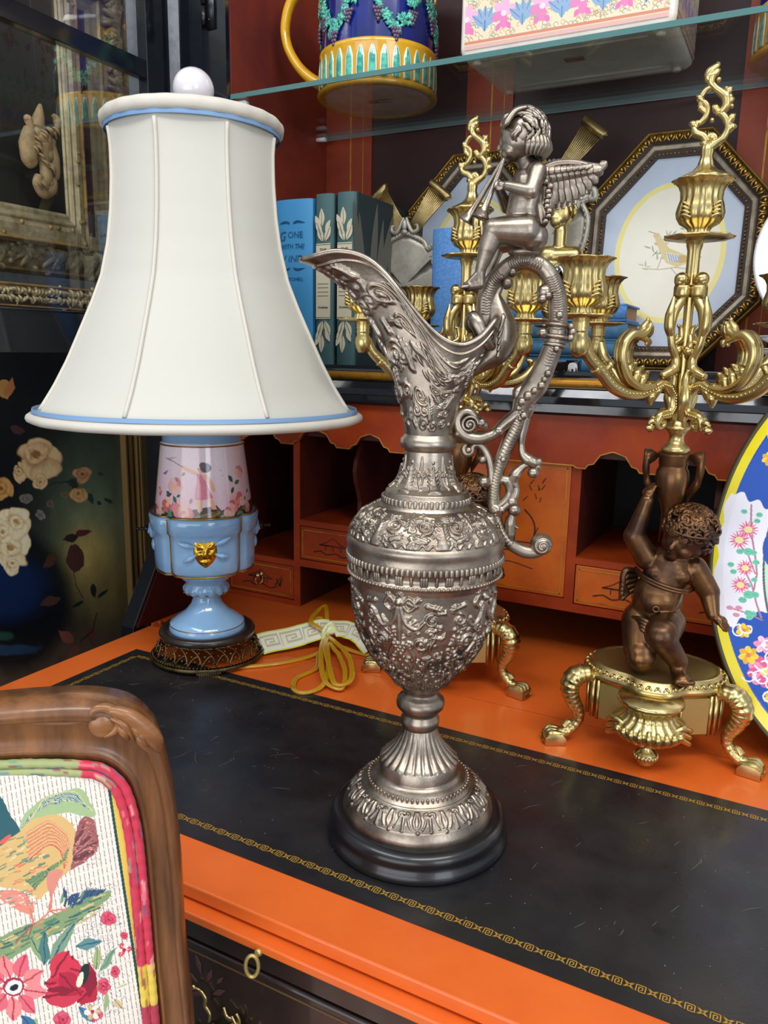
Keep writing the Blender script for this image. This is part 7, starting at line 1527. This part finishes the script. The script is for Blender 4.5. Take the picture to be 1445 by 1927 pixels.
for (px_, w_, h_) in ((233, .0030, .012), (243, .0060, .010), (252, .0022, .014), (257, .0035, .016), (266, .018, .008)):
    a = onx(px_, 950, XP); fr.box(XP-.002, XP+h_, a.y-w_/2, a.y+w_/2, -.35, .42)
fr.build('gilt_edge_moulding', mat('worn_gilt_edge', '#8d6f42', .4, .4), rp_, False); a = onx(250, 950, XP); MB().box(XP-.012, XP-.003, a.y-.45, a.y+.022, -.40, .43).build('stretcher_board', DKFR, rp_, False)
rebase(rp_, (XP, a.y-.2, -.40))
ls = thing('sideboard', 'dark low cabinet left of the desk behind the leaning rose painting', 'cabinet', (-1.08, .70, FZ)); bevel(MB().box(-.16, .06, -.50, .42, .02, 1.188).build('cabinet_body', DKW, ls, False), .002)
for x in (-.13, .03):
    for y in (-.47, .39): MB().lathe([(.018, .0), (.022, .01), (.018, .022)], 16, (x, y)).build('foot', DKW, ls)
LGLT = mat('matt_gilding', '#b5935a', .5, .25, var=(70, '#7d6238', .42, .68), bump=('n', 260, .3, .001)); LGL2 = mat('pale_gilding', '#c8b48a', .45, .3, var=(60, '#94805c', .42, .7))
def gilt_frame(label, X, y1, z0, wr, wb, dep, inner, seed, y0, z1, mm, orn=True):
    t = thing('picture_frame', label, 'picture frame', (X, (y0+y1)/2, z0), 0, None); mid = (y0+y1)/2
    O_ = [(y0-mid, 0), (y1-mid, 0), (y1-mid, z1-z0), (y0-mid, z1-z0)]; I_ = [(y0+wr-mid, wb), (y1-wr-mid, wb), (y1-wr-mid, z1-z0-wr), (y0+wr-mid, z1-z0-wr)]
    def ring(u0, u1, h0, h1, h2, m, nm):
        mb = MB(); pr = [(u0, 0), (u0, h0), ((u0*2+u1)/3, h1), ((u0+u1*2)/3, h1), (u1, h2), (u1, 0)]; k = len(pr)
        for o_, i_ in zip(O_, I_):
            for u, h in pr: mb.V.append((h, o_[0]+(i_[0]-o_[0])*u, o_[1]+(i_[1]-o_[1])*u))
        mb.F = [(i*k+j, ((i+1) % 4)*k+j, ((i+1) % 4)*k+(j+1) % k, i*k+(j+1) % k) for i in range(4) for j in range(k)]; return mb.build(nm, m, t, False)
    ring(0, .14, dep*.6, dep, dep*.8, LGLT, 'outer_bead'); ring(.14, .62, dep*.75, dep*.85, dep*.5, mm, 'carved_band'); ring(.62, .74, dep*.5, dep*.62, dep*.5, LGL2, 'inner_bead'); ring(.74, 1, dep*.45, dep*.35, dep*.25, LGL2, 'sight_edge')
    g = MB(); r = random.Random(seed)
    for i in range(4):
        for s in np.arange(.01, .99, .012 if orn else .03):
            c_ = [Vector((O_[i][k]+(O_[(i+1) % 4][k]-O_[i][k])*s) for k in (0, 1)) if False else None for k in (0,)]
            o_ = Vector(O_[i]).lerp(Vector(O_[(i+1) % 4]), s); n_ = Vector(I_[i]).lerp(Vector(I_[(i+1) % 4]), s); p = o_.lerp(n_, .38+r.uniform(-.06, .06)); L = (n_-o_).length; an = r.uniform(0, 6.28)
            if orn: g.sweep([(dep*.8, p.x-math.cos(an)*L*.22, p.y-math.sin(an)*L*.2), (dep*1.0, p.x+.002, p.y+.001), (dep*.8, p.x+math.cos(an+.6)*L*.24, p.y+math.sin(an+.6)*L*.22)], [L*.03, L*.09, L*.03], seg=7, sub=4, up=(1, 0, 0)); 
            if r.random() < .5: g.ball((dep*.86, p.x+r.uniform(-.004, .004), p.y+r.uniform(-.3, .3)*L), L*.07, 7, 5)
    g.build('carved_ornament', LGL2 if orn else LGLT, t)
    MB().box(-.004, dep*.22, y0+wr-mid, y1-wr-mid, wb, z1-z0-wr).build('picture', inner, t, False); return t
DPIC = mat('dark_picture', '#1d1f1e', .35, var=(9, '#2c2a24', .35, .7), coat=.3); MPIC = mat('maroon_picture', '#3a1420', .5, var=(14, '#5a2230', .4, .7)); GPIC = mat('grey_picture', '#5a5650', .5, var=(7, '#463f38', .4, .7))
q = onx(228, 300, -1.13); gilt_frame('tall ornate gilt frame standing rearmost behind the open glass door', -1.13, q.y, onx(100, 522, -1.13).z, .075, .075, .030, MPIC, 1, q.y-.62, .98, LGLT)
q = onx(143, 300, -1.06); gilt_frame('gilt frame with dark picture standing in front of the tall ornate frame', -1.06, q.y, onx(80, 462, -1.06).z, .030, .052, .022, DPIC, 2, q.y-.55, .93, LGL2, False)
q = onx(174, 560, -1.00); gilt_frame('narrow gilt carved frame lying lowest behind the glass door', -1.00, q.y, onx(80, 582, -1.00).z, .030, .030, .018, GPIC, 3, q.y-.50, onx(80, 543, -1.00).z+.004, LGLT)
t = thing('grey_mat_board', 'grey felted board under the gilt frames behind the glass door', 'board', (-1.02, .62, .4305)); zt = onx(80, 583, -1.0).z-.4325
bevel(MB().box(-.11, .035, -.30, .19, .0, zt).build('board_body', mat('grey_felt', '#6c747c', .9, bump=('n', 500, .6, .001), var=(60, '#858c94', .4, .7)), t, False), .002)
# carved ornament hanging
og = thing('carved_ornament', 'carved tan wooden trophy ornament hanging in front of the dark picture', 'ornament', (-1.005, onx(83, 280, -1.0).y, onx(83, 280, -1.0).z)); WD = mat('carved_limewood', '#b39468', .6, var=(80, '#8f7048', .4, .7)); g = MB()
def OW(x, y): q = onx(x, y, -1.0); return (0, q.y-og.location.y, q.z-og.location.z)
for (P, rd, fl_) in (([(80, 195), (78, 215), (74, 240)], [.002, .007, .012], 1), ([(52, 225), (56, 222), (62, 235), (66, 250)], [.002, .006, .006, .005], 1), ([(60, 240), (58, 270), (60, 300), (66, 315)], [.008, .014, .012, .004], .8), ([(78, 240), (82, 262), (96, 278), (104, 262)], [.010, .013, .009, .005], .8), ([(104, 215), (112, 228), (110, 250)], [.003, .006, .002], 1), ([(84, 270), (88, 300), (92, 335), (84, 362)], [.012, .009, .010, .003], .8), ([(100, 275), (106, 300), (110, 330), (108, 338)], [.008, .009, .006, .002], .8), ([(78, 330), (76, 345), (88, 362), (102, 355), (104, 340), (94, 335)], [.006, .008, .009, .008, .006, .003], .9), ([(62, 250), (72, 262), (84, 258)], [.004, .007, .003], 1)):
    g.sweep([OW(x, y) for x, y in P], rd, seg=12, sub=6, up=(1, 0, 0), flat=fl_)
for (x, y, r_) in ((74, 248, .011), (62, 300, .011), (88, 262, .012), (94, 292, .010), (84, 350, .011), (98, 345, .008)): g.ball(OW(x, y), (r_*.8, r_, r_), 14, 10)
for k in range(16): r = rng.uniform; x, y = r(62, 104), r(235, 350); p = Vector(OW(x, y)); g.sweep([p+Vector((.008, -.006, .004)), p+Vector((.0115, 0, 0)), p+Vector((.008, .006, -.006))], [.001, .0024, .001], seg=7, sub=4, up=(1, 0, 0))
g.build('carving', WD, og); MB().sweep([(0, 0, OW(80, 195)[2]), (-.01, 0, .40)], .0012, seg=6, smoothp=False).build('hanging_wire', DKFR, og)
# ================================================================ CHAIR, front left
CH = (-.273, .2925); crz = face_rz(CH); ch = thing('carved_armchair', 'carved walnut chair with rooster and flower print back at the front left', 'chair', (CH[0], CH[1], FZ), crz)
ZF = -FZ
OUT = [(.0150, -.30), (.0090, -.12), (.0022, -.0500), (.0012, -.0256), (-.0017, .0274), (-.0025, .0752), (-.0058, .1213), (-.0120, .1530), (-.0185, .1665), (-.0290, .1755), (-.0456, .1804), (-.0660, .1820), (-.0866, .1822), (-.1200, .1820), (-.1500, .1835), (-.1750, .1865)]
INN = [(-.0060, -.30), (-.0120, -.12), (-.0172, -.0500), (-.0180, -.0209), (-.0195, .0200), (-.0207, .0585), (-.0226, .1000), (-.0262, .1230), (-.0310, .1345), (-.0400, .1435), (-.0516, .1472), (-.0700, .1502), (-.0891, .1520), (-.1200, .1530), (-.1500, .1540), (-.1750, .1555)]
def smooth2(P, k=6):
    P = [Vector((a, b, 0)) for a, b in P]; Q = []
    for i in range(len(P)-1):
        a, b, c, d = P[max(i-1, 0)], P[i], P[i+1], P[min(i+2, len(P)-1)]
        for q in range(k): t = q/k; Q.append(0.5*((2*b)+(c-a)*t+(2*a-5*b+4*c-d)*t*t+(3*b-a-3*c+d)*t**3))
    Q.append(P[-1]); return [(v.x, v.y) for v in Q]
SO, SI = smooth2(OUT), smooth2(INN); MIDX = -.1750
SO = SO+[(2*MIDX-x, z) for x, z in SO[-2::-1]]; SI = SI+[(2*MIDX-x, z) for x, z in SI[-2::-1]]
def cframe(name, prof, m):
    mb = MB(); k = len(prof)
    for (ox_, oz), (ix, iz) in zip(SO, SI):
        for u, h in prof: mb.V.append((ox_+(ix-ox_)*u, -h, oz+(iz-oz)*u+ZF))
    mb.F = [(i*k+j, (i+1)*k+j, (i+1)*k+(j+1) % k, i*k+(j+1) % k) for i in range(len(SO)-1) for j in range(k)]; mb.F += [tuple(range(k)), tuple(range((len(SO)-1)*k, len(SO)*k))[::-1]]; return mb.build(name, m, ch)
cframe('back_frame', [(0, -.016), (-.01, -.004), (.01, .003), (.06, .0065), (.14, .0085), (.24, .0085), (.31, .0065), (.345, .0035), (.38, .0030), (.46, .0032), (.60, .0022), (.74, .0020), (.80, .0030), (.84, .0042), (.90, .0040), (.93, .0022), (1.0, .0015), (1.0, -.016)], WALNUT)
g = MB()   # scroll and leaf carving at both shoulders
def CP(x, y): a = axp(CH, 0+x/2.9775, 1280+y/2.9775); return a
for sgn in (1, -1):
    g = MB()
    def cw(L, h): return [((a if sgn == 1 else 2*MIDX-a), -hh, b+ZF-.0050) for (a, b), hh in zip([CP(*p) for p in L], h)]
    g.ball(cw([(572, 195)], [.0055])[0], (.0072, .0040, .0078), 24, 14)
    g.sweep(cw([(500, 150), (530, 110), (590, 100), (650, 130), (668, 180), (640, 230), (580, 262)], [.0070]*7), [.0012, .0022, .0026, .0030, .0026, .0020, .0008], seg=10, sub=6, flat=1.0)
    g.sweep(cw([(590, 115), (660, 115), (740, 150), (820, 220), (870, 290), (880, 360)], [.0075, .0085, .0085, .0080, .0070, .0050]), [.0016, .0030, .0042, .0050, .0044, .0014], seg=12, sub=6, flat=.8)
    for (a, b, c_, h) in (((600, 150), (700, 190), (750, 290), .0070), ((620, 150), (690, 230), (715, 290), .0062), ((740, 170), (800, 250), (830, 340), .0075), ((760, 190), (790, 280), (860, 370), .0070), ((700, 160), (770, 220), (800, 320), .0075)): g.sweep(cw([a, b, c_], [h, h+.0015, h-.002]), [.0008, .0026, .0010], seg=9, sub=7)
    g.sweep(cw([(0, 178), (250, 192), (400, 192), (480, 180)], [.0050, .0050, .0050, .0048]), [.0010, .0012, .0012, .0006], seg=8, sub=6)
    g.build('carved_scroll', WALNUTH, ch)
g = MB()
for x0 in (.006, 2*MIDX-.006):
    g = MB()
    g.sweep([(x0, .006, -.28+ZF), (x0+(.01 if x0 > 0 else -.01), .012, -.45+ZF), (x0+(.014 if x0 > 0 else -.014), .03, 0.0004)], [.016, .014, .010], seg=14, sub=6)
    g.build('back_leg', WALNUT, ch)
bevel(MB().box(2*MIDX-.01, .01, -.30, .012, -.345+ZF, -.300+ZF).build('seat_rail', WALNUT, ch, False), .006)
g = MB()
for x0 in (.0, 2*MIDX): MB().sweep([(x0, -.285, -.33+ZF), (x0, -.305, -.50+ZF), (x0, -.29, .0004)], [.020, .014, .010], seg=14, sub=6).build('front_leg', WALNUT, ch)
st_ = bevel(MB().box(2*MIDX+.0, .0, -.29, -.012, -.3+ZF, -.262+ZF).build('seat_cushion', mat('rose_print_fabric', '#d98a7c', .85, var=(18, '#e9dfc8', .42, .6)), ch, False), .012)
# printed panel
cv = Canvas(0, 1, 1460, 2560, 10, 10, '#efe9dc'); xs_ = np.r_[np.linspace(-1150, -24, 110), np.linspace(-22, 276, 262)]; ys_ = np.r_[np.linspace(1440, 1940, 430), np.linspace(1946, 2900, 60)]
cv.x, cv.y = xs_, ys_; cv.nx, cv.ny = len(xs_), len(ys_); cv.X, cv.Y = np.meshgrid(xs_, ys_); cv.a = np.zeros((cv.ny, cv.nx, 3)); cv.a[:] = lin('#efe8da')
S3 = 2.9775
def R3(x, y): return (x/S3, 1280+y/S3)
def r3(L): return [R3(*p) for p in L]
ux_ = cv.X*S3-((cv.Y-1280)*S3-560)*.148; rnd = random.Random(31)
stripe = (np.abs(((ux_+1000) % 26)-13) < 1.9) & ((((cv.Y-1280)*S3+7*np.floor(ux_/26)) % 46) < 38); cv.put(stripe, '#7c6068')
def smc(L, closed):
    P = [Vector((a, b)) for a, b in L]; n = len(P); Q = []
    if n < 3: return L
    for i in range(n if closed else n-1):
        if closed: a, b, c, d = P[i-1], P[i], P[(i+1) % n], P[(i+2) % n]
        else: a, b, c, d = P[max(i-1, 0)], P[i], P[i+1], P[min(i+2, n-1)]
        for k in range(4): t = k/4; Q.append(tuple(0.5*((2*b)+(c-a)*t+(2*a-5*b+4*c-d)*t*t+(3*b-a-3*c+d)*t**3)))
    if not closed: Q.append(tuple(P[-1]))
    return Q
def P3(L, c, a=1.0): cv.poly(r3(smc(L, True)), c, a)
def L3(L, w_, c, a=1.0): cv.line(r3(smc(L, False)), w_/S3, c, a)
def F3(x, y, L, w_, a, c, v=None): cv.leaf(*R3(x, y), L/S3, w_/S3, a, c, v)
cv.warp(5, ((2.2, 18), (1.0, 6)))
# ground and stipple
for k in range(900):
    x, y = rnd.gauss(560, 70), rnd.uniform(1150, 1900); x += (y-1500)*.06; cv.ell(*R3(x, y), .75, .75, '#5d5864', 0, .9)
P3([(-300, 1560), (-60, 1460), (150, 1375), (330, 1310), (430, 1250), (600, 1190), (605, 1230), (480, 1330), (300, 1430), (120, 1530), (0, 1590), (-300, 1700)], '#8aa070')
for k in range(60): x = rnd.uniform(-200, 560); y = 1500-x*.42+rnd.uniform(-50, 60); L3([(x, y), (x+60, y-26)], rnd.uniform(6, 12), rnd.choice(['#4f8068', '#c2a868', '#3c6c66', '#d8c28c']))
for k in range(26): F3(rnd.uniform(330, 480), rnd.uniform(1230, 1290), 70, 14, -1.0+rnd.uniform(-.5, .4), rnd.choice(['#2f5a5a', '#6f9070', '#3b4f7c']))
for k in range(9): F3(470+k*8, 1240-k*3, 70, 14, -1.2+k*.08, rnd.choice(['#2f4f68', '#3b5a80']))
# tail
P3([(105, 850), (120, 780), (200, 700), (300, 640), (420, 615), (490, 655), (528, 770), (450, 770), (390, 750), (330, 760), (230, 770), (150, 830)], '#a9c08c')
for k in range(22):
    t = k/21; x0, y0 = 110+t*60, 845-t*60; L3([(x0, y0), (200+t*60, 740-t*70), (330+t*70, 690-t*60), (420+t*90, 680+t*60)], 5, ['#3f74a4', '#e6d98c', '#4b8f96', '#2f5f90', '#dfe6b0'][k % 5])
P3([(380, 1060), (390, 960), (430, 820), (470, 775), (520, 800), (548, 890), (545, 960), (500, 1010), (440, 1050)], '#a4605e')
for k in range(7):
    F3(385, 1050-k*6, 260-k*14, 40, -1.25+k*.16, '#c07a72' if k % 2 else '#7c4448', '#5a2f38')
for k in range(80): x, y = rnd.uniform(390, 545), rnd.uniform(790, 1050); L3([(x, y), (x+12, y-4)], 3, rnd.choice(['#5a3038', '#e6b0a0']))
# body
P3([(-260, 700), (-100, 600), (0, 650), (60, 760), (110, 850), (60, 900), (0, 940), (-200, 960)], '#2f6068'); P3([(0, 900), (60, 860), (60, 900), (0, 920)], '#e0645c')
P3([(-200, 960), (0, 930), (100, 850), (200, 775), (330, 762), (410, 830), (415, 920), (395, 1040), (360, 1100), (300, 1150), (220, 1225), (150, 1190), (90, 1170), (0, 1160), (-200, 1150)], '#dfb878')
for k in range(70):
    x, y = rnd.uniform(-20, 250), rnd.uniform(880, 1150); L3([(x, y), (x+34, y-14)], rnd.uniform(5, 9), rnd.choice(['#4f8f78', '#c9a060', '#e9d8a0', '#e07058', '#4a8070']), .9)
for k in range(34):
    t = k/33; L3([(150+t*20, 860+t*150), (260+t*10, 800+t*130), (350-t*10, 850+t*110), (395-t*40, 940+t*120)], 9, ['#e2806a', '#dfb070', '#f0cfa0', '#d9604e', '#cfa860'][k % 5], .95)
for k in range(20): t = k/19; L3([(140+t*60, 1120+t*60), (230+t*20, 1090+t*30), (330-t*10, 1020+t*40), (385-t*30, 960+t*60)], 8, ['#2f6a5a', '#8fb070', '#3f7f6a', '#28505a', '#c9b868'][k % 5])
P3([(270, 1090), (350, 1075), (340, 1120), (300, 1200), (275, 1215)], '#e0907c'); L3([(285, 1190), (282, 1300)], 14, '#e0806c'); L3([(282, 1300), (370, 1292)], 9, '#e0806c'); L3([(282, 1300), (210, 1365)], 9, '#e0806c'); L3([(282, 1300), (330, 1330)], 7, '#c8604e')
P3([(0, 1180), (90, 1175), (160, 1210), (190, 1290), (150, 1310), (0, 1230)], '#e6907c'); L3([(170, 1290), (190, 1375)], 14, '#e0806c'); L3([(190, 1375), (90, 1465)], 8, '#a05a58'); L3([(190, 1375), (240, 1390)], 8, '#e0806c'); L3([(190, 1375), (160, 1440)], 7, '#a05a58')
for k in range(40): x, y = rnd.uniform(-40, 180), rnd.uniform(1185, 1290); L3([(x, y), (x+30, y-8)], 7, rnd.choice(['#e07868', '#f6e6cc', '#5f9a80', '#e9a090']))
# leaves and flowers
for (x, y, L, w_, a, c_, v_) in ((240, 1580, 170, 60, -2.0, '#8fa878', '#33586a'), (270, 1600, 300, 70, -1.0, '#7f9f80', '#2f5a78'), (250, 1600, 200, 60, -1.6, '#4f7f78', '#2b4a6a'), (430, 1500, 150, 60, -.2, '#5f8f8a', '#2f4f7c'), (540, 1640, 150, 44, -1.5, '#a8b47c', '#4b6a60'), (560, 1650, 170, 40, -1.0, '#7fa080', '#3f6a60'), (560, 1700, 80, 30, 1.9, '#a9b47c', None), (600, 1760, 120, 30, 1.7, '#9fb080', None), (200, 1900, 100, 60, 2.0, '#9fb47c', None), (120, 1880, 160, 70, .9, '#3f6f9a', '#284a70'), (440, 1840, 130, 50, .8, '#4b7f9a', '#284a70'), (660, 1740, 60, 30, -.4, '#e6dcc0', '#5d5864'), (640, 1800, 80, 34, 1.0, '#d8c08c', '#5d5864')): F3(x, y, L, w_, a, c_, v_)
for k in range(9): a = 2*PI*k/9+.2; F3(75+60*math.cos(a), 1720+55*math.sin(a), 140, 92, a, '#e46a78' if k % 2 else '#ee8c8c', '#c03a54')
cv.ell(*R3(75, 1720), 20, 18, '#b32a4a'); cv.ell(*R3(75, 1722), 16, 14, '#f4efe4'); cv.ell(*R3(75, 1722), 8, 7, '#1c2230')
for (x, y, L_q, w_q, a_q, cc) in ((410, 1560, 230, 150, 1.9, '#c8283f'), (500, 1600, 240, 130, 1.75, '#b01e3a'), (540, 1720, 150, 110, 2.4, '#c02440'), (250, 1700, 260, 150, .1, '#cf2f47'), (250, 1780, 240, 150, -.1, '#d23a50'), (300, 1600, 200, 110, .3, '#d8384e'), (390, 1530, 190, 120, 2.2, '#d8384e'), (330, 1650, 190, 110, .8, '#b92440'), (520, 1640, 150, 70, 1.7, '#8e1a34'), (260, 1740, 180, 40, .05, '#8e1a34')): cv.leaf(*R3(x, y), L_q/S3, w_q/S3, a_q, cc, '#8e1a34')
cv.ell(*R3(470, 1660), 11, 20, '#16302c', .3); cv.ell(*R3(450, 1690), 6, 15, '#f0e8d0', .2)
for (x, y, r_) in ((600, 1350, 44), (690, 1450, 26), (580, 1730, 46), (640, 1650, 34), (530, 1880, 50), (350, 1910, 56)): cv.rose2(*R3(x, y), r_/S3, '#e2607a', '#cc3450', '#8e1a34', int(x))
for (x, y, r_, c_) in ((690, 1530, 44, '#d84a60'), (520, 1870, 46, '#c8a878')): cv.flower(*R3(x, y), r_/S3, 6, c_, '#f2e6da', '#c02440')
cv.unwarp()
# border: dark green line and yellow band following the right edge
bx1 = ux_+0; cv.put((bx1 > 592) & (bx1 < 608), '#1f4c48'); cv.put(bx1 >= 608, '#e4c45a'); cv.put((bx1 > 655), '#d0485a')
cv.mottle(.05, 4, 70)
nrm = (CH[0], CH[1], 0); pg_ = plane_grid(nrm, (CH[0], CH[1], 0))
t_v = np.array([CH[1], -CH[0]])/math.hypot(*CH); n_v = np.array(CH)/math.hypot(*CH)
def chloc(X, Y):
    x, y, z = pg_(X, Y); s = (x-CH[0])*t_v[0]+(y-CH[1])*t_v[1]; return s, z
def cf(X, Y):
    s, z = chloc(X, Y); bulge = .006*np.clip(1-((s-MIDX)/.15)**2, 0, 1)**.5+.001
    return s, -bulge, z+ZF
s_, z_ = chloc(cv.X, cv.Y)
inner = np.array([(a, b) for a, b in SI]); zr = inner[:len(INN)*6-5]; zz_ = np.interp(z_, zr[:, 1][np.argsort(zr[:, 1])], zr[:, 0][np.argsort(zr[:, 1])])
top = np.interp(np.where(s_ < MIDX, 2*MIDX-s_, s_), np.sort(zr[:, 0]), zr[:, 1][np.argsort(zr[:, 0])])
sm = np.where(s_ < MIDX, 2*MIDX-s_, s_); mk_m = (sm < zz_-.003) & (z_ < top-.0025+0*s_) & (z_ > -.262)
mk_m = (z_ > -.262) & (s_ > 2*MIDX+.012) & (sm < np.where(z_ < .10, zz_-.002, np.minimum(zz_-.002, 9))) & ((z_ < .124) | (z_ < np.interp(sm, [-.175, -.0891, -.0516, -.0400, -.0310], [.1490, .1455, .1405, .1375, .1300])))
painted('printed_panel', cv, cf, mat('printed_cotton', '#ffffff', .85, attr='paint', bump=('n', 1600, .3, .0004)), ch, mask=mk_m)
# double welt in the same print
WP = [(a+(-.0028), b) for a, b in SI]
def welt(name, off, rad, dep_, seed):
    base = np.array(SI); C_ = np.array([MIDX, .0]); T = np.gradient(base, axis=0); T /= np.linalg.norm(T, axis=1, keepdims=True); Nn = np.stack([-T[:, 1], T[:, 0]], 1)
    Pq = base+Nn*off; dd2 = np.r_[0, np.cumsum(np.hypot(*np.diff(Pq, axis=0).T))]; L = dd2[-1]; nx = 900
    cvw = Canvas(0, L, 0, 2*PI, nx, 14, '#a3ab74'); r = random.Random(seed)
    pz = np.interp(cvw.x, dd2, Pq[:, 1]); px = np.interp(cvw.x, dd2, Pq[:, 0])
    red = ((px > -.052) & (px < -.02)) | ((pz > .010) & (pz < .14) & (px > MIDX)); cvw.a[:, red] = lin('#cf3a50')
    yl = (pz > -.02) & (pz <= .018) & (px > MIDX); cvw.a[:, yl] = lin('#e3c552'); rd2 = (pz <= -.008) & (px > MIDX); cvw.a[:, rd2] = lin('#b23a4c')
    for k in range(170):
        u = r.uniform(0, L); zq = float(np.interp(u, dd2, Pq[:, 1])); xq = float(np.interp(u, dd2, Pq[:, 0])); top_ = xq < -.052 and zq > .1
        cvw.ell(u, r.uniform(0, 6.28), r.uniform(.002, .006), r.uniform(.4, 1.4), r.choice(['#3f7f9a', '#5a9a84', '#2f5f80', '#e08a80', '#8fb47c']) if top_ else r.choice(['#e67a86', '#a82440', '#f0a8a0', '#8e2a44', '#d8485c']), .4*r.random(), .8)
    def fn(X, Y):
        a = np.interp(X, dd2, Pq[:, 0]); b_ = np.interp(X, dd2, Pq[:, 1]); nx_ = np.interp(X, dd2, Nn[:, 0]); ny_ = np.interp(X, dd2, Nn[:, 1]); rr_ = rad*(1+.05*np.sin(X*900))
        return a+nx_*rr_*np.cos(Y), -(dep_)-rr_*np.sin(Y), b_+ny_*rr_*np.cos(Y)+ZF
    return painted(name, cvw, fn, bpy.data.materials['printed_cotton'], ch)
welt('welt_cord', .0022, .0024, .0030, 1); welt('welt_cord', .0068, .0025, .0032, 2)
ch.location = (CH[0]+n_v[0]*.006, CH[1]+n_v[1]*.006, FZ)
